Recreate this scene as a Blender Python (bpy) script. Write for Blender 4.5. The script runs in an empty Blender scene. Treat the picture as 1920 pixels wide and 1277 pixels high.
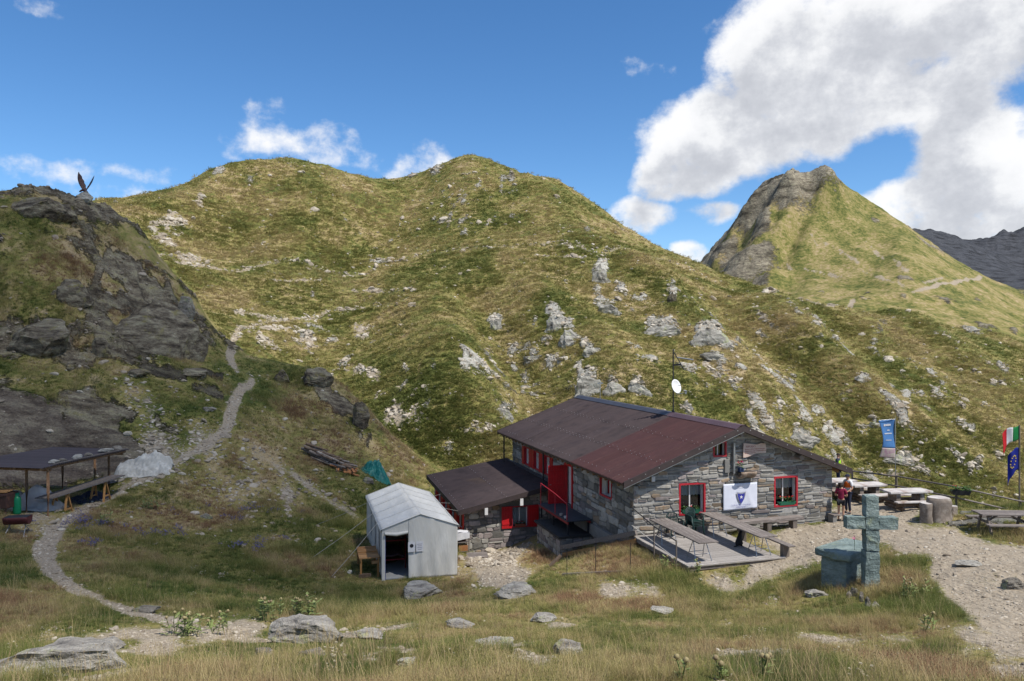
import bpy, math, random
import numpy as np
from mathutils import Vector, Matrix, Euler

random.seed(11)
SC = bpy.context.scene
COL = SC.collection
R = math.radians

# ------------------------------------------------------------------ camera
CAMZ, F, CU, CV = 7.8, 1440.0, 960.0, 638.0      # eye height above the hut terrace
cam_d = bpy.data.cameras.new('camera')
cam_d.sensor_width = 36.0
cam_d.lens = 27.0
cam_d.clip_start = 0.1
cam_d.clip_end = 12000
cam = bpy.data.objects.new('camera', cam_d)
COL.objects.link(cam)
cam.location = (0, 0, CAMZ)
cam.rotation_euler = (R(90), 0, 0)
SC.camera = cam

# ------------------------------------------------------------------ colour management
SC.view_settings.view_transform = 'Standard'
SC.view_settings.look = 'None'
SC.view_settings.exposure = 0.5
SC.view_settings.gamma = 1.0
SC.cycles.use_denoising = True
SC.cycles.max_bounces = 5
SC.cycles.diffuse_bounces = 2
SC.cycles.transparent_max_bounces = 12

# ------------------------------------------------------------------ sun
SUN = Vector((0.418, -0.328, 0.847)).normalized()
sun_d = bpy.data.lights.new('sun', 'SUN')
sun_d.energy = 4.3
sun_d.angle = R(0.55)
sun_d.color = (1.0, 0.95, 0.87)
sun = bpy.data.objects.new('sun', sun_d)
COL.objects.link(sun)
sun.rotation_euler = SUN.to_track_quat('Z', 'Y').to_euler()
sun.location = (40, -40, 120)

# ------------------------------------------------------------------ world: Nishita sky with drifting cumulus
world = bpy.data.worlds.new('World')
SC.world = world
world.use_nodes = True
SKY_STRENGTH = 0.115
world.cycles.sampling_method = 'NONE'


class NT:
    """tiny helper for wiring shader nodes"""
    def __init__(self, tree):
        self.t = tree

    def n(self, kind, **kw):
        nd = self.t.nodes.new(kind)
        for k, v in kw.items():
            setattr(nd, k, v)
        return nd

    def set(self, sock, val):
        if hasattr(val, 'is_linked') or hasattr(val, 'links'):
            self.t.links.new(val, sock)
        else:
            sock.default_value = val

    def math(self, op, a, b=None, c=None, clamp=False):
        nd = self.n('ShaderNodeMath', operation=op)
        nd.use_clamp = clamp
        self.set(nd.inputs[0], a)
        if b is not None:
            self.set(nd.inputs[1], b)
        if c is not None:
            self.set(nd.inputs[2], c)
        return nd.outputs[0]

    def vmath(self, op, a, b=None):
        nd = self.n('ShaderNodeVectorMath', operation=op)
        self.set(nd.inputs[0], a)
        if b is not None:
            self.set(nd.inputs[1], b)
        return nd.outputs[0]

    def noise(self, vec, scale, detail=6, rough=0.55, dist=0.0, lac=2.0, dim='3D'):
        nd = self.n('ShaderNodeTexNoise', noise_dimensions=dim)
        if vec is not None:
            self.t.links.new(vec, nd.inputs['Vector'])
        self.set(nd.inputs['Scale'], scale)
        nd.inputs['Detail'].default_value = detail
        nd.inputs['Roughness'].default_value = rough
        nd.inputs['Distortion'].default_value = dist
        nd.inputs['Lacunarity'].default_value = lac
        return nd.outputs[0]

    def ramp(self, fac, stops, interp='LINEAR'):
        nd = self.n('ShaderNodeValToRGB')
        nd.color_ramp.interpolation = interp
        e = nd.color_ramp.elements
        while len(e) < len(stops):
            e.new(0.5)
        for i, (p, c) in enumerate(stops):
            e[i].position = p
            e[i].color = (c[0], c[1], c[2], 1) if not isinstance(c, (int, float)) else (c, c, c, 1)
        self.t.links.new(fac, nd.inputs[0])
        return nd.outputs[0]

    def mix(self, fac, a, b, blend='MIX'):
        nd = self.n('ShaderNodeMix', data_type='RGBA', blend_type=blend)
        self.set(nd.inputs[0], fac)
        for s, v in ((nd.inputs[6], a), (nd.inputs[7], b)):
            if isinstance(v, (tuple, list)):
                v = (v[0], v[1], v[2], 1)
            self.set(s, v)
        return nd.outputs[2]

    def smooth(self, x, lo, hi, a=0.0, b=1.0):
        nd = self.n('ShaderNodeMapRange', interpolation_type='SMOOTHSTEP')
        self.set(nd.inputs[0], x)
        nd.inputs[1].default_value = lo
        nd.inputs[2].default_value = hi
        nd.inputs[3].default_value = a
        nd.inputs[4].default_value = b
        return nd.outputs[0]


def azel(u, v):
    return math.atan2(u - CU, F), math.atan2(CV - v, math.hypot(F, u - CU))


# each cumulus: centre and half size as seen from the hut (photo units), weight
CLOUDS = [
    (1490, 120, 140, 115, 1.0), (1640, 50, 230, 140, 1.0), (1830, 15, 180, 120, 1.0), (1345, 255, 135, 85, 1.0),
    (1470, 222, 175, 80, 1.0), (1630, 180, 180, 62, 1.0), (1268, 302, 78, 62, 0.9), (1760, 150, 110, 60, 0.9),
    (1825, 258, 105, 74, 0.95), (1890, 345, 140, 90, 1.0), (1720, 385, 105, 46, 0.9), (1800, 405, 150, 66, 1.0),
    (1205, 408, 80, 38, 0.72), (1340, 392, 45, 30, 0.6), (1308, 482, 42, 30, 0.7), (1895, 130, 40, 40, 0.4),
    (502, 220, 62, 32, 0.34), (548, 262, 80, 34, 0.40), (620, 300, 70, 24, 0.32), (790, 305, 66, 40, 0.58),
    (345, 335, 110, 24, 0.26), (135, 324, 115, 16, 0.14), (215, 375, 70, 20, 0.30), (65, 8, 50, 14, 0.16),
    (1190, 125, 60, 20, 0.16), (470, 288, 70, 18, 0.2),
]


def build_world():
    # node group: cloud density for a direction
    g = bpy.data.node_groups.new('cloud_density', 'ShaderNodeTree')
    g.interface.new_socket('Vector', in_out='INPUT', socket_type='NodeSocketVector')
    g.interface.new_socket('Lift', in_out='INPUT', socket_type='NodeSocketFloat')
    g.interface.new_socket('Density', in_out='OUTPUT', socket_type='NodeSocketFloat')
    b = NT(g)
    gi, go = b.n('NodeGroupInput'), b.n('NodeGroupOutput')
    sep = b.n('ShaderNodeSeparateXYZ')
    g.links.new(gi.outputs[0], sep.inputs[0])
    x, y, z = sep.outputs
    hyp = b.math('SQRT', b.math('ADD', b.math('MULTIPLY', x, x), b.math('MULTIPLY', y, y)))
    az = b.math('ADD', b.math('ARCTAN2', x, y), b.math('MULTIPLY', gi.outputs[1], 0.35))
    el = b.math('ADD', b.math('ARCTAN2', z, hyp), gi.outputs[1])
    comb = b.n('ShaderNodeCombineXYZ')
    g.links.new(az, comb.inputs[0])
    g.links.new(b.math('MULTIPLY', el, 1.25), comb.inputs[1])
    p = comb.outputs[0]
    warp = b.n('ShaderNodeTexNoise', noise_dimensions='2D')
    g.links.new(p, warp.inputs['Vector'])
    warp.inputs['Scale'].default_value = 9.0
    warp.inputs['Detail'].default_value = 2.0
    wv = b.vmath('SUBTRACT', warp.outputs['Color'], (0.5, 0.5, 0.5))
    wsep = b.n('ShaderNodeSeparateXYZ')
    g.links.new(wv, wsep.inputs[0])
    azw = b.math('ADD', az, b.math('MULTIPLY', wsep.outputs[0], 0.07))
    elw = b.math('ADD', el, b.math('MULTIPLY', wsep.outputs[1], 0.05))
    acc = None
    pw = b.n('ShaderNodeCombineXYZ')
    g.links.new(azw, pw.inputs[0])
    g.links.new(elw, pw.inputs[1])
    for (u, v, ru, rv, wt) in CLOUDS:
        a, e = azel(u, v)
        ma = b.n('ShaderNodeVectorMath', operation='MULTIPLY_ADD')
        g.links.new(pw.outputs[0], ma.inputs[0])
        ma.inputs[1].default_value = (F / ru, F / rv, 0)
        ma.inputs[2].default_value = (-a * F / ru, -e * F / rv, 0)
        dt = b.n('ShaderNodeVectorMath', operation='DOT_PRODUCT')
        g.links.new(ma.outputs[0], dt.inputs[0])
        g.links.new(ma.outputs[0], dt.inputs[1])
        val = b.math('MULTIPLY_ADD', dt.outputs['Value'], -wt, 1.35 * wt)
        val = b.math('MINIMUM', val, wt)
        acc = val if acc is None else b.math('SMOOTH_MAX', acc, val, 0.25)
    acc = b.math('MAXIMUM', acc, -0.6)
    # open sky elsewhere carries the same broken cumulus
    wide = b.noise(p, 2.1, 1, 0.5, dim='2D')
    off = b.math('MULTIPLY', b.math('SUBTRACT', wide, 0.5), 5.0)
    side = b.smooth(b.math('ABSOLUTE', az), 0.66, 0.85)
    high = b.smooth(el, 0.44, 0.6)
    outside = b.math('MAXIMUM', side, high)
    base = b.math('ADD', b.math('MULTIPLY', acc, b.math('SUBTRACT', 1.0, outside)), b.math('MULTIPLY', off, outside))
    det = b.noise(p, 14.0, 8, 0.60, 0.0, dim='2D')
    tot = b.math('ADD', base, b.math('MULTIPLY', b.math('SUBTRACT', det, 0.5), 1.9))
    g.links.new(tot, go.inputs[0])

    t = world.node_tree
    t.nodes.clear()
    w = NT(t)
    out = w.n('ShaderNodeOutputWorld')
    bg = w.n('ShaderNodeBackground')
    sky = w.n('ShaderNodeTexSky', sky_type='NISHITA')
    sky.sun_disc = False
    sky.sun_elevation = math.asin(SUN.z)
    sky.sun_rotation = math.atan2(SUN.x, SUN.y)
    sky.altitude = 2000
    sky.air_density = 1.05
    sky.dust_density = 0.1
    sky.ozone_density = 3.5
    tc = w.n('ShaderNodeTexCoord')
    d0 = w.n('ShaderNodeGroup')
    d0.node_tree = g
    t.links.new(tc.outputs['Generated'], d0.inputs[0])
    d0.inputs[1].default_value = 0.0
    d1 = w.n('ShaderNodeGroup')
    d1.node_tree = g
    t.links.new(tc.outputs['Generated'], d1.inputs[0])
    d1.inputs[1].default_value = 0.055
    alpha = w.smooth(d0.outputs[0], 0.10, 0.82)
    thick = w.smooth(d1.outputs[0], 0.1, 1.5)
    core = w.smooth(d0.outputs[0], 0.5, 2.2)
    shade = w.math('MULTIPLY', thick, w.math('ADD', 0.72, w.math('MULTIPLY', core, 0.28)))
    ccol = w.ramp(shade, [(0.0, (6.3, 6.3, 6.35)), (0.28, (5.7, 5.75, 5.85)), (0.55, (4.4, 4.5, 4.75)), (1.0, (2.7, 2.82, 3.15))])
    hs = w.n('ShaderNodeHueSaturation')
    hs.inputs['Saturation'].default_value = 1.2
    t.links.new(sky.outputs[0], hs.inputs['Color'])
    haze = w.mix(w.math('MULTIPLY', alpha, 0.97), hs.outputs[0], ccol)
    t.links.new(haze, bg.inputs[0])
    bg.inputs[1].default_value = SKY_STRENGTH
    t.links.new(bg.outputs[0], out.inputs[0])


build_world()

# ------------------------------------------------------------------ mesh helpers


def tag(o, label=None, cat=None, group=None, kind=None):
    if label:
        o['label'] = label
    if cat:
        o['category'] = cat
    if group:
        o['group'] = group
    if kind:
        o['kind'] = kind
    return o


def empty(name, loc=(0, 0, 0), rz=0.0, label=None, cat=None, group=None):
    o = bpy.data.objects.new(name, None)
    o.empty_display_size = 0.2
    COL.objects.link(o)
    o.location = loc
    o.rotation_euler = (0, 0, rz)
    return tag(o, label, cat, group)


def link_mesh(name, me, mat=None, parent=None, loc=(0, 0, 0), rot=(0, 0, 0), scale=(1, 1, 1)):
    o = bpy.data.objects.new(name, me)
    COL.objects.link(o)
    if mat is not None and not me.materials:
        me.materials.append(mat)
    if parent is not None:
        o.parent = parent
    o.location = loc
    o.rotation_euler = rot
    o.scale = scale
    return o


def copy_tree(o, parent=None):
    c = o.copy()
    COL.objects.link(c)
    if parent is not None:
        c.parent = parent
    for ch in list(o.children):
        copy_tree(ch, c)
    return c


class MB:
    """collects verts and faces for ONE mesh"""
    def __init__(self):
        self.v, self.f = [], []
        self.sm = []

    def add(self, vs, fs, smooth=False):
        k = len(self.v)
        self.v.extend([tuple(p) for p in vs])
        self.f.extend([tuple(i + k for i in f) for f in fs])
        self.sm.extend([smooth] * len(fs))
        return self

    def box(self, c, s, rot=None, taper=1.0):
        hx, hy, hz = s[0] / 2, s[1] / 2, s[2] / 2
        pts = [Vector((x * (taper if z > 0 else 1), y * (taper if z > 0 else 1), z)) for z in (-hz, hz) for x, y in ((-hx, -hy), (hx, -hy), (hx, hy), (-hx, hy))]
        if rot is not None:
            m = Euler(rot).to_matrix() if not isinstance(rot, Matrix) else rot
            pts = [m @ p for p in pts]
        c = Vector(c)
        return self.add([p + c for p in pts], [(0, 3, 2, 1), (4, 5, 6, 7), (0, 1, 5, 4), (1, 2, 6, 5), (2, 3, 7, 6), (3, 0, 4, 7)])

    def bar(self, a, b, w, h, up=(0, 0, 1)):
        a, b = Vector(a), Vector(b)
        d = (b - a)
        L = d.length
        d.normalize()
        up = Vector(up)
        s = d.cross(up)
        if s.length < 1e-4:
            s = d.cross(Vector((1, 0, 0)))
        s.normalize()
        n = s.cross(d)
        m = Matrix((d, s, n)).transposed()
        return self.box((a + b) / 2, (L, w, h), m)

    def tube(self, a, b, r0, r1=None, n=10, caps=True, jitter=0.0):
        a, b = Vector(a), Vector(b)
        r1 = r0 if r1 is None else r1
        d = (b - a).normalized()
        s = d.cross(Vector((0, 0, 1)))
        if s.length < 1e-3:
            s = Vector((1, 0, 0))
        s.normalize()
        t = d.cross(s)
        vs = []
        for p, r in ((a, r0), (b, r1)):
            for i in range(n):
                an = 2 * math.pi * i / n
                rr = r * (1 + random.uniform(-jitter, jitter))
                vs.append(p + s * math.cos(an) * rr + t * math.sin(an) * rr)
        fs = [(i, (i + 1) % n, n + (i + 1) % n, n + i) for i in range(n)]
        self.add(vs, fs, True)
        if caps:
            self.add(vs[:n], [tuple(range(n))[::-1]])
            self.add(vs[n:], [tuple(range(n))])
        return self

    def path(self, pts, r, n=8, closed=False):
        pts = [Vector(p) for p in pts]
        rs = r if isinstance(r, (list, tuple)) else [r] * len(pts)
        rings = []
        for i, p in enumerate(pts):
            d = (pts[min(i + 1, len(pts) - 1)] - pts[max(i - 1, 0)]).normalized()
            s = d.cross(Vector((0, 0, 1)))
            if s.length < 1e-3:
                s = d.cross(Vector((1, 0, 0)))
            s.normalize()
            t = d.cross(s)
            rings.append([p + (s * math.cos(2 * math.pi * k / n) + t * math.sin(2 * math.pi * k / n)) * rs[i] for k in range(n)])
        vs = [q for ring in rings for q in ring]
        fs = []
        for i in range(len(rings) - 1):
            for k in range(n):
                fs.append((i * n + k, i * n + (k + 1) % n, (i + 1) * n + (k + 1) % n, (i + 1) * n + k))
        self.add(vs, fs, True)
        self.add(rings[0], [tuple(range(n))[::-1]])
        self.add(rings[-1], [tuple(range(n))])
        return self

    def lathe(self, prof, n=16, c=(0, 0, 0)):
        vs, fs = [], []
        for (r, z) in prof:
            for i in range(n):
                a = 2 * math.pi * i / n
                vs.append((c[0] + r * math.cos(a), c[1] + r * math.sin(a), c[2] + z))
        for j in range(len(prof) - 1):
            for i in range(n):
                fs.append((j * n + i, j * n + (i + 1) % n, (j + 1) * n + (i + 1) % n, (j + 1) * n + i))
        return self.add(vs, fs, True)

    def quad(self, a, b, c, d):
        return self.add([a, b, c, d], [(0, 1, 2, 3)])

    def grid(self, fn, nu, nv, smooth=True, thick=None):
        vs = [fn(i / nu, j / nv) for j in range(nv + 1) for i in range(nu + 1)]
        fs = [(j * (nu + 1) + i, j * (nu + 1) + i + 1, (j + 1) * (nu + 1) + i + 1, (j + 1) * (nu + 1) + i) for j in range(nv) for i in range(nu)]
        return self.add(vs, fs, smooth)

    def mesh(self, name):
        me = bpy.data.meshes.new(name)
        me.from_pydata(self.v, [], self.f)
        me.polygons.foreach_set('use_smooth', self.sm)
        me.update()
        return me

    def build(self, name, mat, parent=None, loc=(0, 0, 0), rot=(0, 0, 0), bevel=0.0, solid=0.0):
        o = link_mesh(name, self.mesh(name), mat, parent, loc, rot)
        if solid:
            m = o.modifiers.new('solid', 'SOLIDIFY')
            m.thickness = solid
            m.offset = 0
        if bevel:
            m = o.modifiers.new('bevel', 'BEVEL')
            m.width = bevel
            m.segments = 2
            m.limit_method = 'ANGLE'
        return o


# ------------------------------------------------------------------ materials
MATS = {}


def M(name, c1, c2=None, scale=4.0, rough=0.8, bump=0.0, bscale=None, metal=0.0, stretch=(1, 1, 1), detail=6, spec=0.3,
      c3=None, contrast=(0.3, 0.7), rnd=0.0, dist=0.002, attr=None, trans=0.0, sheen=0.0):
    m = bpy.data.materials.new(name)
    m.use_nodes = True
    t = m.node_tree
    w = NT(t)
    bs = t.nodes['Principled BSDF']
    bs.inputs['Roughness'].default_value = rough
    bs.inputs['Metallic'].default_value = metal
    bs.inputs['Specular IOR Level'].default_value = spec
    tc = w.n('ShaderNodeTexCoord')
    mp = w.n('ShaderNodeMapping')
    mp.inputs['Scale'].default_value = stretch
    t.links.new(tc.outputs['Object'], mp.inputs[0])
    vec = mp.outputs[0]
    c2 = c2 or tuple(x * 0.75 for x in c1)
    nz = w.noise(vec, scale, detail, 0.6, 0.3)
    stops = [(contrast[0], c1), (contrast[1], c2)]
    if c3:
        stops = [(contrast[0], c1), (sum(contrast) / 2, c2), (contrast[1], c3)]
    col = w.ramp(nz, stops)
    if rnd or attr:
        if attr:
            an = w.n('ShaderNodeAttribute', attribute_name=attr)
            r = an.outputs['Fac']
        else:
            oi = w.n('ShaderNodeObjectInfo')
            r = oi.outputs['Random']
        hsv = w.n('ShaderNodeHueSaturation')
        t.links.new(col, hsv.inputs['Color'])
        w.set(hsv.inputs['Value'], w.math('ADD', 1.0 - rnd, w.math('MULTIPLY', r, 2 * rnd)))
        col = hsv.outputs[0]
    t.links.new(col, bs.inputs['Base Color'])
    if bump:
        bn = w.n('ShaderNodeBump')
        bn.inputs['Strength'].default_value = bump
        bn.inputs['Distance'].default_value = dist * 10
        hz = w.noise(vec, bscale or scale * 4, 5, 0.65)
        t.links.new(hz, bn.inputs['Height'])
        t.links.new(bn.outputs[0], bs.inputs['Normal'])
    if trans:
        tr = w.n('ShaderNodeBsdfTranslucent')
        t.links.new(col, tr.inputs[0])
        mx = w.n('ShaderNodeMixShader')
        mx.inputs[0].default_value = trans
        t.links.new(bs.outputs[0], mx.inputs[1])
        t.links.new(tr.outputs[0], mx.inputs[2])
        t.links.new(mx.outputs[0], t.nodes['Material Output'].inputs[0])
    MATS[name] = m
    return m

# ================================================================== terrain
def _hash(ix, iy, seed):
    h = (ix.astype(np.int64) * 374761393 + iy.astype(np.int64) * 668265263 + seed * 1274126177) & 0xFFFFFFFF
    h = ((h ^ (h >> 13)) * 1103515245) & 0xFFFFFFFF
    h = ((h ^ (h >> 16)) * 2246822519) & 0xFFFFFFFF
    return ((h ^ (h >> 15)) & 0xFFFFFF) / float(0xFFFFFF)


def vnoise(x, y, seed=0):
    ix, iy = np.floor(x), np.floor(y)
    fx, fy = x - ix, y - iy
    fx = fx * fx * fx * (fx * (fx * 6 - 15) + 10)
    fy = fy * fy * fy * (fy * (fy * 6 - 15) + 10)
    a, b = _hash(ix, iy, seed), _hash(ix + 1, iy, seed)
    c, d = _hash(ix, iy + 1, seed), _hash(ix + 1, iy + 1, seed)
    return (a + (b - a) * fx) * (1 - fy) + (c + (d - c) * fx) * fy


def fbm(x, y, seed=0, oct=4, gain=0.5):
    s, a, n = 0.0, 1.0, 0.0
    for i in range(oct):
        s = s + a * vnoise(x, y, seed + i * 17)
        n += a
        a *= gain
        x, y = x * 1.97 * 0.8 + y * 1.97 * 0.6, -x * 1.97 * 0.6 + y * 1.97 * 0.8
    return s / n


def ridged(x, y, seed=0, oct=4):
    s, a, n = 0.0, 1.0, 0.0
    for i in range(oct):
        v = 1 - np.abs(2 * vnoise(x, y, seed + i * 31) - 1)
        s = s + a * v
        n += a
        a *= 0.5
        x, y = x * 2.03 * 0.8 + y * 2.03 * 0.6, -x * 2.03 * 0.6 + y * 2.03 * 0.8
    return s / n


def sstep(lo, hi, x):
    t = np.clip((x - lo) / (hi - lo), 0, 1)
    return t * t * (3 - 2 * t)


def smax(a, b, k):
    h = np.clip(0.5 + 0.5 * (a - b) / k, 0, 1)
    return b + (a - b) * h + k * h * (1 - h)


class TPS:
    def __init__(self, pts, vals, lam=0.0):
        p = np.asarray(pts, float)
        self.p = p
        n = len(p)
        d2 = ((p[:, None] - p[None]) ** 2).sum(-1)
        K = 0.5 * d2 * np.log(d2 + 1e-12) + lam * np.eye(n)
        P = np.c_[np.ones(n), p]
        A = np.zeros((n + 3, n + 3))
        A[:n, :n], A[:n, n:], A[n:, :n] = K, P, P.T
        self.w = np.linalg.solve(A, np.r_[np.asarray(vals, float), 0, 0, 0])

    def __call__(self, x, y):
        sh = x.shape
        x, y = x.ravel(), y.ravel()
        out = self.w[-3] + self.w[-2] * x + self.w[-1] * y
        for (px, py), w in zip(self.p, self.w[:-3]):
            d2 = (x - px) ** 2 + (y - py) ** 2
            out = out + w * 0.5 * d2 * np.log(d2 + 1e-12)
        return out.reshape(sh)


def uz(u, v, Y):
    return (u - CU) / F * Y, CAMZ - (v - CV) / F * Y


# survey points (bearing, dip, distance) of the near terrace, bowl and meadow
NEAR = [
    (0, 1277, 11), (300, 1277, 10), (700, 1277, 9.5), (1100, 1277, 9.5), (1500, 1277, 10), (1920, 1277, 11),
    (-300, 1200, 14), (2250, 1200, 14), (-300, 1050, 24), (2250, 1060, 22), (2250, 1000, 30),
    (100, 1200, 15), (350, 1195, 16.5), (550, 1190, 17.5), (800, 1165, 20), (1000, 1145, 21.5), (1250, 1135, 22.3),
    (1450, 1120, 23), (1575, 1112, 22.2), (1632, 1103, 21.9), (1720, 1120, 20.3), (1800, 1150, 17.8), (1920, 1150, 17.5),
    (1680, 1200, 15.2), (1400, 1200, 15.5),
    (716, 1087, 31), (857, 1084, 31.2), (690, 1015, 37), (800, 1010, 37.5), (640, 1040, 34.4), (640, 1110, 28.8), (500, 1110, 27.3),
    (400, 1100, 26), (250, 1090, 24.5), (110, 1080, 23.5), (200, 1130, 20.5), (330, 1165, 18.5), (480, 1190, 17.5),
    (75, 1030, 26.6), (110, 980, 31), (0, 1000, 28.5), (0, 960, 31.5), (83, 963, 32), (204, 925, 38), (60, 900, 39.5),
    (300, 1000, 33), (400, 1000, 35), (560, 1000, 38), (500, 950, 40.5), (400, 930, 40), (300, 930, 37.5), (230, 915, 38),
    (350, 852, 43), (430, 800, 48), (440, 745, 54), (480, 712, 60), (432, 662, 66), (260, 890, 39.8),
    (0, 800, 42), (100, 815, 43), (0, 735, 44.5), (150, 762, 45), (280, 842, 43.5), (0, 692, 48), (150, 702, 49), (300, 712, 51.5), (400, 692, 57.5),
    (0, 668, 50.5), (380, 669, 60), (150, 668, 52), (330, 790, 47),
    (560, 880, 48), (620, 875, 50), (705, 900, 50), (660, 960, 44), (560, 820, 54), (600, 760, 60), (540, 722, 62),
    (600, 696, 65), (500, 702, 63), (690, 800, 60), (690, 850, 55.5), (740, 905, 54), (790, 890, 58),
    (880, 1037, 37.9), (1005, 1006, 38.7), (960, 1060, 33), (1049, 1050, 33.5), (1110, 1032, 31.2), (1195, 1055, 28.2),
    (950, 1110, 26.8), (850, 1112, 28), (1060, 1100, 25.5), (1290, 1076, 26), (1470, 1034, 28.3), (1520, 992, 31.3), (1400, 1070, 25.8),
    (1600, 963, 34), (1577, 978, 32.4), (1650, 985, 30.8), (1740, 980, 31), (1760, 1012, 26), (1870, 1008, 28.4), (1830, 962, 31.5), (1900, 975, 31),
    (1602, 905, 42), (1681, 926, 39), (1793, 950, 36.2), (1913, 950, 36.2), (1620, 940, 36.5), (2150, 955, 36),
]
NEAR_XYZ = [
    (0, 0, 6.1), (-8, 0, 6.3), (8, 0, 6.0), (-25, 2, 6.0), (25, 2, 5.2), (0, -10, 8), (-30, -10, 8), (30, -10, 8),
    (4.8, 30.2, -0.25), (9.2, 31.6, 0.0), (13.7, 32.9, 0.12), (0.1, 45.5, -1.9), (9.0, 48.0, -1.2), (3.0, 36.0, -0.9), (8, 38, -0.3), (13, 38, -0.1),
    (-5, 46, -2.9), (-4, 41, -2.8), (22, 46, -5), (26, 42, -4), (31, 41, -5.5), (18, 55, -7), (35, 50, -14), (12, 58, -5), (2, 56, -4), (-6, 58, -3.2),
    (-16, 78, 0.5), (-10, 72, -3.5), (-24, 82, 3), (-40, 80, 4), (-60, 50, 6), (-60, 30, 3), (45, 40, -9), (45, 25, 1), (20, 70, -14), (40, 70, -20),
]
KNOLL = [
    (0, 402, 62), (40, 390, 63), (80, 372, 65), (105, 384, 68), (158, 374, 75), (200, 394, 78), (300, 482, 75), (360, 552, 72), (430, 637, 68),
    (0, 500, 56), (100, 500, 58), (200, 520, 62), (300, 600, 62), (0, 600, 52.5), (150, 620, 53), (300, 660, 57), (0, 668, 50), (150, 670, 51), (380, 668, 60),
    (200, 450, 68), (100, 430, 63), (260, 500, 69), (-300, 420, 58), (-300, 500, 53), (-300, 660, 47), (-700, 420, 58), (-700, 640, 46), (340, 590, 67),
]
KNOLL_UYZ = [(0, 88, 10), (200, 96, 11), (430, 86, 2), (300, 92, 7), (-300, 85, 12), (100, 100, 8), (158, 84, 17), (0, 44, 3), (300, 48, 1), (520, 62, 2), (520, 76, -2), (-700, 90, 10)]
HILL = [
    (640, 850, 66), (700, 880, 63), (800, 892, 64), (900, 862, 67), (1000, 815, 70), (1200, 805, 74), (1400, 840, 76), (1600, 865, 80), (1800, 905, 85), (1920, 925, 86), (2200, 960, 88),
    (480, 655, 84), (560, 670, 88), (650, 765, 75), (450, 585, 104), (600, 585, 118), (740, 560, 128), (860, 545, 122), (870, 640, 93), (780, 700, 81), (700, 785, 71), (850, 800, 71),
    (800, 620, 100), (960, 660, 98), (930, 560, 122), (1000, 620, 105), (1000, 740, 80), (1150, 650, 100), (1150, 740, 82), (1300, 650, 106), (1300, 750, 85), (1450, 720, 95), (1450, 640, 116),
    (1600, 745, 98), (1600, 655, 126), (1750, 785, 100), (1750, 685, 132), (1900, 825, 102), (1900, 705, 140), (2200, 800, 130),
    (330, 483, 122), (500, 492, 150), (740, 490, 165), (900, 463, 168), (1000, 466, 164), (1130, 472, 162), (1250, 487, 168), (1350, 528, 168),
    (950, 520, 140), (1130, 535, 138), (1250, 545, 138), (620, 540, 135), (420, 530, 118),
    (205, 396, 148), (240, 371, 165), (300, 353, 190), (360, 346, 200), (400, 319, 215), (440, 305, 222), (490, 297, 230), (560, 303, 232), (620, 316, 234), (680, 335, 236), (740, 343, 242), (800, 325, 250), (850, 298, 255),
    (880, 295, 256), (920, 305, 254), (960, 325, 250), (990, 337, 248), (1040, 344, 246), (1080, 365, 242), (1130, 401, 236), (1200, 446, 226), (1250, 475, 220), (1300, 501, 212), (1340, 516, 208), (1440, 552, 200), (1550, 568, 205), (1700, 600, 205), (1900, 650, 205), (2200, 720, 205),
    (350, 420, 160), (600, 400, 192), (900, 390, 205), (1100, 435, 195), (750, 420, 200), (250, 430, 140), (100, 420, 130), (0, 440, 130), (-300, 480, 130), (150, 520, 100), (-300, 600, 95), (300, 570, 95),
    (100, 500, 220), (205, 470, 225), (500, 430, 330), (740, 440, 335), (870, 430, 350), (1040, 460, 340), (1130, 520, 320), (1300, 590, 290), (1440, 640, 270), (1700, 680, 270), (2200, 780, 270), (-300, 560, 220),
    (500, 560, 480), (1000, 600, 480), (1500, 700, 420), (2200, 800, 420), (-300, 650, 420),
]
PEAK = [
    (1450, 350, 500), (1480, 346, 494), (1500, 338, 488), (1520, 356, 486), (1545, 322, 474), (1570, 338, 466), (1420, 368, 504), (1380, 420, 506), (1340, 474, 506), (1305, 510, 505),
    (1620, 382, 458), (1680, 412, 450), (1720, 446, 442), (1780, 481, 432), (1850, 521, 420), (1920, 552, 410), (2100, 620, 400),
    (1600, 450, 400), (1500, 450, 415), (1540, 390, 440), (1450, 545, 372), (1600, 530, 330), (1750, 525, 335), (1700, 460, 395), (1850, 565, 320), (1460, 500, 395), (1470, 420, 430),
    (1400, 450, 450), (1360, 510, 430), (1420, 400, 470), (1390, 530, 390),
    (1440, 562, 320), (1550, 580, 262), (1700, 592, 255), (1850, 625, 245), (1940, 660, 235), (1940, 600, 320), (1650, 560, 290), (2100, 700, 250), (1330, 590, 300), (1440, 640, 230), (1700, 680, 215), (2000, 740, 215),
    (1250, 620, 500), (1150, 700, 480), (1250, 640, 350), (1100, 740, 300), (1500, 480, 640), (1350, 600, 640), (1700, 560, 620), (1920, 640, 600), (2100, 700, 600), (1100, 760, 640),
]
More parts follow.
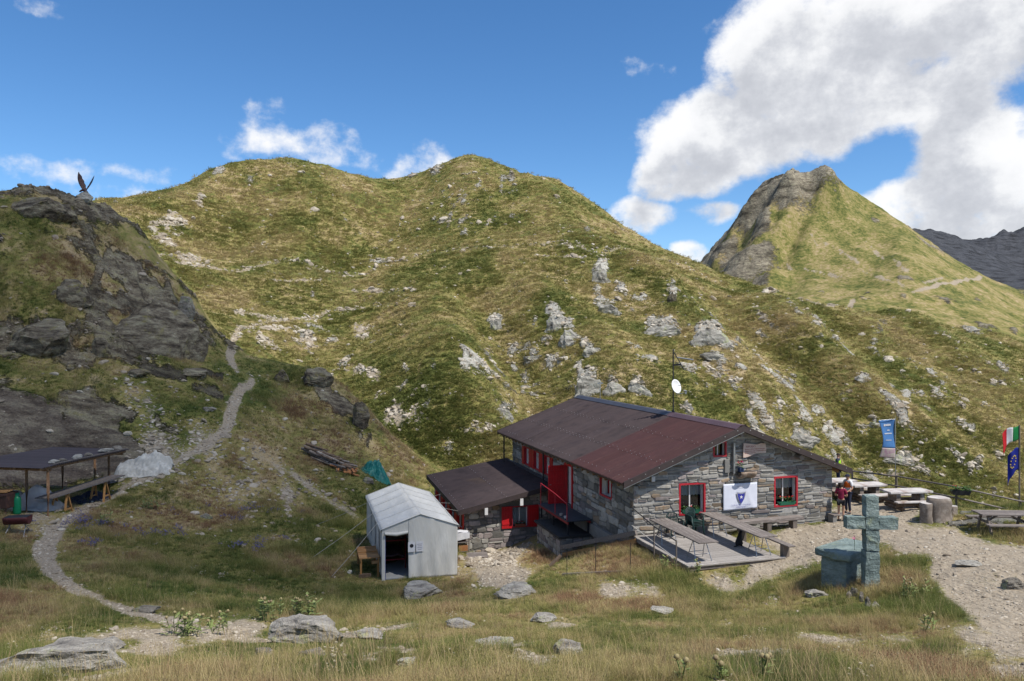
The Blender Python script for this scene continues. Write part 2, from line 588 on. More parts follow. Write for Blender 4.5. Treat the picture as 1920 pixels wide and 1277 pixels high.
FAR = [
    (1640, 470, 1500), (1700, 432, 1500), (1725, 440, 1500), (1760, 448, 1550), (1790, 464, 1650), (1812, 474, 1800), (1830, 466, 1900), (1850, 453, 1950), (1885, 447, 2000), (1920, 445, 2000), (2000, 425, 2000), (2200, 440, 2000), (2600, 470, 2000),
    (1600, 560, 1500), (1500, 660, 1500), (1300, 740, 1500), (1000, 740, 1500), (500, 740, 1500), (-300, 740, 1500), (-800, 740, 1500),
    (1720, 560, 1000), (1850, 560, 1100), (1920, 545, 1100), (1920, 500, 1500), (1800, 520, 1300), (2300, 560, 1100), (1500, 740, 1000), (0, 760, 1000), (1000, 760, 1000),
    (1850, 560, 3000), (1920, 560, 3000), (1700, 560, 3000), (2400, 560, 3000), (1000, 700, 3000), (0, 700, 3000), (1000, 660, 6000), (1900, 640, 6000), (0, 660, 6000), (2600, 640, 6000), (-800, 660, 6000),
]

cu = np.concatenate([np.arange(-760, -20, 20.0), np.arange(-20, 1940, 2.1), np.arange(1940, 2680, 20.0)])
rows = [1.2]
while rows[-1] < 6000:
    y = rows[-1]
    q = 0.016 if y < 8 else 0.0095 if y < 62 else 0.0062 if y < 260 else 0.0055 if y < 520 else 0.03 if y < 1300 else 0.02 if y < 2100 else 0.08
    rows.append(y * (1 + q))
ry = np.array(rows)
UU, YY = np.meshgrid(cu, ry)
XX = (UU - CU) / F * YY


def near_fn():
    pts = [(uz(u, v, Y)[0], Y) for u, v, Y in NEAR] + [(x, y) for x, y, z in NEAR_XYZ]
    vals = [uz(u, v, Y)[1] for u, v, Y in NEAR] + [z for x, y, z in NEAR_XYZ]
    return TPS(np.array(pts) / 10.0, vals, 0.004)


def knoll_fn():
    pts = [(uz(u, v, Y)[0], Y) for u, v, Y in KNOLL] + [((u - CU) / F * Y, Y) for u, Y, z in KNOLL_UYZ]
    vals = [uz(u, v, Y)[1] for u, v, Y in KNOLL] + [z for u, Y, z in KNOLL_UYZ]
    return TPS(np.array(pts) / 10.0, vals, 0.004)


def polar_fn(tab, lam=0.001):
    # elevation slope as a function of bearing and log distance
    pts = [(u / 250.0, 4 * math.log(Y)) for u, v, Y in tab]
    return TPS(pts, [-(v - CV) / F for u, v, Y in tab], lam)


def coarse(fn, kind):
    ci = np.unique(np.r_[np.arange(0, len(cu), 5), len(cu) - 1])
    ri = np.unique(np.r_[np.arange(0, len(ry), 3), len(ry) - 1])
    u, y = np.meshgrid(cu[ci], ry[ri])
    x = (u - CU) / F * y
    z = fn(x / 10, y / 10) if kind == 'xy' else CAMZ + y * fn(u / 250.0, 4 * np.log(y))
    z = np.array([np.interp(cu, cu[ci], row) for row in z])
    z = np.array([np.interp(ry, ry[ri], z[:, j]) for j in range(z.shape[1])]).T
    return z


def terrain():
    ZN = coarse(near_fn(), 'xy')
    ZN = ZN - np.maximum(0, YY - 84) * 1.2 - np.maximum(0, YY - 66 - 0.25 * np.maximum(-XX - 10, 0)) * 0.5
    ZK = coarse(knoll_fn(), 'xy')
    ZK = ZK - np.maximum(0, YY - 96) * 1.5 - np.maximum(0, XX + 23 + 0.1 * (YY - 60)) * 0.9 - np.maximum(0, 50 - YY) * 1.2
    ZH = coarse(polar_fn(HILL), 'polar')
    ZH = ZH - np.maximum(0, 64 - YY) * 0.9 - np.maximum(0, YY - 440) * 0.8
    ZP = coarse(polar_fn(PEAK), 'polar')
    ZP = ZP - np.maximum(0, 225 - YY) * 0.9 - np.maximum(0, YY - 680) * 0.9
    ZF = coarse(polar_fn(FAR), 'polar')
    ZF = ZF - np.maximum(0, 1000 - YY) * 0.6

    # relief
    w1 = fbm(XX / 9, YY / 9, 3, 4) - 0.5
    w2 = fbm(XX / 2.1, YY / 2.1, 5, 4) - 0.5
    w3 = fbm(XX / 0.5, YY / 0.5, 9, 3) - 0.5
    calm = 1 - np.exp(-(((XX - 8) / 14) ** 4 + ((YY - 38) / 14) ** 4))
    ZN = ZN + calm * (w1 * 0.7 + w2 * 0.22) + w2 * 0.08 + w3 * 0.05
    hx, hy = XX / 1.0, YY / 1.0
    gul = ridged((hx + 0.35 * hy) / 34, (hy * 0.35) / 34, 21, 3) - 0.6
    ZH = ZH + (fbm(hx / 40, hy / 40, 13, 3) - 0.5) * 3.0 + gul * 3.2 * sstep(62, 110, YY) + (fbm(hx / 8, hy / 8, 15, 4) - 0.5) * 1.3 + (fbm(hx / 1.7, hy / 1.7, 19, 3) - 0.5) * 0.55
    rk = ridged((XX * 0.9 + YY * 0.45) / 7, (YY * 0.9 - XX * 0.5) / 16, 41, 5)
    rk2 = ridged((XX * 0.8 + YY * 0.6) / 1.6, (YY * 0.8 - XX * 0.6) / 3.5, 47, 4)
    ZK = ZK + (rk - 0.68) * 2.4 + (rk2 - 0.5) * 0.75 + w1 * 0.8
    pr = ridged((XX + YY * 0.2) / 30, (YY) / 55, 61, 5)
    left = sstep(0.0, 1.0, (1500 - UU) / 60 + (YY - 400) / 120)
    ZP = ZP + (pr - 0.62) * (2.5 + 10 * left) + (fbm(XX / 14, YY / 14, 67, 4) - 0.5) * (3.0 + 2.0 * left) + (ridged((XX * 0.8 + YY * 0.6) / 16, (YY * 0.8 - XX * 0.6) / 40, 69, 3) - 0.55) * 6.0 * left + (fbm(XX / 6, YY / 9, 63, 3) - 0.5) * 1.2
    ZF = ZF + (ridged(XX / 210, YY / 210, 71, 6) - 0.55) * 75 * sstep(900, 1900, YY)

    Z = smax(ZN, ZK, 0.8)
    near_dom = Z
    Z = smax(Z, ZH, 1.5)
    Z = smax(Z, ZP, 5.0)
    Z = smax(Z, ZF, 8.0)
    comp = np.argmax(np.stack([ZN, ZK, ZH, ZP, ZF]), axis=0)
    return Z, comp, left, rk, rk2, pr


ZZ, COMP, PLEFT, RK, RK2, PRID = terrain()


def vis_v(z):
    return CV - F * (z - CAMZ) / YY


VV = vis_v(ZZ)


def gz(x, y):
    """ground height at a world position"""
    u = CU + F * x / y
    j = np.clip(np.searchsorted(cu, u) - 1, 0, len(cu) - 2)
    i = np.clip(np.searchsorted(ry, y) - 1, 0, len(ry) - 2)
    a = np.clip((u - cu[j]) / (cu[j + 1] - cu[j]), 0, 1)
    b = np.clip((y - ry[i]) / (ry[i + 1] - ry[i]), 0, 1)
    return (ZZ[i, j] * (1 - a) + ZZ[i, j + 1] * a) * (1 - b) + (ZZ[i + 1, j] * (1 - a) + ZZ[i + 1, j + 1] * a) * b


def hit(u, v, ymin=3.0, ymax=5000.0):
    """first ground point met in the direction (u, v): a world position"""
    j = int(np.clip(np.searchsorted(cu, u) - 1, 0, len(cu) - 2))
    a = (u - cu[j]) / (cu[j + 1] - cu[j])
    z = ZZ[:, j] * (1 - a) + ZZ[:, j + 1] * a
    vv = CV - F * (z - CAMZ) / ry
    for i in range(1, len(ry)):
        if ry[i] < ymin:
            continue
        if ry[i] > ymax:
            break
        if vv[i] <= v:
            t = 0 if vv[i] == vv[i - 1] else np.clip((vv[i - 1] - v) / (vv[i - 1] - vv[i]), 0, 1)
            y = ry[i - 1] + (ry[i] - ry[i - 1]) * t
            return Vector(((u - CU) / F * y, y, z[i - 1] + (z[i] - z[i - 1]) * t))
    i = np.argmin(np.where((ry >= ymin) & (ry <= ymax), vv, 1e9))
    return Vector(((u - CU) / F * ry[i], ry[i], z[i]))


def put(x, y, dz=0.0):
    return Vector((x, y, float(gz(x, y)) + dz))


def in_poly(pu, pv, poly):
    res = np.zeros(pu.shape, bool)
    n = len(poly)
    for k in range(n):
        x0, y0 = poly[k]
        x1, y1 = poly[(k + 1) % n]
        c = ((y0 > pv) != (y1 > pv)) & (pu < (x1 - x0) * (pv - y0) / (y1 - y0 + 1e-9) + x0)
        res ^= c
    return res


def line_dist(pts):
    d = np.full(XX.shape, 1e9)
    for a, b in zip(pts[:-1], pts[1:]):
        ax, ay, bx, by = a.x, a.y, b.x, b.y
        L2 = (bx - ax) ** 2 + (by - ay) ** 2 + 1e-9
        t = np.clip(((XX - ax) * (bx - ax) + (YY - ay) * (by - ay)) / L2, 0, 1)
        d = np.minimum(d, np.hypot(XX - ax - t * (bx - ax), YY - ay - t * (by - ay)))
    return d


# pale bedrock showing through the turf of the hillside: bearing, dip, half sizes, tilt
ROCKS_HILL = [
    (1125, 505, 22, 30, 10), (1140, 572, 34, 16, 20), (1040, 588, 26, 20, 45), (1062, 612, 34, 18, 45), (1095, 645, 34, 14, 35), (1240, 605, 46, 24, 0), (1330, 622, 38, 30, 15), (1345, 667, 34, 8, 20),
    (1105, 712, 40, 30, 0), (1150, 715, 24, 26, 0), (1200, 722, 27, 16, 20), (1000, 664, 30, 12, 10), (930, 600, 16, 20, 30), (935, 648, 14, 6, 45), (965, 690, 26, 7, 52), (945, 767, 26, 14, -15),
    (1290, 690, 34, 9, 15), (1500, 815, 38, 18, 10), (1560, 808, 30, 16, 20), (1535, 770, 22, 12, 30), (1620, 705, 22, 7, 0), (1430, 630, 34, 8, 40), (1535, 630, 12, 6, 0), (1565, 636, 14, 6, 0),
    (1262, 545, 10, 24, 0), (720, 490, 36, 5, 0), (560, 492, 24, 4, 0), (745, 545, 42, 4, -5), (820, 415, 16, 5, 20), (872, 436, 8, 6, 0), (1045, 370, 10, 4, 0), (960, 322, 5, 5, 0), (820, 318, 24, 9, -30), (770, 330, 20, 5, 0),
    (410, 322, 24, 9, -25), (470, 338, 12, 9, 0), (586, 556, 5, 10, 0), (880, 680, 14, 6, 30), (850, 735, 16, 8, 20), (800, 760, 12, 7, 0), (1085, 690, 12, 20, 0), (1190, 650, 26, 7, 20), (1215, 672, 30, 7, 12), (1390, 690, 22, 8, 30), (1460, 760, 26, 9, 30),
    (1700, 740, 22, 10, 30), (1760, 745, 16, 7, 30), (1640, 790, 14, 9, 40), (1700, 860, 40, 14, 50), (1830, 870, 14, 30, 60), (1745, 700, 14, 6, 40), (1640, 640, 10, 5, 0), (1820, 620, 26, 8, 20), (1880, 690, 20, 9, 40), (1845, 760, 18, 7, 30), (1900, 620, 14, 6, 20),
    (1290, 765, 24, 12, 40), (1410, 790, 20, 8, 20), (1480, 725, 20, 6, 40), (1580, 740, 14, 7, 30), (1590, 850, 18, 8, 30), (620, 640, 10, 5, 0), (760, 690, 14, 6, 40), (720, 740, 18, 6, 0), (840, 840, 20, 10, 0), (760, 850, 16, 7, 30),
]
SCREE_HILL = [(320, 420, 40, 26, 0), (345, 482, 60, 9, 5), (300, 440, 40, 16, 40), (375, 375, 9, 14, 0), (560, 525, 60, 5, 0), (640, 580, 70, 5, -6), (520, 615, 50, 6, 0), (680, 620, 26, 18, 0), (580, 640, 30, 24, 0), (500, 640, 40, 12, 40), (1350, 700, 60, 14, 30),
              (1440, 600, 40, 7, 45), (1050, 480, 60, 3, 3), (690, 700, 40, 18, 0), (750, 780, 50, 30, 0), (900, 800, 40, 18, 0), (700, 545, 60, 6, 0), (480, 590, 50, 6, 10)]
SCREE_PEAK = [(1560, 405, 26, 7, 45), (1590, 480, 60, 6, 30), (1640, 470, 40, 6, 45), (1560, 515, 70, 6, 12), (1690, 500, 30, 9, 45), (1700, 540, 30, 8, 40), (1480, 500, 14, 5, 60), (1620, 560, 14, 4, 10), (1750, 525, 30, 5, -12), (1530, 455, 30, 4, 60), (1650, 520, 40, 6, 20)]
PATHS = [  # bearing, dip points and half width in metres
    ([(436, 640), (430, 668), (440, 690), (478, 712), (445, 738), (432, 770), (428, 800), (395, 828), (350, 852), (290, 885), (235, 912), (170, 945), (110, 985), (82, 1020), (84, 1050), (115, 1088), (190, 1125), (270, 1150), (350, 1172), (430, 1188), (500, 1200)], 0.29, 3, 75),
    ([(480, 848), (545, 885), (590, 918), (630, 945), (668, 968)], 0.30, 20, 60),
    ([(760, 560), (690, 572), (610, 584), (520, 600), (450, 612), (436, 640)], 0.32, 66, 200),
]
TRAILS_FAR = [([(330, 490), (500, 494), (740, 492), (900, 464), (1130, 473), (1250, 488), (1345, 528)], 0.55, 100, 240), ([(1690, 545), (1735, 540), (1790, 530), (1840, 517)], 0.95, 240, 460), ([(1440, 562), (1500, 556), (1540, 572), (1600, 560)], 0.9, 150, 330)]


def ellipses(tab, ymin, ymax, warp=0.9, comp=None):
    m = np.zeros(XX.shape)
    nz = fbm(UU / 17, VV / 13, 83, 4) - 0.5
    nz2 = fbm(UU / 5, VV / 4, 87, 2) - 0.5
    ok = (YY > ymin) & (YY < ymax)
    for (u, v, a, b, ang) in tab:
        c, s = math.cos(R(ang)), math.sin(R(ang))
        du, dv = UU - u, VV - v
        near = ok & (np.abs(du) < 2.2 * max(a, b)) & (np.abs(dv) < 2.2 * max(a, b))
        if not near.any():
            continue
        p, q = (du * c + dv * s) / (a * 0.7), (-du * s + dv * c) / (b * 0.7)
        val = sstep(-0.7, 1.1, 1 - (p * p + q * q) + nz * 3.0 * warp + nz2 * 1.8 * warp)
        m = np.where(near, np.maximum(m, val), m)
    return m


def blur(m, k=2, n=2):
    m = m.astype(float)
    for _ in range(n):
        for ax in (0, 1):
            acc = m.copy()
            for d in range(1, k + 1):
                acc += np.roll(m, d, ax) + np.roll(m, -d, ax)
            m = acc / (2 * k + 1)
    return m


def masks():
    global ZZ, VV
    # spurs and gullies that model the hillside
    for pts, amp, wd in (([(870, 535), (905, 590), (945, 655), (985, 715), (1020, 760)], -3.6, 5.0), ([(800, 545), (845, 610), (870, 680), (880, 760)], 2.6, 6.0), ([(1000, 545), (1060, 605), (1125, 660), (1190, 715)], 2.4, 5.0),
                         ([(1440, 565), (1530, 650), (1640, 760), (1760, 850), (1840, 900)], 3.0, 6.0), ([(1330, 560), (1420, 640), (1520, 740), (1600, 830)], -2.6, 6.0), ([(1560, 600), (1680, 700), (1800, 790), (1920, 860)], -2.8, 7.0),
                         ([(1700, 605), (1800, 670), (1920, 760)], 2.8, 7.0), ([(620, 470), (640, 560), (640, 660), (660, 760)], -2.2, 7.0), ([(1200, 500), (1290, 570), (1380, 660), (1450, 760)], 2.2, 6.0), ([(500, 330), (460, 400), (400, 470)], -2.5, 9.0), ([(760, 350), (720, 420), (700, 480)], -3.0, 10.0), ([(1000, 345), (1060, 400), (1100, 460)], 2.5, 9.0)):
        d = line_dist([hit(u, v, 62, 262) for u, v in pts])
        ZZ = ZZ + amp * np.exp(-(d / wd) ** 2) * (COMP == 2) * sstep(62, 70, YY)
    for pts, amp, wd in (([(1522, 350), (1505, 385), (1480, 430), (1455, 500)], -9.0, 6.0), ([(1548, 330), (1560, 345)], 5.0, 7.0), ([(1500, 340), (1478, 350)], 4.0, 8.0), ([(1440, 365), (1400, 420), (1370, 480)], -5.0, 7.0),
                         ([(1470, 355), (1430, 420), (1400, 500)], 5.0, 7.0), ([(1415, 375), (1380, 440), (1345, 500)], 4.0, 6.0), ([(1560, 340), (1500, 395), (1465, 450), (1445, 545)], 5.0, 6.0), ([(1620, 385), (1640, 460), (1650, 540)], -3.5, 12.0), ([(1700, 440), (1690, 500), (1680, 560)], 3.0, 12.0), ([(1560, 400), (1570, 480), (1560, 550)], -2.5, 10.0)):
        d = line_dist([hit(u, v, 280, 530) for u, v in pts])
        ZZ = ZZ + amp * np.exp(-(d / wd) ** 2) * (COMP == 3)
    VV = vis_v(ZZ)
    rock = ellipses(ROCKS_HILL, 64, 262)
    scree = 0.8 * ellipses(SCREE_HILL, 62, 262, 1.4)
    scree = np.maximum(scree, 0.62 * ellipses(SCREE_PEAK, 230, 520, 1.2))
    # small stones breaking through everywhere on the lower right flank
    fine = fbm(XX / 1.6, YY / 2.6, 101, 4)
    patch = fbm(XX / 15, YY / 22, 105, 3)
    small = sstep(0.70, 0.86, fine * 0.75 + patch * 0.42 - 0.0) * (COMP == 2) * sstep(64, 72, YY) * sstep(180, 120, YY) * sstep(800, 1100, UU)
    small2 = sstep(0.78, 0.92, fine * 0.75 + patch * 0.42) * (COMP == 2)
    rock = np.maximum(rock, np.maximum(small, small2))
    # knoll: broken cliff with grassy ledges
    kn = (COMP == 1)
    cover = fbm(XX / 5, YY / 5, 111, 4)
    slabs = in_poly(UU + (fbm(UU / 30, VV / 30, 5, 3) - .5) * 40, VV + (fbm(UU / 30, VV / 30, 6, 3) - .5) * 40, [(200, 470), (265, 500), (395, 655), (300, 672), (190, 668), (150, 560)]) & (YY < 72) & (YY > 48)
    slab2 = in_poly(UU + (fbm(UU / 30, VV / 30, 7, 3) - .5) * 22, VV + (fbm(UU / 30, VV / 30, 8, 3) - .5) * 18, [(-400, 700), (0, 728), (70, 742), (150, 785), (205, 800), (262, 830), (282, 862), (250, 880), (205, 900), (120, 912), (-400, 930)]) & (YY < 47.5) & (YY > 38)
    slab3 = in_poly(UU, VV + (fbm(UU / 22, VV / 22, 9, 3) - .5) * 20, [(-400, 560), (110, 600), (140, 664), (-400, 670)]) & (YY < 58) & (YY > 48)
    krock = sstep(0.48, 0.72, cover * 0.45 + RK * 0.3 + RK2 * 0.3 - 0.03) * kn * 0.8
    krock = np.maximum(krock, np.maximum(slabs, slab3) * 0.95 * sstep(0.25, 0.45, fbm(XX / 2, YY / 2, 113, 3)))
    rock = np.maximum(rock, krock)
    rock = np.maximum(rock, slab2 * 1.0)
    # ledges of the left meadow under the knoll
    led = (COMP == 0) & (YY > 41) & (UU < 420)
    rock = np.maximum(rock, led * sstep(0.53, 0.62, fbm(XX / 2.2, YY / 2.2, 121, 4) * 0.7 + cover * 0.3) * 0.9)
    spur = in_poly(UU + (fbm(UU / 20, VV / 20, 15, 3) - .5) * 30, VV, [(560, 690), (612, 690), (625, 730), (690, 775), (690, 850), (660, 800), (600, 750)]) & (COMP == 0)
    rock = np.maximum(rock, spur * sstep(0.42, 0.56, fbm(XX / 1.5, YY / 1.5, 123, 4)))
    # peak: crags on its left flank
    pk = (COMP == 3)
    crag = in_poly(UU + (fbm(UU / 26, VV / 26, 25, 3) - .5) * 36, VV + (fbm(UU / 26, VV / 26, 26, 3) - .5) * 20, [(1260, 560), (1260, 480), (1400, 300), (1500, 300), (1590, 325), (1570, 352), (1510, 385), (1478, 400), (1452, 470), (1440, 556)]) & pk
    crag = blur(crag, 6)
    crock = crag * sstep(0.42, 0.62, PRID * 0.62 + fbm(XX / 9, YY / 9, 131, 4) * 0.42)
    rock = np.maximum(rock, crock)
    rock = np.maximum(rock, pk * sstep(0.68, 0.74, fbm(XX / 7, YY / 12, 133, 4) * 0.72 + patch * 0.35) * 0.8)
    far = (COMP == 4)
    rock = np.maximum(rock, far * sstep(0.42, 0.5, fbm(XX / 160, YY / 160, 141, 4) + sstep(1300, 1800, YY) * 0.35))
    # gravel: paths, yard and trodden ground
    grav = np.zeros(XX.shape)
    path = np.zeros(XX.shape)
    nzp = (fbm(XX / 0.8, YY / 0.8, 151, 3) - 0.5)
    for pts, wd, y0, y1 in PATHS + TRAILS_FAR:
        wpts = [hit(u, v, y0, y1) for u, v in pts]
        d = line_dist(wpts)
        m = sstep(wd * 1.45, wd * 0.75, d + nzp * wd * 1.1) * (YY > y0) * (YY < y1)
        path = np.maximum(path, m)
    wu, wv = UU + (fbm(XX / 1.5, YY / 1.5, 161, 4) - .5) * 150, VV + (fbm(XX / 1.5, YY / 1.5, 162, 4) - .5) * 46
    yard = in_poly(wu, wv, [(1400, 1000), (1530, 985), (1556, 958), (1590, 915), (1660, 915), (1730, 935), (1700, 978), (1770, 996), (1850, 1022), (1960, 1030), (2300, 1100), (2300, 1300), (1870, 1300), (1825, 1210), (1800, 1150), (1775, 1090), (1730, 1050), (1660, 1032), (1600, 1030), (1540, 1062), (1400, 1098), (1385, 1075), (1470, 1040)]) & (COMP == 0) & (YY < 42)
    mound = in_poly(wu, wv, [(1745, 985), (1800, 955), (1880, 945), (1990, 950), (1990, 975), (1860, 985), (1800, 1000)]) & (YY > 24) & (YY < 37)
    dirt = in_poly(wu, wv, [(862, 1048), (905, 1030), (985, 1010), (1010, 1030), (985, 1060), (985, 1085), (900, 1108), (862, 1100)]) & (YY > 24) & (YY < 41)
    worn = sstep(0.60, 0.68, fbm(XX / 1.1, YY / 2.2, 171, 4)) * (COMP == 0) * in_poly(UU, VV, [(930, 1085), (1400, 1075), (1560, 1085), (1560, 1130), (1300, 1150), (930, 1140)])
    worn2 = sstep(0.60, 0.72, fbm(XX / 1.3, YY / 2.0, 173, 4)) * (COMP == 0) * (VV > 1150) * (YY < 19)
    tuftgap = sstep(0.70, 0.58, fbm(XX / 1.4, YY / 1.4, 163, 4))
    grav = np.maximum(np.maximum(yard * (0.35 + 0.65 * tuftgap), dirt * 0.9 * (0.3 + 0.7 * tuftgap)), np.maximum(worn * 0.8, worn2 * 0.85))
    rock = np.maximum(rock, mound * sstep(0.38, 0.5, fbm(XX / 1.2, YY / 1.2, 181, 4)))
    scr = (COMP == 0) * sstep(0.40, 0.60, fbm(XX / 1.0, YY / 1.0, 191, 4)) * in_poly(UU, VV, [(215, 690), (300, 760), (430, 830), (420, 860), (330, 840), (270, 850), (260, 800)]) * 0.85
    scr2 = (COMP == 0) * sstep(0.44, 0.64, fbm(XX / 0.9, YY / 0.9, 193, 4)) * in_poly(UU, VV, [(380, 830), (470, 850), (600, 950), (560, 975), (440, 950), (330, 890)]) * 0.7
    bay = in_poly(wu * 0.5 + UU * 0.5, wv, [(265, 820), (330, 850), (360, 852), (300, 885), (225, 910), (260, 870)]) * (COMP == 0) * 0.9
    lone = in_poly(UU, VV + nzp * 20, [(20, 960), (60, 950), (110, 970), (80, 1010), (30, 1000)]) * (COMP == 0) * 0.6
    grav = np.maximum.reduce([grav, scr, scr2, bay, lone])
    green = fbm(XX / 7 + 3, YY / 12, 201, 4)
    bowl = np.exp(-(((UU - 520) / 330) ** 2 + ((VV - 1010) / 105) ** 2) * 1.0) * (COMP == 0)
    dry_fore = sstep(1140, 1200, VV) * (COMP == 0)
    green = np.clip(0.5 + (green - 0.5) * 2.4 + 0.5 * bowl - 0.16 * dry_fore - 0.12 * kn, 0, 1)
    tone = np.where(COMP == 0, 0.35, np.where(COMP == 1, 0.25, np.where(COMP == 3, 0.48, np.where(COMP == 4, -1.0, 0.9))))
    tone = np.where(slab2, 0.0, tone)
    tone = np.where(mound, 0.8, tone)
    yard_face = yard
    grav = np.maximum.reduce([blur(grav, 3), blur(path, 1), scree])
    rock = blur(rock, 1, 1)
    # rocks stand proud, paths are worn in
    lift = np.where(COMP == 2, 0.004, np.where(COMP == 3, 0.003, 0.0)) * YY
    blocky = np.floor(RK2 * 5) / 5.0
    ZZ = ZZ + slab2 * (ridged(XX / 2.5 + YY / 5, YY / 1.2, 231, 4) - 0.5) * 0.5 + rock * lift * (0.6 + 0.9 * blocky) + np.where(COMP == 1, rock * (blocky - 0.5) * 0.5, 0) - path * np.where(YY < 75, 0.05, 0.2)
    VV = vis_v(ZZ)
    return rock, grav, green, tone, path, np.maximum(yard, 0).astype(float)


ROCKM, GRAVM, GREENM, TONEM, PATHM, YARDM = masks()


def terrain_material():
    m = bpy.data.materials.new('alpine_ground')
    m.use_nodes = True
    t = m.node_tree
    w = NT(t)
    bs = t.nodes['Principled BSDF']
    bs.inputs['Roughness'].default_value = 0.95
    bs.inputs['Specular IOR Level'].default_value = 0.15
    geo = w.n('ShaderNodeNewGeometry')
    P = geo.outputs['Position']
    at = w.n('ShaderNodeAttribute', attribute_name='ground')
    sep = w.n('ShaderNodeSeparateColor')
    t.links.new(at.outputs['Color'], sep.inputs[0])
    rock, grav, green = sep.outputs
    tone = at.outputs['Alpha']
    # a noise scale that grows with distance from the hut so that tussocks stay of tussock size
    big = w.noise(P, 0.11, 4, 0.6)
    mid = w.noise(P, 0.55, 3, 0.6)
    fin = w.noise(P, 3.0, 5, 0.75)
    mp = w.n('ShaderNodeMapping')
    mp.inputs['Rotation'].default_value = (0, 0, R(20))
    mp.inputs['Scale'].default_value = (1.0, 0.3, 0.45)
    t.links.new(P, mp.inputs[0])
    streak = w.noise(mp.outputs[0], 1.3, 4, 0.7)
    def term(x, k):
        return w.math('MULTIPLY', w.math('SUBTRACT', x, 0.5), k)
    g = w.math('ADD', 0.5, term(green, 0.42))
    for x, k in ((big, 0.8), (mid, 1.5), (streak, 1.2), (fin, 1.2)):
        g = w.math('ADD', g, term(x, k))
    grass = w.ramp(g, [(0.05, (0.310, 0.240, 0.140)), (0.28, (0.245, 0.198, 0.085)), (0.46, (0.190, 0.167, 0.057)), (0.62, (0.135, 0.134, 0.038)), (0.80, (0.086, 0.096, 0.025)), (1.0, (0.050, 0.066, 0.016))])
    dk = w.ramp(fin, [(0.30, 0.45), (0.44, 0.92), (0.60, 1.08), (0.75, 1.3)])
    grass = w.mix(1.0, grass, dk, 'MULTIPLY')
    # rock
    mr = w.n('ShaderNodeMapping')
    mr.inputs['Rotation'].default_value = (R(25), R(-35), R(30))
    mr.inputs['Scale'].default_value = (0.35, 1.0, 1.5)
    t.links.new(P, mr.inputs[0])
    rn = w.noise(mr.outputs[0], 0.9, 6, 0.78)
    rf = w.noise(P, 9.0, 3, 0.7)
    pale = w.ramp(rn, [(0.30, (0.06, 0.056, 0.05)), (0.40, (0.20, 0.19, 0.165)), (0.50, (0.29, 0.28, 0.25)), (0.60, (0.38, 0.37, 0.325)), (0.72, (0.28, 0.285, 0.20))])
    dark = w.ramp(rn, [(0.32, (0.022, 0.019, 0.016)), (0.42, (0.085, 0.068, 0.048)), (0.50, (0.150, 0.126, 0.090)), (0.58, (0.24, 0.215, 0.148)), (0.70, (0.20, 0.175, 0.07))])
    brown = w.ramp(rn, [(0.3, (0.045, 0.034, 0.03)), (0.55, (0.105, 0.083, 0.073)), (0.75, (0.19, 0.165, 0.15))])
    rc = w.mix(w.smooth(tone, 0.35, 0.85), dark, pale)
    rc = w.mix(w.math('MULTIPLY', w.smooth(tone, 0.02, 0.12, 1.0, 0.0), w.smooth(big, 0.3, 0.6, 0.9, 0.35)), rc, brown)
    rc = w.mix(w.smooth(tone, -0.6, -0.2, 1.0, 0.0), rc, w.ramp(rn, [(0.35, (0.020, 0.022, 0.027)), (0.5, (0.045, 0.048, 0.056)), (0.65, (0.085, 0.086, 0.092))]))  # cloud shade over the distant mountains, put into a darker, bluer rock colour
    rc = w.mix(1.0, rc, w.ramp(rf, [(0.3, 0.6), (0.6, 1.1)]), 'MULTIPLY')
    lump = w.noise(mr.outputs[0], 0.085, 5, 0.62)
    rc = w.mix(1.0, rc, w.ramp(lump, [(0.36, 0.28), (0.46, 0.8), (0.56, 1.12), (0.68, 1.4)]), 'MULTIPLY')
    # gravel
    vg = w.n('ShaderNodeTexVoronoi')
    t.links.new(P, vg.inputs['Vector'])
    vg.inputs['Scale'].default_value = 9.0
    gc = w.ramp(w.math('ADD', w.math('MULTIPLY', rn, 0.6), w.math('MULTIPLY', vg.outputs['Distance'], 0.35)), [(0.2, (0.20, 0.16, 0.115)), (0.5, (0.285, 0.24, 0.182)), (0.85, (0.375, 0.325, 0.258))])
    edge_r = w.smooth(w.math('ADD', rock, w.math('MULTIPLY', w.math('SUBTRACT', w.math('ADD', fin, mid), 1.0), 1.3)), 0.40, 0.62)
    edge_g = w.smooth(w.math('ADD', grav, w.math('MULTIPLY', w.math('SUBTRACT', w.math('ADD', fin, streak), 1.0), 1.0)), 0.34, 0.68)
    col = w.mix(edge_g, grass, gc)
    col = w.mix(edge_r, col, rc)
    t.links.new(col, bs.inputs['Base Color'])
    b1 = w.n('ShaderNodeBump')
    b1.inputs['Strength'].default_value = 0.9
    b1.inputs['Distance'].default_value = 0.35
    t.links.new(w.math('ADD', w.math('MULTIPLY', streak, 0.8), w.math('ADD', mid, w.math('MULTIPLY', rn, edge_r))), b1.inputs['Height'])
    b2 = w.n('ShaderNodeBump')
    b2.inputs['Strength'].default_value = 0.7
    b2.inputs['Distance'].default_value = 0.08
    t.links.new(w.math('ADD', fin, w.math('MULTIPLY', rf, 0.6)), b2.inputs['Height'])
    t.links.new(b1.outputs[0], b2.inputs['Normal'])
    t.links.new(b2.outputs[0], bs.inputs['Normal'])
    return m


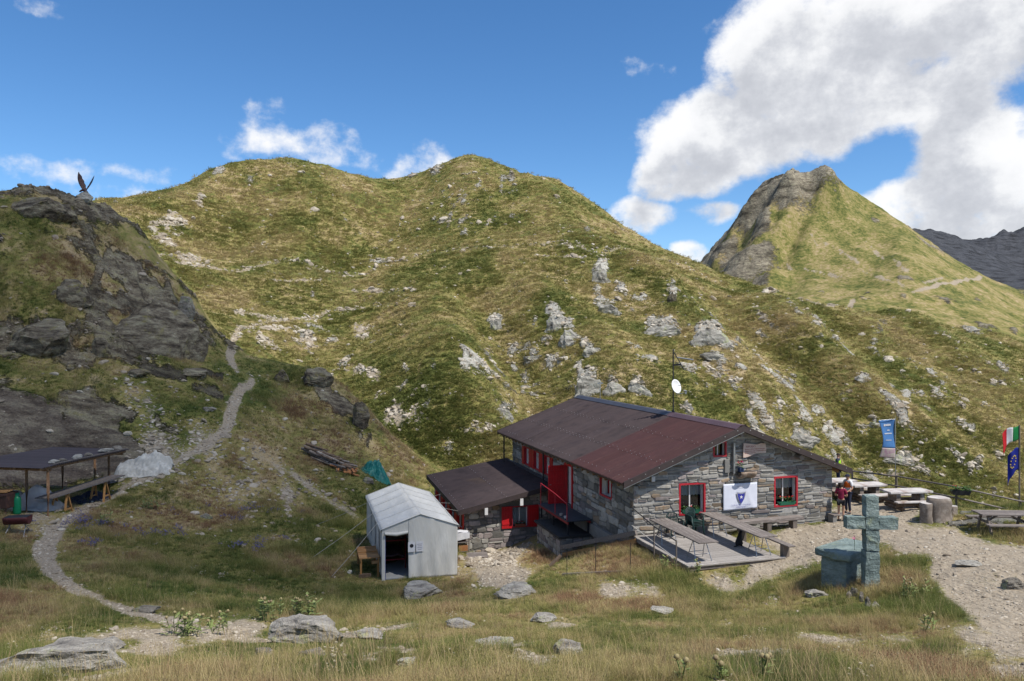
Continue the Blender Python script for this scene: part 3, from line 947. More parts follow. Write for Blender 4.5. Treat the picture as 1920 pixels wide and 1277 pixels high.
def build_terrain():
    mat = terrain_material()
    nr, nc = XX.shape
    idx = np.arange(nr * nc).reshape(nr, nc)
    quads = np.stack([idx[:-1, :-1], idx[:-1, 1:], idx[1:, 1:], idx[1:, :-1]], -1).reshape(-1, 4)
    co = np.stack([XX, YY, ZZ], -1).reshape(-1, 3)
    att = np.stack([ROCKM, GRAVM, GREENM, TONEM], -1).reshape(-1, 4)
    comp = COMP[:-1, :-1].ravel()
    lab = comp.copy()
    lab[(PATHM[:-1, :-1].ravel() > 0.45) & (YY[:-1, :-1].ravel() < 220)] = 5
    lab[(YARDM[:-1, :-1].ravel() > 0.5)] = 6
    names = ['meadow_ground', 'rocky_knoll', 'hillside', 'mountain_peak', 'distant_mountains', 'footpath', 'gravel_yard']
    # shared smooth normals so that the pieces meet without a seam
    e1 = co[quads[:, 2]] - co[quads[:, 0]]
    e2 = co[quads[:, 3]] - co[quads[:, 1]]
    fn = np.cross(e1, e2)
    vn = np.zeros_like(co)
    for k in range(4):
        np.add.at(vn, quads[:, k], fn)
    vn /= np.linalg.norm(vn, axis=1, keepdims=True) + 1e-12
    for k, nm in enumerate(names):
        q = quads[lab == k]
        if len(q) == 0:
            continue
        used, inv = np.unique(q, return_inverse=True)
        inv = inv.reshape(-1, 4)
        me = bpy.data.meshes.new(nm)
        me.vertices.add(len(used))
        me.vertices.foreach_set('co', co[used].astype(np.float32).ravel())
        me.loops.add(inv.size)
        me.loops.foreach_set('vertex_index', inv.astype(np.int32).ravel())
        me.polygons.add(len(inv))
        me.polygons.foreach_set('loop_start', np.arange(0, inv.size, 4, dtype=np.int32))
        me.polygons.foreach_set('use_smooth', np.ones(len(inv), bool))
        me.update(calc_edges=True)
        a = me.attributes.new('ground', 'FLOAT_COLOR', 'POINT')
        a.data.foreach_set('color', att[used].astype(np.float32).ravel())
        me.normals_split_custom_set_from_vertices(vn[used].astype(np.float32).tolist())
        o = link_mesh(nm, me, mat)
        o['kind'] = 'structure'


build_terrain()

# ================================================================== materials for built things
M('stone', (0.145, 0.140, 0.132), (0.235, 0.225, 0.205), 3.0, 0.9, 0.6, 14, c3=(0.17, 0.152, 0.125), attr='rnd', rnd=0.55)
M('stone_rust', (0.155, 0.098, 0.062), (0.225, 0.175, 0.125), 5.0, 0.9, 0.5, 14, c3=(0.13, 0.115, 0.10), attr='rnd', rnd=0.4)
M('stone_purple', (0.17, 0.145, 0.14), (0.25, 0.215, 0.205), 4.0, 0.9, 0.5, 14, c3=(0.15, 0.14, 0.13), attr='rnd', rnd=0.4)
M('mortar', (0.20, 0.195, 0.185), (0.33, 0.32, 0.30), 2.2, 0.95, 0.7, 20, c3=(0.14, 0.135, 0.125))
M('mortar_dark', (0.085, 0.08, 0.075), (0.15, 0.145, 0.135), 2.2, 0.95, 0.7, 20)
M('roof_old', (0.036, 0.027, 0.029), (0.050, 0.037, 0.038), 1.2, 0.7, 0.2, 9, c3=(0.030, 0.023, 0.025), rnd=0.07, spec=0.18)
M('roof_red', (0.062, 0.027, 0.027), (0.046, 0.021, 0.022), 2.4, 0.7, 0.2, 9, c3=(0.066, 0.032, 0.031), rnd=0.07, stretch=(0.5, 4, 1), spec=0.18)
M('ridge_dark', (0.050, 0.052, 0.066), (0.038, 0.038, 0.048), 1.5, 0.45)
M('ridge_red', (0.095, 0.058, 0.066), (0.070, 0.042, 0.048), 1.5, 0.5)
M('fascia', (0.055, 0.040, 0.038), (0.035, 0.026, 0.026), 3, 0.6)
M('under_wood', (0.105, 0.068, 0.040), (0.060, 0.040, 0.026), 4, 0.85, stretch=(1, 6, 6))
M('rafter_wood', (0.22, 0.135, 0.07), (0.15, 0.09, 0.05), 5, 0.8)
M('red_paint', (0.46, 0.010, 0.014), (0.34, 0.010, 0.014), 3, 0.45, 0.1, 30, spec=0.4)
M('red_frame', (0.40, 0.020, 0.032), (0.30, 0.020, 0.030), 3, 0.5)
M('white_paint', (0.62, 0.61, 0.60), (0.52, 0.51, 0.50), 3, 0.7)
M('curtain', (0.55, 0.57, 0.60), (0.42, 0.44, 0.48), 8, 0.9, stretch=(5, 5, 0.3), trans=0.3)
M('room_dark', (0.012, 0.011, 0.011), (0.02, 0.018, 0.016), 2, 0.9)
M('galvanised', (0.35, 0.36, 0.37), (0.26, 0.27, 0.28), 5, 0.4, metal=0.7)
M('screw', (0.55, 0.55, 0.55), None, 5, 0.4, metal=0.6)
M('concrete', (0.20, 0.195, 0.185), (0.15, 0.145, 0.135), 3, 0.95, 0.4, 20)
M('old_wood', (0.20, 0.175, 0.16), (0.125, 0.105, 0.095), 3, 0.85, 0.4, 12, c3=(0.26, 0.235, 0.215), stretch=(1, 7, 7), rnd=0.2)
M('old_wood_y', (0.20, 0.175, 0.16), (0.125, 0.105, 0.095), 3, 0.85, 0.4, 12, c3=(0.26, 0.235, 0.215), stretch=(7, 1, 7), rnd=0.2)
M('old_wood_z', (0.20, 0.165, 0.14), (0.12, 0.10, 0.085), 3, 0.85, 0.4, 12, c3=(0.26, 0.225, 0.195), stretch=(7, 7, 1), rnd=0.2)
M('deck_wood', (0.33, 0.31, 0.29), (0.22, 0.20, 0.185), 3, 0.85, 0.4, 12, c3=(0.40, 0.38, 0.36), stretch=(1, 7, 7), rnd=0.14)
M('new_wood', (0.40, 0.22, 0.085), (0.30, 0.155, 0.06), 3, 0.7, 0.2, 12, c3=(0.46, 0.27, 0.12), stretch=(1, 6, 6), rnd=0.12)
M('new_wood_z', (0.40, 0.21, 0.07), (0.30, 0.15, 0.05), 3, 0.7, 0.2, 12, c3=(0.46, 0.26, 0.10), stretch=(6, 6, 1), rnd=0.12)
M('steel', (0.40, 0.41, 0.42), (0.30, 0.31, 0.32), 6, 0.35, metal=0.8)
M('dark_metal', (0.035, 0.036, 0.04), (0.02, 0.02, 0.024), 6, 0.5, metal=0.3)
M('slate_plate', (0.045, 0.055, 0.068), (0.03, 0.036, 0.045), 3, 0.55)
M('tar_top', (0.022, 0.021, 0.022), (0.04, 0.038, 0.036), 2, 0.9, 0.5, 12)
M('leaf', (0.045, 0.095, 0.018), (0.025, 0.060, 0.012), 9, 0.7, rnd=0.3)
M('petal_red', (0.55, 0.02, 0.02), (0.40, 0.015, 0.03), 9, 0.6)
M('petal_pink', (0.55, 0.06, 0.25), (0.40, 0.05, 0.2), 9, 0.6)
M('petal_white', (0.7, 0.68, 0.66), None, 9, 0.6)
M('pot_blue', (0.03, 0.05, 0.12), (0.02, 0.035, 0.08), 5, 0.5)
M('box_green', (0.02, 0.12, 0.07), (0.015, 0.09, 0.05), 5, 0.5)
M('terracotta', (0.26, 0.075, 0.045), (0.2, 0.055, 0.035), 5, 0.7)

# ------------------------------------------------------------------ hut
HUT_RZ = R(17.0)
HUT_O = Vector((4.78, 30.2, 0.0))
hut = empty('mountain_hut', HUT_O, HUT_RZ, 'grey stone mountain hut with brown corrugated roof and red shutters', 'building')


def hut_pt(w, t, z=0.0):
    """world position from hut coordinates: w along the gable, t along the ridge"""
    c, s = math.cos(HUT_RZ), math.sin(HUT_RZ)
    return Vector((HUT_O.x + c * w - s * t, HUT_O.y + s * w + c * t, z))


RIDGE_W, RIDGE_Z, EAVE_L, EAVE_R, EAVE_Z = 4.69, 4.29, -0.60, 9.98, 2.305
SLOPE = (RIDGE_Z - EAVE_Z) / (RIDGE_W - EAVE_L)


def roof_z(w):
    return RIDGE_Z - abs(w - RIDGE_W) * SLOPE


def wall_faces(mb, x0, x1, base, top, holes, fmap, depth=0.3):
    """front skin of a wall with rectangular openings and their reveals"""
    xs = sorted(set([x0, x1] + [h[k] for h in holes for k in (0, 1)] + ([RIDGE_W] if x0 < RIDGE_W < x1 and top(RIDGE_W) > 4 else [])))
    for a, b in zip(xs[:-1], xs[1:]):
        zs = sorted([(h[2], h[3]) for h in holes if h[0] <= a + 1e-6 and h[1] >= b - 1e-6])
        lo = base
        for z0, z1 in zs:
            mb.quad(fmap(a, 0, lo), fmap(b, 0, lo), fmap(b, 0, z0), fmap(a, 0, z0))
            lo = z1
        mb.quad(fmap(a, 0, lo), fmap(b, 0, lo), fmap(b, 0, top(b)), fmap(a, 0, top(a)))
    for (a, b, z0, z1) in holes:
        mb.quad(fmap(a, 0, z0), fmap(b, 0, z0), fmap(b, -depth, z0), fmap(a, -depth, z0))
        mb.quad(fmap(a, 0, z1), fmap(b, 0, z1), fmap(b, -depth, z1), fmap(a, -depth, z1))
        mb.quad(fmap(a, 0, z0), fmap(a, 0, z1), fmap(a, -depth, z1), fmap(a, -depth, z0))
        mb.quad(fmap(b, 0, z0), fmap(b, 0, z1), fmap(b, -depth, z1), fmap(b, -depth, z0))


def stone_cells(x0, x1, base, top, holes, hr, lr, split=0.45, rs=None):
    rs = rs or random
    cells = []
    z = base
    zmax = max(top(x0), top(x1), top(RIDGE_W) if x0 < RIDGE_W < x1 else -99)
    k = 0
    while z < zmax:
        h = rs.uniform(*hr)
        x = x0 - rs.uniform(0, lr[0])
        while x < x1:
            L = rs.uniform(*lr) * (1.5 if rs.random() < 0.12 else 1)
            a, b = max(x, x0), min(x + L, x1)
            x += L
            wob = 0.035 * math.sin(a * 1.7 + k) + 0.03 * math.sin(a * 0.63 + 2 * k)
            parts = [(z, z + h)]
            if h > hr[0] * 1.35 and rs.random() < split:
                m = z + h * rs.uniform(0.35, 0.65)
                parts = [(z, m), (m, z + h)]
            for (c, d) in parts:
                c, d = c + wob, d + wob
                spans = [(a, b)]
                for (ha, hb, hz0, hz1) in holes:
                    if d > hz0 - 0.02 and c < hz1 + 0.02:
                        ns = []
                        for (p, q) in spans:
                            if q <= ha or p >= hb:
                                ns.append((p, q))
                            else:
                                if p < ha - 0.03:
                                    ns.append((p, ha - 0.01))
                                if q > hb + 0.03:
                                    ns.append((hb + 0.01, q))
                        spans = ns
                for (p, q) in spans:
                    tp = min(top(p), top(q)) - 0.02
                    if q - p < 0.07 or tp - c < 0.05 or c < base - 0.1:
                        continue
                    cells.append((p, q, c, min(d, tp)))
        z += h
        k += 1
    return cells


def stone_geo(cell, fmap, rs, gap=0.014, proud=(0.012, 0.05)):
    p, q, c, d = cell
    p, q, c, d = p + gap, q - gap, c + gap * 0.8, d - gap * 0.8
    W, H = q - p, d - c
    cx, cz = (p + q) / 2, (c + d) / 2
    ring = []
    cut = min(W, H) * rs.uniform(0.18, 0.42)
    skew = rs.uniform(-0.5, 0.5) * min(H, 0.12)
    for (sx, sz, first) in ((-1, -1, 0), (1, -1, 1), (1, 1, 0), (-1, 1, 1)):
        ca = cut * rs.uniform(0.4, 1.7)
        cb = cut * rs.uniform(0.3, 1.2)
        a = (cx + sx * (W / 2 - ca), cz + sz * H / 2)
        b = (cx + sx * W / 2, cz + sz * (H / 2 - cb))
        ring += [a, b] if first else [b, a]
    ring = [(x + rs.uniform(-0.08, 0.08) * H, z + rs.uniform(-0.07, 0.07) * H + skew * (x - cx) / max(W, 0.1)) for x, z in ring]
    ring = [(min(max(x, p - gap), q + gap), z) for x, z in ring]
    pr = rs.uniform(*proud)
    n = len(ring)
    vs = [fmap(x, -0.02, z) for x, z in ring]
    vs += [fmap(x, pr * 0.6, z) for x, z in ring]
    vs += [fmap(cx + (x - cx) * 0.86, pr + rs.uniform(-0.006, 0.006), cz + (z - cz) * 0.78) for x, z in ring]
    fs = [tuple(range(2 * n, 3 * n))]
    for l in (0, 1):
        fs += [(l * n + i, l * n + (i + 1) % n, (l + 1) * n + (i + 1) % n, (l + 1) * n + i) for i in range(n)]
    return vs, fs


def set_rnd(me, values):
    a = me.attributes.new('rnd', 'FLOAT', 'FACE')
    a.data.foreach_set('value', values)


def lay_stones(parent, cells, fmap, mats, weights, seed, limit=300, gap=0.014, proud=(0.012, 0.05)):
    rs = random.Random(seed)
    cells = sorted(cells, key=lambda c: -(c[1] - c[0]) * (c[3] - c[2]))
    rest = {}
    for i, c in enumerate(cells):
        vs, fs = stone_geo(c, fmap, rs, gap, proud)
        mt = rs.choices(mats, weights)[0]
        val = rs.random()
        if i < limit:
            me = bpy.data.meshes.new('stone')
            me.from_pydata([tuple(v) for v in vs], [], fs)
            set_rnd(me, [val] * len(fs))
            link_mesh('stone', me, MATS[mt], parent)
        else:
            mb, vals = rest.setdefault(mt, (MB(), []))
            mb.add(vs, fs)
            vals += [val] * len(fs)
    for mt, (mb, vals) in rest.items():
        o = mb.build('small_stones', MATS[mt], parent)
        set_rnd(o.data, vals)
        o['kind'] = 'stuff'


def window(parent, fmap, hole, frame_mat, frame_w=0.07, recess=0.2, curtain=0.0, proud=0.03, sash=True, drape=None):
    """window part: frame with pane, sash bars and curtain as sub-parts"""
    a, b, z0, z1 = hole
    mb = MB()
    for (p, q, c, d) in ((a - frame_w * 0.4, b + frame_w * 0.4, z0 - frame_w * 0.5, z0 + frame_w * 0.5), (a - frame_w * 0.4, b + frame_w * 0.4, z1 - frame_w * 0.5, z1 + frame_w * 0.5),
                         (a - frame_w * 0.45, a + frame_w * 0.55, z0 + frame_w * 0.5, z1 - frame_w * 0.5), (b - frame_w * 0.55, b + frame_w * 0.45, z0 + frame_w * 0.5, z1 - frame_w * 0.5)):
        vs = [fmap(x, dd, z) for dd in (-0.06, proud) for x, z in ((p, c), (q, c), (q, d), (p, d))]
        mb.add(vs, [(4, 5, 6, 7), (0, 1, 5, 4), (1, 2, 6, 5), (2, 3, 7, 6), (3, 0, 4, 7)])
    w = mb.build('window', frame_mat, parent)
    rv = MB()
    e = 0.012
    for pts in (((a + e, z0), (a + e, z1)), ((b - e, z0), (b - e, z1)), ((a, z0 + e), (b, z0 + e)), ((a, z1 - e), (b, z1 - e))):
        (xa, za), (xb, zb) = pts
        rv.quad(fmap(xa, -0.06, za), fmap(xb, -0.06, zb), fmap(xb, -recess - 0.05, zb), fmap(xa, -recess - 0.05, za))
    rv.build('reveal', MATS['white_paint'], w)
    g = MB()
    g.quad(fmap(a, -recess, z0), fmap(b, -recess, z0), fmap(b, -recess, z1), fmap(a, -recess, z1))
    g.build('pane', MATS['glass'], w)
    if sash:
        s = MB()
        m = (a + b) / 2
        for (p, q, c, d) in ((m - 0.025, m + 0.025, z0 + 0.01, z1 - 0.01), (a + 0.01, a + 0.055, z0 + 0.01, z1 - 0.01), (b - 0.055, b - 0.01, z0 + 0.01, z1 - 0.01), (a + 0.06, m - 0.03, z1 - 0.06, z1 - 0.012), (m + 0.03, b - 0.06, z1 - 0.06, z1 - 0.012)):
            vs = [fmap(x, dd, z) for dd in (-recess - 0.02, -recess + 0.02) for x, z in ((p, c), (q, c), (q, d), (p, d))]
            s.add(vs, [(4, 5, 6, 7), (0, 1, 5, 4), (1, 2, 6, 5), (2, 3, 7, 6), (3, 0, 4, 7)])
        s.build('sash', MATS['white_paint'], w)
    if curtain:
        def fn(i, j):
            x = a + 0.04 + (b - a - 0.08) * i
            scal = 0.035 * abs(math.sin(i * 22)) if j < 0.01 else 0
            z = z1 - 0.02 - (z1 - z0) * curtain * (1 - j) + scal
            return fmap(x, -recess - 0.05 + 0.012 * math.sin(i * 44), z)
        cm = MB().grid(fn, 40, 2)
        cm.build('curtain', MATS['curtain'], w)
    return w


def glass_material():
    m = bpy.data.materials.new('glass')
    m.use_nodes = True
    t = m.node_tree
    w = NT(t)
    t.nodes.remove(t.nodes['Principled BSDF'])
    gl = w.n('ShaderNodeBsdfGlossy')
    gl.inputs['Roughness'].default_value = 0.03
    tr = w.n('ShaderNodeBsdfTransparent')
    tr.inputs[0].default_value = (0.86, 0.9, 0.9, 1)
    fr = w.n('ShaderNodeFresnel')
    mx = w.n('ShaderNodeMixShader')
    t.links.new(w.math('ADD', fr.outputs[0], 0.03), mx.inputs[0])
    t.links.new(tr.outputs[0], mx.inputs[1])
    t.links.new(gl.outputs[0], mx.inputs[2])
    t.links.new(mx.outputs[0], t.nodes['Material Output'].inputs[0])
    MATS['glass'] = m


glass_material()


def flowers(name, n, size, mats_petal, seed, leaves=40, box=None, box_mat=None, parent=None, label=None, cat='flowers', loc=(0, 0, 0), rz=0):
    """a pot or box with leaves and blossoms"""
    rs = random.Random(seed)
    e = empty(name, loc, rz, label, cat)
    if box:
        b = MB()
        bx, by, bz = box
        vs = [(x * k, y * k, z) for z, k in ((0, 0.86), (bz, 1.0)) for x, y in ((-bx / 2, -by / 2), (bx / 2, -by / 2), (bx / 2, by / 2), (-bx / 2, by / 2))]
        vs += [(x * 0.9, y * 0.8, bz) for x, y in ((-bx / 2, -by / 2), (bx / 2, -by / 2), (bx / 2, by / 2), (-bx / 2, by / 2))]
        vs += [(x * 0.9, y * 0.8, bz - 0.03) for x, y in ((-bx / 2, -by / 2), (bx / 2, -by / 2), (bx / 2, by / 2), (-bx / 2, by / 2))]
        fs = [(0, 3, 2, 1)] + [(i, (i + 1) % 4, 4 + (i + 1) % 4, 4 + i) for i in range(4)] + [(4 + i, 4 + (i + 1) % 4, 8 + (i + 1) % 4, 8 + i) for i in range(4)] + [(8 + i, 8 + (i + 1) % 4, 12 + (i + 1) % 4, 12 + i) for i in range(4)] + [(12, 13, 14, 15)]
        b.add(vs, fs)
        b.build('planter', box_mat, e)
    z0 = box[2] - 0.03 if box else 0
    lf = MB()
    for _ in range(leaves):
        p = Vector((rs.uniform(-1, 1) * size[0] / 2, rs.uniform(-1, 1) * size[1] / 2, z0 + rs.random() * size[2] * 0.8))
        a = rs.uniform(0, 6.28)
        s = rs.uniform(0.03, 0.06)
        d = Vector((math.cos(a), math.sin(a), rs.uniform(-0.2, 0.7))) * s
        n2 = Vector((-math.sin(a), math.cos(a), rs.uniform(-.3, .3))) * s * 0.7
        lf.add([p, p + d + n2, p + d * 2, p + d - n2], [(0, 1, 2, 3)])
    lf.build('foliage', MATS['leaf'], e)
    for k in range(n):
        mb = MB()
        c = Vector((rs.uniform(-1, 1) * size[0] / 2, rs.uniform(-1, 1) * size[1] / 2, z0 + size[2] * rs.uniform(0.6, 1.1)))
        for _ in range(9):
            d = Vector((rs.gauss(0, 1), rs.gauss(0, 1), rs.gauss(0, 0.7))).normalized() * 0.028
            s = Vector((d.y, -d.x, 0.01)) * 0.9
            mb.add([c + d - s, c + d * 1.7, c + d + s, c + d * 0.2], [(0, 1, 2, 3)])
        mb.build('blossom', rs.choice(mats_petal), e)
    return e


def build_hut():
    # --- gable wall facing the yard
    def fg(x, d, z):
        return Vector((x, -d, z))

    def px(u, v):
        k = (u - CU) / F
        c, s = math.cos(HUT_RZ), math.sin(HUT_RZ)
        w = (HUT_O.y * k - HUT_O.x) / (c - s * k)
        return w, CAMZ - (v - CV) / F * (HUT_O.y + s * w)
    wl0, zt = px(1274, 908)
    wl1, zb = px(1321, 962)
    lw = (wl0, wl1, zb + 0.02, zt)
    wr0, zt2 = px(1452, 895)
    wr1, zb2 = px(1494, 946)
    rw = (wr0, wr1, zb2, zt2)
    wt0, ztt = px(1338, 829)
    wt1, ztb = px(1361, 854)
    tw = (wt0, wt1, ztb, min(ztt, roof_z(wt0) - 0.22))
    holes = [lw, rw, tw]
    W, L = 9.35, 16.2
    topg = lambda x: roof_z(x) - 0.16
    mb = MB()
    wall_faces(mb, 0, W, -0.6, topg, holes, fg)
    gw = mb.build('gable_wall', MATS['mortar'], hut)
    cells = stone_cells(0, W, -0.5, topg, holes, (0.085, 0.21), (0.22, 0.72), 0.5, random.Random(3))
    lay_stones(gw, cells, fg, ['stone', 'stone_rust', 'stone_purple'], [0.76, 0.13, 0.11], 5)
    window(hut, fg, lw, MATS['red_frame'], 0.075, 0.22, 0.42)
    window(hut, fg, rw, MATS['red_frame'], 0.075, 0.22, 0.42)
    window(hut, fg, tw, MATS['red_frame'], 0.065, 0.18, 0.0)
    # --- long wall on the left
    def fl(x, d, z):
        return Vector((-d, x, z))
    topl = lambda x: roof_z(0.0) - 0.1
    smallw = (2.05, 3.25, 1.15, 1.93)
    door = (6.5, 7.4, -0.1, 1.78)
    ups = [(9.55, 10.35, 0.85, 1.8), (11.25, 12.05, 0.85, 1.8), (12.95, 13.75, 0.85, 1.8)]
    hl = [smallw, door] + ups
    mb = MB()
    wall_faces(mb, 0, L, -2.8, topl, hl, fl)
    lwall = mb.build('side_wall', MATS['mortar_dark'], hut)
    cells = stone_cells(0, 9.4, -1.0, topl, hl, (0.15, 0.36), (0.28, 0.85), 0.4, random.Random(8))
    lay_stones(lwall, cells, fl, ['stone', 'stone_rust', 'stone_purple'], [0.8, 0.1, 0.1], 9)
    cells = stone_cells(9.4, L, 0.5, topl, hl, (0.15, 0.3), (0.28, 0.8), 0.4, random.Random(18))
    lay_stones(lwall, cells, fl, ['stone', 'stone_rust'], [0.9, 0.1], 19)
    window(hut, fl, smallw, MATS['red_frame'], 0.07, 0.2, 0.3)
    for h in ups:
        window(hut, fl, h, MATS['red_frame'], 0.06, 0.16, 1.0, sash=False)
        for s, x in ((-1, h[0]), (1, h[1])):
            sb = MB()
            xc = x + s * 0.22
            for k in range(3):
                sb.box((-0.06, xc - 0.14 + 0.14 * k, (h[2] + h[3]) / 2), (0.035, 0.132, h[3] - h[2] + 0.06))
            sb.box((-0.085, xc, h[2] + 0.2), (0.02, 0.4, 0.09))
            sb.box((-0.085, xc, h[3] - 0.2), (0.02, 0.4, 0.09))
            sb.build('shutter', MATS['red_paint'], hut)
    # door: frame, white inner curtain, leaf swung out square to the wall
    fr = MB()
    a, b, z0, z1 = door
    fr.box((0.0, a - 0.05, (z0 + z1) / 2), (0.16, 0.12, z1 - z0 + 0.1))
    fr.box((0.0, b + 0.05, (z0 + z1) / 2), (0.16, 0.12, z1 - z0 + 0.1))
    fr.box((0.0, (a + b) / 2, z1 + 0.06), (0.16, b - a, 0.11))
    d = fr.build('door', MATS['red_paint'], hut)
    MB().box((0.16, (a + b) / 2, (z0 + z1) / 2), (0.04, b - a - 0.04, z1 - z0 - 0.02)).build('inner_door', MATS['white_paint'], d)
    lf = MB()
    for k in range(6):
        lf.box((-0.16 - 0.135 * k, b + 0.03, (z0 + z1) / 2), (0.128, 0.04, z1 - z0 - 0.04))
    for zz in (z0 + 0.3, (z0 + z1) / 2, z1 - 0.3):
        lf.box((-0.5, b + 0.003, zz), (0.76, 0.02, 0.1))
    lf.build('door_leaf', MATS['red_paint'], d)
    MB().tube((-0.86, b - 0.06, 0.85), (-0.78, b - 0.06, 0.85), 0.014).build('handle', MATS['steel'], d)
    # --- hidden right and rear walls and the dark inside
    mb = MB()
    mb.quad((W, 0, -0.6), (W, L, -2.8), (W, L, topg(W)), (W, 0, topg(W)))
    mb.add([(0, L, -2.8), (W, L, -2.8), (W, L, topg(W)), (RIDGE_W, L, topg(RIDGE_W)), (0, L, topg(0))], [(0, 1, 2, 3, 4)])
    mb.build('rear_wall', MATS['stone_plain'], hut)
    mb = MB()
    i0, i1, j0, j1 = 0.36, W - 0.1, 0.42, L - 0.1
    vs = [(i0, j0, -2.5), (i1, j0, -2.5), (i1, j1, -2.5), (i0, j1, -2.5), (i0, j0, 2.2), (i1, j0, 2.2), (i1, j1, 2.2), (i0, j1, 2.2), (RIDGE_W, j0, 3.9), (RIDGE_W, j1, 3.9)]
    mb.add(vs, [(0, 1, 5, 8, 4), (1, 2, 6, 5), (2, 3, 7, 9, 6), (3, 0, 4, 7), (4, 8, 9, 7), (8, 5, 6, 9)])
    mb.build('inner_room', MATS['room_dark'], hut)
    # --- corner trims: concrete foot along the left wall
    MB().box((-0.06, 3.2, -0.55), (0.16, 6.4, 0.5)).build('footing', MATS['concrete'], hut)
    # --- roof: corrugated sheets laid in rows
    T0, T1, TM = -0.42, 17.3, 5.1
    under = MB()
    for s, we in ((-1, EAVE_L), (1, EAVE_R)):
        vs = [(RIDGE_W, T0 + 0.05, RIDGE_Z - 0.05), (we, T0 + 0.05, EAVE_Z - 0.05), (we, T1 - 0.05, EAVE_Z - 0.05), (RIDGE_W, T1 - 0.05, RIDGE_Z - 0.05)]
        vs += [(x, y, z - 0.09) for x, y, z in vs]
        under.add(vs, [(0, 1, 2, 3), (7, 6, 5, 4), (0, 4, 5, 1), (1, 5, 6, 2), (2, 6, 7, 3), (3, 7, 4, 0)])
    roof = under.build('roof', MATS['under_wood'], hut)
    per, amp = 0.15, 0.032
    def sheet(t0, t1, wa, wb, lift, nm, mt):
        n = int(round((t1 - t0) / per * 4))
        def fn(i, j):
            t = t0 + (t1 - t0) * i
            w = wa + (wb - wa) * j
            return (w, t, roof_z(w) + amp * math.sin(2 * math.pi * t / per) + lift)
        m = MB().grid(fn, n, 1)
        return m.build(nm, mt, roof)
    cuts = [0.0, 0.36, 0.68, 1.0]
    rs = random.Random(4)
    for s, we in ((-1, EAVE_L), (1, EAVE_R)):
        t = T0
        while t < T1 - 0.05:
            lim = TM if t < TM - 0.05 else T1
            t1 = min(t + 1.035, lim)
            if lim - t1 < 0.4:
                t1 = lim
            for r in range(3):
                wa = RIDGE_W + (we - RIDGE_W) * max(cuts[r] - 0.012, 0)
                wb = RIDGE_W + (we - RIDGE_W) * (cuts[r + 1] + (0.012 if r == 2 else 0))
                sheet(t, t1 + 0.02, wa, wb, 0.012 * (2 - r) + rs.uniform(0, 0.006), 'roof_sheet', MATS['roof_red'] if t < TM - 0.05 else MATS['roof_old'])
            t = t1
    # screws in rows
    sc = MB()
    for s, we in ((-1, EAVE_L), (1, EAVE_R)):
        for q in (0.05, 0.34, 0.37, 0.66, 0.69, 0.96):
            w = RIDGE_W + (we - RIDGE_W) * q
            t = T0 + per * 0.25
            while t < T1:
                if rs.random() < 0.85:
                    sc.box((w, t, roof_z(w) + amp + 0.04), (0.02, 0.02, 0.015))
                t += per * 3
    so = sc.build('roof_screws', MATS['screw'], roof)
    so['kind'] = 'stuff'
    # ridge caps: dark far part and plum near part
    for t0, t1, mt, up in ((T0 - 0.02, 5.5, 'ridge_red', 0.0), (5.4, T1, 'ridge_dark', 0.012)):
        cp = MB()
        h = RIDGE_Z + 0.075 + up
        dx = 0.34
        vs = [(RIDGE_W - dx, t0, roof_z(RIDGE_W - dx) + 0.055 + up), (RIDGE_W - 0.1, t0, h), (RIDGE_W + 0.1, t0, h), (RIDGE_W + dx, t0, roof_z(RIDGE_W + dx) + 0.055 + up)]
        vs += [(x, t1, z) for x, _, z in vs]
        cp.add(vs, [(0, 1, 5, 4), (1, 2, 6, 5), (2, 3, 7, 6)])
        cp.build('ridge_cap', MATS[mt], roof, solid=0.01)
    # verge boards on the gable front, with the pale drip edge below
    for s, we in ((-1, EAVE_L - 0.03), (1, EAVE_R + 0.03)):
        for tt, nm in ((T0 - 0.03, 'verge_board'), (T1 + 0.02, 'verge_board')):
            vb = MB()
            vs = []
            for yy in (tt - 0.02, tt + 0.02):
                for w in (RIDGE_W, we):
                    vs += [(w, yy, roof_z(w) + 0.06), (w, yy, roof_z(w) - 0.19)]
            vb.add(vs, [(0, 1, 3, 2), (4, 6, 7, 5), (0, 2, 6, 4), (1, 5, 7, 3), (2, 3, 7, 6), (0, 4, 5, 1)])
            vb.build(nm, MATS['fascia'], roof)
        if s < 0:
            de = MB()
            de.bar((RIDGE_W, T0 - 0.035, roof_z(RIDGE_W) - 0.205), (we, T0 - 0.035, roof_z(we) - 0.205), 0.03, 0.02)
            de.build('drip_edge', MATS['galvanised'], roof)
    vsn = MB()
    for s, we in ((-1, EAVE_L), (1, EAVE_R)):
        for k in range(9):
            w = RIDGE_W + (we - RIDGE_W) * (k + 0.5) / 9
            vsn.box((w, T0 - 0.055, roof_z(w) - 0.03), (0.03, 0.012, 0.03))
    o = vsn.build('verge_screws', MATS['screw'], roof)
    o['kind'] = 'stuff'
    # eave board right, gutterless left eave with rafter tails
    MB().box((EAVE_R + 0.01, (T0 + T1) / 2, EAVE_Z - 0.1), (0.03, T1 - T0 - 0.1, 0.13)).build('eave_board', MATS['fascia'], roof)
    MB().box((EAVE_L - 0.01, (T0 + T1) / 2, EAVE_Z - 0.06), (0.03, T1 - T0 - 0.1, 0.06)).build('eave_board', MATS['fascia'], roof)
    t = 0.3
    while t < 16.5:
        for s, wa, wb in ((-1, EAVE_L + 0.04, 0.3), (1, EAVE_R - 0.05, W - 0.3)):
            r = MB()
            r.bar((wa, t, roof_z(wa) - 0.21), (wb, t, roof_z(wb) - 0.21), 0.09, 0.12)
            r.build('rafter', MATS['rafter_wood'], roof)
        t += 0.62
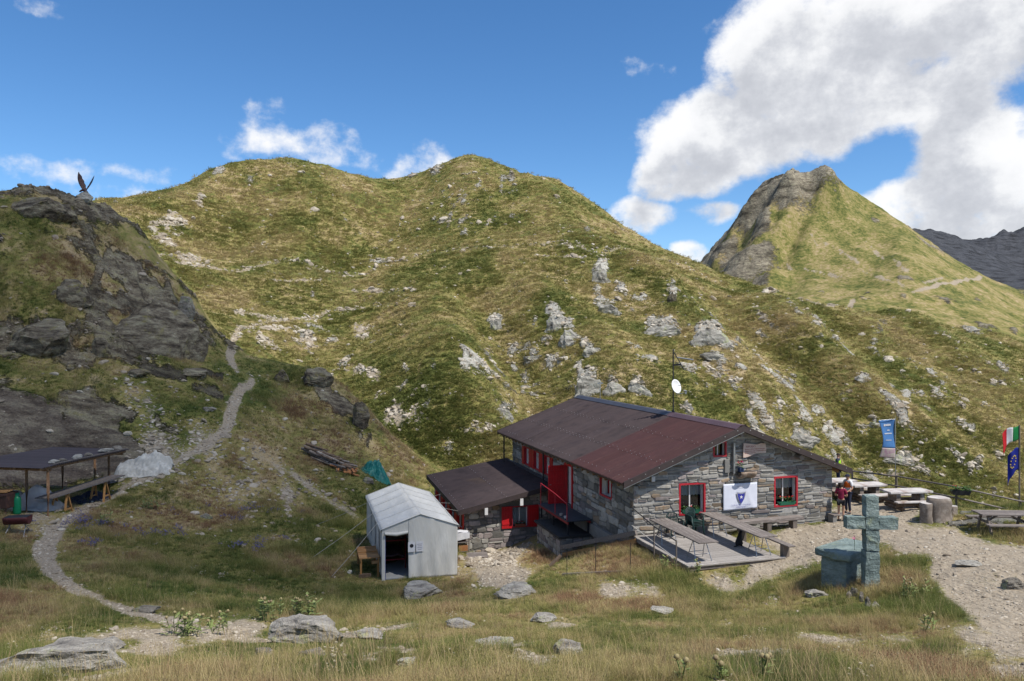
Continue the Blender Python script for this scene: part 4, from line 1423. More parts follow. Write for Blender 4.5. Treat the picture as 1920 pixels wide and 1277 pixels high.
    for w in (0.15, RIDGE_W, 7.55):
        z = roof_z(w) - 0.3
        MB().tube((w, -0.36, z), (w, 0.3, z), 0.11, n=12).build('purlin', MATS['old_wood_z'], roof)
    for t in (9.35, 16.4):
        pz = 0.5
        MB().tube((EAVE_L + 0.12, t, pz), (EAVE_L + 0.12, t, EAVE_Z - 0.15), 0.045, n=8).build('eave_post', MATS['dark_metal'], hut)

    # --- annex with lean-to roof
    AT0, AT1, AW = 9.0, 17.4, -4.9
    def az_(w, t):
        far = (t - AT0) / (AT1 - AT0)
        return 0.5 + 0.12 * far + w / AW * (-1.0 + 0.22 * far)
    ab = MB()
    vs = [(w, t, az_(w, t) - 0.04) for w, t in ((0.0, AT0 + 0.04), (AW, AT0 + 0.04), (AW, AT1), (0.0, AT1))]
    vs += [(x, y, z - 0.1) for x, y, z in vs]
    ab.add(vs, [(0, 1, 2, 3), (7, 6, 5, 4), (0, 4, 5, 1), (1, 5, 6, 2), (2, 6, 7, 3)])
    ar = ab.build('annex_roof', MATS['under_wood'], hut)
    for k in range(8):
        t0 = AT0 + k * 1.05
        for r in range(2):
            wa, wb = (0.0, AW * 0.52) if r == 0 else (AW * 0.5, AW - 0.06)
            n = int(round(1.07 / per * 4))
            def fn(i, j):
                t = t0 + 1.07 * i
                w = wa + (wb - wa) * j
                return (w, t, az_(w, t) + amp * math.sin(2 * math.pi * t / per) + 0.012 * (1 - r) + 0.003 * (k % 2))
            MB().grid(fn, n, 1).build('roof_sheet', MATS['roof_old'], ar)
    s2 = MB()
    for w in (AW * 0.96, AW * 0.51, -0.12):
        t = AT0 + 0.1
        while t < AT1:
            if rs.random() < 0.85:
                s2.box((w, t, az_(w, t) + 0.045), (0.02, 0.02, 0.015))
            t += per * 3
    o = s2.build('roof_screws', MATS['screw'], ar)
    o['kind'] = 'stuff'
    for (p, q, nm) in (((0.0, AT0), (AW - 0.08, AT0), 'fascia_board'), ((AW - 0.08, AT0), (AW - 0.08, AT1), 'eave_board')):
        fb = MB()
        vs = []
        for (w, t) in (p, q):
            z = az_(w, t)
            vs += [(w, t - 0.03, z + 0.05), (w, t - 0.03, z - 0.2), (w + 0.03, t + 0.03, z - 0.2), (w + 0.03, t + 0.03, z + 0.05)]
        fb.add(vs, [(0, 1, 5, 4), (1, 2, 6, 5), (2, 3, 7, 6), (3, 0, 4, 7), (0, 3, 2, 1), (4, 5, 6, 7)])
        fb.build(nm, MATS['fascia'], ar)
    MB().box((-0.09, (9.0 + 16.5) / 2, 0.62), (0.14, 7.6, 0.1)).build('flashing', MATS['ridge_dark'], ar)
    # annex front wall
    ft = 9.6
    def fa(x, d, z):
        return Vector((x, ft - d, z))
    topa = lambda x: az_(x, ft) - 0.14
    aw = (-2.065, -1.215, -1.62, -0.6)
    mb = MB()
    wall_faces(mb, -4.5, 0, -3.2, topa, [aw], fa, 0.2)
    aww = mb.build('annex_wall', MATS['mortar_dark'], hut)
    cells = stone_cells(-4.5, 0, -3.1, topa, [(-2.7, -0.6, -1.68, -0.55)], (0.15, 0.33), (0.24, 0.6), 0.3, random.Random(28))
    lay_stones(aww, cells, fa, ['stone_purple', 'stone', 'stone_rust'], [0.62, 0.33, 0.05], 29)
    window(hut, fa, aw, MATS['red_frame'], 0.05, 0.14, 0.93)
    for s, x in ((-1, aw[0]), (1, aw[1])):
        sb = MB()
        xc = x + s * 0.285
        for k in range(4):
            sb.box((xc - 0.2 + 0.133 * k, ft - 0.05, (aw[2] + aw[3]) / 2), (0.128, 0.035, aw[3] - aw[2] + 0.08))
        for zz in (aw[2] + 0.2, aw[3] - 0.2):
            sb.box((xc, ft - 0.077, zz), (0.5, 0.018, 0.09))
        sb.build('shutter', MATS['red_paint'], hut)
    # annex long wall: row of red framed windows
    def fb_(x, d, z):
        return Vector((-4.5 - d, x, z))
    topb = lambda x: az_(-4.5, x) - 0.14
    ah = [(ft + 0.25 + 1.75 * k, ft + 1.55 + 1.75 * k, -1.75, -0.72) for k in range(4)]
    mb = MB()
    wall_faces(mb, ft, 17.2, -3.4, topb, ah, fb_, 0.2)
    mb.quad((-4.5, 17.2, -3.4), (0, 17.2, -3.4), (0, 17.2, 0.4), (-4.5, 17.2, -0.4))
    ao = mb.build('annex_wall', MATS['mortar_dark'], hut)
    cells = stone_cells(ft, 17.2, -3.0, topb, ah, (0.15, 0.33), (0.24, 0.6), 0.3, random.Random(38))
    lay_stones(ao, cells, fb_, ['stone_purple', 'stone'], [0.6, 0.4], 39)
    for h in ah:
        window(hut, fb_, h, MATS['red_paint'], 0.1, 0.12, 1.0)
        for s, x in ((-1, h[0]), (1, h[1])):
            MB().box((-4.56, x + s * 0.08, -1.24), (0.05, 0.24, 1.1)).build('shutter', MATS['red_paint'], hut)
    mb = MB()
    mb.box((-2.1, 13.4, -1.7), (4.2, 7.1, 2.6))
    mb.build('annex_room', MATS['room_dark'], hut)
    # --- gable fittings that are fixed to the hut
    def gp(u, v, d=0.0):
        w, z = px(u, v)
        return Vector((w, -d, z))
    p0, p1 = gp(1373, 886, 0.12), gp(1373, 829, 0.12)
    sp = MB().tube(p0, p1, 0.055, n=12)
    for k in range(4):
        z = p0.z + (p1.z - p0.z) * (0.1 + 0.27 * k)
        sp.tube((p0.x, p0.y, z), (p0.x, p0.y, z + 0.05), 0.066, n=12)
    sp.build('stove_pipe', MATS['galvanised'], hut)
    b = gp(1361, 873, 0.06)
    MB().box(b, (0.22, 0.1, 0.55)).build('slate_box', MATS['concrete'], hut, bevel=0.015)
    # bark trough that carries the flower pot
    a, c = gp(1379, 887, 0.18), gp(1408, 885, 0.18)
    tr = MB()
    def tf(i, j):
        ang = math.pi * (0.0 + 1.0 * j) + math.pi
        r = 0.25 + 0.03 * math.sin(9 * i)
        p = a.lerp(c, i)
        return (p.x, p.y + math.cos(ang) * r * 0.9, p.z + math.sin(ang) * r + 0.1)
    tr.grid(tf, 10, 10)
    tro = tr.build('bark_trough', MATS['bark_pale'], hut, solid=0.03)
    MB().box((a.lerp(c, 0.5).x, -0.18, a.z + 0.07), (0.6, 0.28, 0.06)).build('soil', MATS['tar_top'], tro)
    MB().box(gp(1223, 897, 0.06), (0.16, 0.1, 0.22)).build('wall_lamp', MATS['white_paint'], hut, bevel=0.02)
    for u, v in ((895, 962), (978, 938)):
        MB().box(((u - 960) / 40 - 1.95 if u < 900 else -1.75, 9.0 - 0.02, -0.6 if u < 900 else -0.25), (0.16, 0.06, 0.34)).build('hanging_notice', MATS['white_paint'], hut)
    return px, lw, rw, aw


M('stone_plain', (0.13, 0.125, 0.118), (0.21, 0.20, 0.185), 3.0, 0.9, 0.6, 14)
M('bark_pale', (0.34, 0.28, 0.22), (0.20, 0.14, 0.10), 5.0, 0.9, 0.6, 14, c3=(0.42, 0.36, 0.30))
GPX, LW, RW, AWIN = build_hut()


def gable(u, v, d=0.0):
    w, z = GPX(u, v)
    p = hut_pt(w, -d)
    return Vector((p.x, p.y, z))

# ================================================================== turf, stones, flowers (uncountable stuff)
def tuft_mesh(name, seed, n, h, spread, width, lean, mat, seg=3, heads=None):
    rs = random.Random(seed)
    mb = MB()
    for _ in range(n):
        a = rs.uniform(0, 6.283)
        r = spread * math.sqrt(rs.random())
        base = Vector((r * math.cos(a), r * math.sin(a), -0.03))
        da = a + rs.uniform(-0.9, 0.9)
        ln = lean * rs.uniform(0.3, 1.3)
        hh = h * rs.uniform(0.5, 1.15)
        side = Vector((-math.sin(da), math.cos(da), 0)) * width * rs.uniform(0.7, 1.3)
        pts = []
        for k in range(seg + 1):
            q = k / seg
            pts.append((base + Vector((math.cos(da) * ln * hh * q * q, math.sin(da) * ln * hh * q * q, hh * (q - 0.25 * ln * q * q))), 1 - q))
        vs, fs = [], []
        for p, wd in pts[:-1]:
            vs += [p - side * (wd * 0.7 + 0.3), p + side * (wd * 0.7 + 0.3)]
        vs.append(pts[-1][0])
        for k in range(seg - 1):
            fs.append((2 * k, 2 * k + 1, 2 * k + 3, 2 * k + 2))
        fs.append((2 * seg - 2, 2 * seg - 1, 2 * seg))
        mb.add(vs, fs)
        if heads and rs.random() < heads:
            p = pts[-1][0]
            s = width * 1.6
            mb.add([p - side * 1.2, p + side * 1.2 + Vector((0, 0, s)), p + Vector((0, 0, s * 5)), p - side * 1.2 + Vector((0, 0, s * 2))], [(0, 1, 2, 3)])
    me = mb.mesh(name)
    me.materials.append(mat)
    return me


def grass_material(name, stops):
    m = bpy.data.materials.new(name)
    m.use_nodes = True
    t = m.node_tree
    w = NT(t)
    bs = t.nodes['Principled BSDF']
    bs.inputs['Roughness'].default_value = 0.8
    bs.inputs['Specular IOR Level'].default_value = 0.15
    at = w.n('ShaderNodeAttribute', attribute_name='tint', attribute_type='INSTANCER')
    col = w.ramp(at.outputs['Fac'], stops)
    t.links.new(col, bs.inputs['Base Color'])
    tr = w.n('ShaderNodeBsdfTranslucent')
    t.links.new(col, tr.inputs[0])
    mx = w.n('ShaderNodeMixShader')
    mx.inputs[0].default_value = 0.3
    t.links.new(bs.outputs[0], mx.inputs[1])
    t.links.new(tr.outputs[0], mx.inputs[2])
    t.links.new(mx.outputs[0], t.nodes['Material Output'].inputs[0])
    return m


def rock_mesh(name, seed, sub=3, scale=(1, 1, 1), planes=14, rough=0.12, flat=0.0):
    """a broken boulder: sphere cut by random planes, then roughened"""
    import bmesh
    rs = random.Random(seed)
    bm = bmesh.new()
    bmesh.ops.create_icosphere(bm, subdivisions=sub, radius=1.0)
    pl = []
    for _ in range(planes):
        n = Vector((rs.gauss(0, 1), rs.gauss(0, 1), rs.gauss(0, 0.8))).normalized()
        pl.append((n, rs.uniform(0.5, 0.88)))
    off = Vector((rs.uniform(0, 50), rs.uniform(0, 50), rs.uniform(0, 50)))
    sd = Vector((0.3, rs.uniform(-0.4, 0.4), 1)).normalized()
    from mathutils import noise as mn
    for v in bm.verts:
        p = v.co.copy()
        for n, d in pl:
            e = p.dot(n) - d
            if e > 0:
                p -= n * e * 0.95
        p += v.co * (mn.fractal(v.co * 2.2 + off, 1.0, 2.0, 4) * rough)
        if flat and p.z > flat:
            p.z = flat + (p.z - flat) * 0.2
        if sub >= 4:
            s = p.dot(sd) * 7 + mn.noise(p * 2.5 + off) * 1.6
            p += v.co * (abs((s % 1.0) - 0.5) - 0.25) * 0.13 * (0.5 + mn.noise(p * 1.7 - off))
            p += v.co * mn.noise(p * 9 + off) * 0.03
        v.co = Vector((p.x * scale[0], p.y * scale[1], p.z * scale[2]))
    me = bpy.data.meshes.new(name)
    bm.to_mesh(me)
    bm.free()
    return me


def scatter_object(name, pts, rot, scl, tint, kind, protos, label=None):
    """one stuff object: points that carry instances of small prototypes"""
    coll = bpy.data.collections.new(name + '_kinds')
    for i, me in enumerate(protos):
        o = bpy.data.objects.new('%02d_%s' % (i, name), me)
        coll.objects.link(o)
    me = bpy.data.meshes.new(name)
    me.vertices.add(len(pts))
    me.vertices.foreach_set('co', np.asarray(pts, np.float32).ravel())
    for nm, arr, tp in (('tint', tint, 'FLOAT'), ('scl', scl, 'FLOAT'), ('kindi', kind, 'INT')):
        a = me.attributes.new(nm, tp, 'POINT')
        a.data.foreach_set('value', np.asarray(arr, np.int32 if tp == 'INT' else np.float32))
    a = me.attributes.new('rotv', 'FLOAT_VECTOR', 'POINT')
    a.data.foreach_set('vector', np.asarray(rot, np.float32).ravel())
    ng = bpy.data.node_groups.new(name + '_nodes', 'GeometryNodeTree')
    ng.interface.new_socket('Geometry', in_out='INPUT', socket_type='NodeSocketGeometry')
    ng.interface.new_socket('Geometry', in_out='OUTPUT', socket_type='NodeSocketGeometry')
    N = ng.nodes
    gi, go = N.new('NodeGroupInput'), N.new('NodeGroupOutput')
    ci = N.new('GeometryNodeCollectionInfo')
    ci.inputs['Collection'].default_value = coll
    ci.inputs['Separate Children'].default_value = True
    ci.inputs['Reset Children'].default_value = True
    ip = N.new('GeometryNodeInstanceOnPoints')
    ip.inputs['Pick Instance'].default_value = True

    def named(nm, tp):
        n = N.new('GeometryNodeInputNamedAttribute')
        n.data_type = tp
        n.inputs[0].default_value = nm
        return n.outputs[0]
    ng.links.new(gi.outputs[0], ip.inputs['Points'])
    ng.links.new(ci.outputs[0], ip.inputs['Instance'])
    ng.links.new(named('kindi', 'INT'), ip.inputs['Instance Index'])
    e2r = N.new('FunctionNodeEulerToRotation')
    ng.links.new(named('rotv', 'FLOAT_VECTOR'), e2r.inputs[0])
    ng.links.new(e2r.outputs[0], ip.inputs['Rotation'])
    ng.links.new(named('scl', 'FLOAT'), ip.inputs['Scale'])
    ng.links.new(ip.outputs[0], go.inputs[0])
    o = link_mesh(name, me)
    md = o.modifiers.new('scatter', 'NODES')
    md.node_group = ng
    o['kind'] = 'stuff'
    if label:
        o['label'] = label
    return o


RNG = np.random.default_rng(5)


def visible_weight():
    """solid angle that each ground cell fills when seen from the path above the hut"""
    run = np.minimum.accumulate(VV, axis=0)
    prev = np.vstack([np.full((1, VV.shape[1]), 4000.0), run[:-1]])
    gain = np.clip(prev - VV, 0, 60)
    du = np.gradient(cu)[None, :]
    inside = (UU > -60) & (UU < 1980) & (VV < 1330)
    return gain * du * inside


VISW = visible_weight()


def sample(weight, n, forbid=None):
    w = (VISW * weight).ravel()
    s = w.sum()
    if s <= 0:
        return np.zeros((0, 3)), np.zeros(0, int)
    idx = RNG.choice(w.size, size=n, p=w / s)
    i, j = np.unravel_index(idx, XX.shape)
    fi = np.clip(i + RNG.uniform(-0.5, 0.5, n), 0, len(ry) - 1)
    fj = np.clip(j + RNG.uniform(-0.5, 0.5, n), 0, len(cu) - 1)
    y = np.interp(fi, np.arange(len(ry)), ry)
    u = np.interp(fj, np.arange(len(cu)), cu)
    x = (u - CU) / F * y
    z = gz(x, y)
    return np.stack([x, y, z], -1), (i, j)


# footprints that carry no turf: hut, annex, deck, tent
def footprint_mask(x, y):
    c, s = math.cos(HUT_RZ), math.sin(HUT_RZ)
    dx, dy = x - HUT_O.x, y - HUT_O.y
    w, t = c * dx + s * dy, -s * dx + c * dy
    m = (w > -0.1) & (w < 9.5) & (t > -0.1) & (t < 16.4)
    m |= (w > -4.7) & (w < 0.1) & (t > 9.5) & (t < 17.4)
    m |= (w > -0.1) & (w < 4.2) & (t > -4.35) & (t < 0.1)
    m |= (w > -1.7) & (w < 0.1) & (t > 3.9) & (t < 9.6)
    dx, dy = x - TENT_O[0], y - TENT_O[1]
    c, s = math.cos(TENT_RZ), math.sin(TENT_RZ)
    w, t = c * dx + s * dy, -s * dx + c * dy
    m |= (w > -0.1) & (w < 3.2) & (t > -0.05) & (t < 7.2)
    for bx, by, rx, ryy in BOULDERS:
        m |= ((x - bx) / rx) ** 2 + ((y - by) / ryy) ** 2 < 1
    return m


BOULDERS = []


TENT_O, TENT_RZ = (-5.25, 31.0), R(15.5)


def build_turf():
    mg = grass_material('turf_blade', [(0.0, (0.24, 0.145, 0.085)), (0.08, (0.40, 0.31, 0.17)), (0.25, (0.385, 0.318, 0.150)), (0.45, (0.272, 0.241, 0.088)), (0.7, (0.147, 0.164, 0.047)), (1.0, (0.066, 0.100, 0.026))])
    protos = [
        tuft_mesh('tuft_a', 1, 26, 0.20, 0.13, 0.006, 0.7, mg),
        tuft_mesh('tuft_b', 2, 26, 0.15, 0.15, 0.006, 1.0, mg),
        tuft_mesh('tuft_c', 3, 22, 0.34, 0.12, 0.0035, 0.55, mg, heads=0.6),
        tuft_mesh('tuft_d', 4, 20, 0.28, 0.16, 0.004, 0.8, mg, heads=0.3),
        tuft_mesh('tussock_a', 5, 26, 0.30, 0.46, 0.035, 1.3, mg, seg=2),
        tuft_mesh('tussock_b', 6, 26, 0.22, 0.52, 0.045, 1.6, mg, seg=2),
        tuft_mesh('stalks_a', 7, 7, 0.55, 0.16, 0.0026, 0.45, mg, seg=4, heads=1.0),
        tuft_mesh('broad_leaf', 8, 9, 0.14, 0.10, 0.022, 1.5, mg, seg=3),
    ]
    bare = np.clip(np.maximum(GRAVM * 1.15, ROCKM), 0, 1)
    # --- near meadow
    wt = (1 - bare) ** 2 * (COMP <= 1) * (YY > 4) * (YY < 70)
    p, (i, j) = sample(wt, 105000)
    keep = ~footprint_mask(p[:, 0], p[:, 1])
    p, i, j = p[keep], i[keep], j[keep]
    n = len(p)
    patch = fbm(p[:, 0] / 1.8, p[:, 1] / 1.8, 303, 3)
    fore = p[:, 1] < 21
    tint = np.clip(GREENM[i, j] * 0.8 + (patch - 0.5) * 1.7 + RNG.normal(0, 0.17, n) + np.where(fore, 0.17, 0.14), 0, 1)
    tall = fbm(p[:, 0] / 2.6, p[:, 1] / 2.6, 307, 3)
    dry = RNG.random(n) < np.clip(0.25 + (tall - 0.45) * 2.0 + (p[:, 1] < 20) * 0.3, 0.05, 0.85)
    kind = np.where(dry, RNG.integers(2, 4, n), RNG.integers(0, 2, n))
    tint = np.where(dry, np.clip(tint - 0.24, 0, 1), tint)
    scl = RNG.uniform(0.55, 1.15, n) * (0.7 + 0.6 * np.clip((tall - 0.35) * 2, 0, 1))
    scl *= np.where(p[:, 1] > 36, 1.25, np.where(p[:, 1] < 21, 0.66, 1.0))
    worn = np.clip(GRAVM[i, j] * 1.3, 0, 0.65)
    scl *= 1 - worn
    st = (RNG.random(n) < 0.04) & (p[:, 1] < 26)
    kind = np.where(st, 6, kind)
    tint = np.where(st, np.clip(0.02 + 0.22 * RNG.random(n), 0, 1), tint)
    scl = np.where(st, RNG.uniform(0.6, 1.2, n), scl)
    bl = (RNG.random(n) < 0.06) & ~st & (patch > 0.5)
    kind = np.where(bl, 7, kind)
    tint = np.where(bl, 0.6 + 0.4 * RNG.random(n), tint)
    rot = np.stack([RNG.normal(0, 0.12, n), RNG.normal(0, 0.12, n), RNG.uniform(0, 6.28, n)], -1)
    scatter_object('meadow_grass', p, rot, scl, tint, kind, protos, 'alpine grass covering the meadow around the hut')
    # --- hillside tussocks
    wt = (1 - bare) ** 1.5 * (COMP == 2) * (YY > 60) * (YY < 265)
    p, (i, j) = sample(wt, 60000)
    n = len(p)
    patch = fbm(p[:, 0] / 9, p[:, 1] / 14, 313, 4)
    tint = np.clip(0.27 + GREENM[i, j] * 0.28 + (patch - 0.5) * 0.95 + RNG.normal(0, 0.09, n), 0.14, 0.76)
    kind = RNG.integers(4, 6, n)
    scl = RNG.uniform(0.5, 1.3, n) * np.clip(p[:, 1] / 110, 0.75, 1.5)
    rot = np.stack([RNG.normal(0, 0.2, n), RNG.normal(0, 0.2, n), RNG.uniform(0, 6.28, n)], -1)
    scatter_object('hillside_grass', p, rot, scl, tint, kind, protos, 'tussock grass covering the hillside behind the hut')


def stone_material(name, stops, attr_type='INSTANCER'):
    m = bpy.data.materials.new(name)
    m.use_nodes = True
    t = m.node_tree
    w = NT(t)
    bs = t.nodes['Principled BSDF']
    bs.inputs['Roughness'].default_value = 0.92
    bs.inputs['Specular IOR Level'].default_value = 0.2
    at = w.n('ShaderNodeAttribute', attribute_name='tint', attribute_type=attr_type)
    geo = w.n('ShaderNodeNewGeometry')
    nz = w.noise(geo.outputs['Position'], 6.0, 4, 0.7)
    col = w.ramp(w.math('ADD', w.math('MULTIPLY', at.outputs['Fac'], 0.55), w.math('MULTIPLY', nz, 0.5)), stops)
    t.links.new(col, bs.inputs['Base Color'])
    return m


def build_stones():
    mt = stone_material('loose_stone', [(0.15, (0.13, 0.105, 0.08)), (0.4, (0.235, 0.197, 0.152)), (0.65, (0.35, 0.305, 0.245)), (0.9, (0.44, 0.405, 0.345))])
    protos = []
    for k in range(5):
        me = rock_mesh('loose_stone_%d' % k, 60 + k, 2, (1.0, 0.75, 0.45), 9, 0.08)
        me.materials.append(mt)
        protos.append(me)
    # gravel and scree near the hut
    wt = (0.02 + np.clip(GRAVM, 0, 1) ** 1.5 * np.where(YARDM > 0.5, 0.35, 1.0)) * (COMP == 0) * (YY > 5) * (YY < 64) * (1 - ROCKM * 0.7)
    p, (i, j) = sample(wt, 22000)
    keep = ~footprint_mask(p[:, 0], p[:, 1])
    p = p[keep]
    n = len(p)
    slope_scree = (YARDM[i, j][keep] < 0.5) & (PATHM[i, j][keep] < 0.4) & (p[:, 1] > 33)
    scl = np.clip(RNG.lognormal(math.log(0.019), 0.65, n), 0.008, 0.2) * np.clip(p[:, 1] / 22, 0.7, 1.7) * np.where(slope_scree, 2.2, 1.0)
    rot = np.stack([RNG.normal(0, 0.3, n), RNG.normal(0, 0.3, n), RNG.uniform(0, 6.28, n)], -1)
    scatter_object('gravel', p, rot, scl, RNG.random(n), RNG.integers(0, 5, n), protos, 'loose stones and gravel on the paths and yard')
    # scree and small rocks of the slopes
    wt = (0.01 + np.clip(GRAVM, 0, 1) * 0.8 + np.clip(ROCKM, 0, 0.8) * 0.35) * ((COMP == 2) + (COMP == 1) * 0.13) * (YY < 260)
    p, (i, j) = sample(wt, 8000)
    n = len(p)
    scl = np.clip(RNG.lognormal(math.log(0.0016), 0.6, n), 0.0005, 0.008) * p[:, 1]
    rot = np.stack([RNG.normal(0, 0.4, n), RNG.normal(0, 0.4, n), RNG.uniform(0, 6.28, n)], -1)
    tint = np.clip(RNG.random(n) * np.where(COMP[i, j] == 1, 0.55, 1.0) + np.where(COMP[i, j] == 1, 0.0, 0.3), 0, 1)
    scatter_object('scree', p, rot, scl, tint, RNG.integers(0, 5, n), protos, 'pale scree and small rocks scattered over the slopes')


def build_flowers():
    mb_ = M('flower_blue', (0.11, 0.10, 0.24), (0.08, 0.075, 0.18), 5, 0.8)
    my = M('flower_pale', (0.34, 0.31, 0.22), (0.26, 0.22, 0.14), 5, 0.8)
    protos = []
    for k, m in enumerate((mb_, my)):
        rs = random.Random(k)
        mb = MB()
        for _ in range(9):
            c = Vector((rs.uniform(-.13, .13), rs.uniform(-.13, .13), rs.uniform(0.12, 0.26)))
            s = 0.018
            for q in range(3):
                a = rs.uniform(0, 6.28)
                d = Vector((math.cos(a), math.sin(a), 0.4)) * s
                e = Vector((-math.sin(a), math.cos(a), 0)) * s
                mb.add([c - d - e, c + d - e, c + d + e, c - d + e], [(0, 1, 2, 3)])
        me = mb.mesh('blossoms_%d' % k)
        me.materials.append(m)
        protos.append(me)
    reg = np.maximum.reduce([np.exp(-(((UU - u) / a) ** 2 + ((VV - v) / b) ** 2)) for u, v, a, b in ((180, 985, 70, 16), (300, 1000, 60, 14), (160, 1020, 40, 10), (480, 1025, 60, 14), (330, 950, 40, 12), (420, 960, 90, 20))])
    p, (i, j) = sample(reg ** 2 * (COMP == 0) * (fbm(XX / 0.8, YY / 0.8, 401, 3) > 0.58), 150)
    n = len(p)
    scatter_object('blue_flowers', p, np.stack([np.zeros(n), np.zeros(n), RNG.uniform(0, 6.28, n)], -1), RNG.uniform(0.7, 1.3, n), RNG.random(n), np.zeros(n, int), protos, 'drifts of small blue flowers in the shaded meadow')
    wt = (COMP == 0) * (1 - GRAVM) * (YY > 8) * (YY < 50) * (fbm(XX / 1.5, YY / 1.5, 405, 3) > 0.5)
    p, (i, j) = sample(wt.astype(float), 90)
    keep = ~footprint_mask(p[:, 0], p[:, 1])
    p = p[keep]
    n = len(p)
    scatter_object('pale_flowers', p, np.stack([np.zeros(n), np.zeros(n), RNG.uniform(0, 6.28, n)], -1), RNG.uniform(0.5, 0.9, n), RNG.random(n), np.ones(n, int), protos, 'scattered pale flower heads in the grass')




# ------------------------------------------------------------------ boulders and outcrops that can be told apart
def rock_material(name, stops, lichen=(0.30, 0.32, 0.17), sc=2.2):
    m = bpy.data.materials.new(name)
    m.use_nodes = True
    t = m.node_tree
    w = NT(t)
    bs = t.nodes['Principled BSDF']
    bs.inputs['Roughness'].default_value = 0.95
    bs.inputs['Specular IOR Level'].default_value = 0.2
    geo = w.n('ShaderNodeNewGeometry')
    P = geo.outputs['Position']
    mr = w.n('ShaderNodeMapping')
    mr.inputs['Rotation'].default_value = (R(25), R(-35), R(30))
    mr.inputs['Scale'].default_value = (0.35, 1.0, 1.5)
    t.links.new(P, mr.inputs[0])
    rn = w.noise(mr.outputs[0], sc, 6, 0.76)
    li = w.noise(P, sc * 0.8, 4, 0.7)
    col = w.ramp(rn, stops)
    col = w.mix(w.math('MULTIPLY', w.smooth(li, 0.55, 0.68), 0.7), col, lichen)
    t.links.new(col, bs.inputs['Base Color'])
    bp = w.n('ShaderNodeBump')
    bp.inputs['Strength'].default_value = 0.8
    bp.inputs['Distance'].default_value = 0.12
    t.links.new(w.math('ADD', rn, w.noise(P, sc * 5, 4, 0.7)), bp.inputs['Height'])
    t.links.new(bp.outputs[0], bs.inputs['Normal'])
    MATS[name] = m


rock_material('rock_pale', [(0.30, (0.05, 0.046, 0.042)), (0.40, (0.17, 0.16, 0.14)), (0.50, (0.29, 0.275, 0.245)), (0.62, (0.38, 0.37, 0.33))], sc=1.3)
rock_material('rock_fore', [(0.30, (0.08, 0.075, 0.07)), (0.42, (0.21, 0.195, 0.175)), (0.54, (0.33, 0.31, 0.275)), (0.66, (0.42, 0.40, 0.36))], (0.33, 0.34, 0.16), sc=3.0)
rock_material('rock_grey', [(0.30, (0.05, 0.044, 0.038)), (0.42, (0.14, 0.124, 0.104)), (0.54, (0.23, 0.21, 0.178)), (0.66, (0.31, 0.29, 0.25))], sc=2.5)
rock_material('rock_dark', [(0.32, (0.016, 0.013, 0.010)), (0.42, (0.065, 0.053, 0.040)), (0.50, (0.125, 0.105, 0.078)), (0.58, (0.20, 0.178, 0.13)), (0.68, (0.28, 0.26, 0.175))], (0.17, 0.15, 0.055), sc=1.4)
rock_material('rock_green', [(0.30, (0.075, 0.10, 0.095)), (0.42, (0.15, 0.195, 0.187)), (0.54, (0.215, 0.27, 0.258)), (0.68, (0.29, 0.345, 0.33))], (0.25, 0.28, 0.18), sc=2.6)


def boulder(u, v, wpx, hpx, label, mat='rock_grey', seed=1, sink=0.35, depth=0.8, sub=4, tilt=(0, 0), ymin=3, ymax=400, rz=None, cat='rock', group=None, name='boulder', planes=14, rough=0.12):
    """a rock standing at the ground point below (u, v), its size in photo units at that distance"""
    g = hit(u, v, ymin, ymax)
    sx = wpx / F * g.y / 2
    sz = hpx / F * g.y / 2
    me = rock_mesh(name, seed, sub, (sx * 1.1, sx * depth, sz * 1.25), planes, rough)
    o = link_mesh(name, me, MATS[mat])
    o.location = (g.x, g.y + sx * depth * 0.35, g.z + sz * (1 - 2 * sink) )
    if g.y < 40:
        BOULDERS.append((g.x, g.y + sx * depth * 0.1, sx * 1.05, sx * depth * 1.0 + 0.25))
    rs = random.Random(seed)
    o.rotation_euler = (tilt[0], tilt[1], rs.uniform(-0.3, 0.3) if rz is None else rz)
    for p in me.polygons:
        p.use_smooth = False
    return tag(o, label, cat, group)


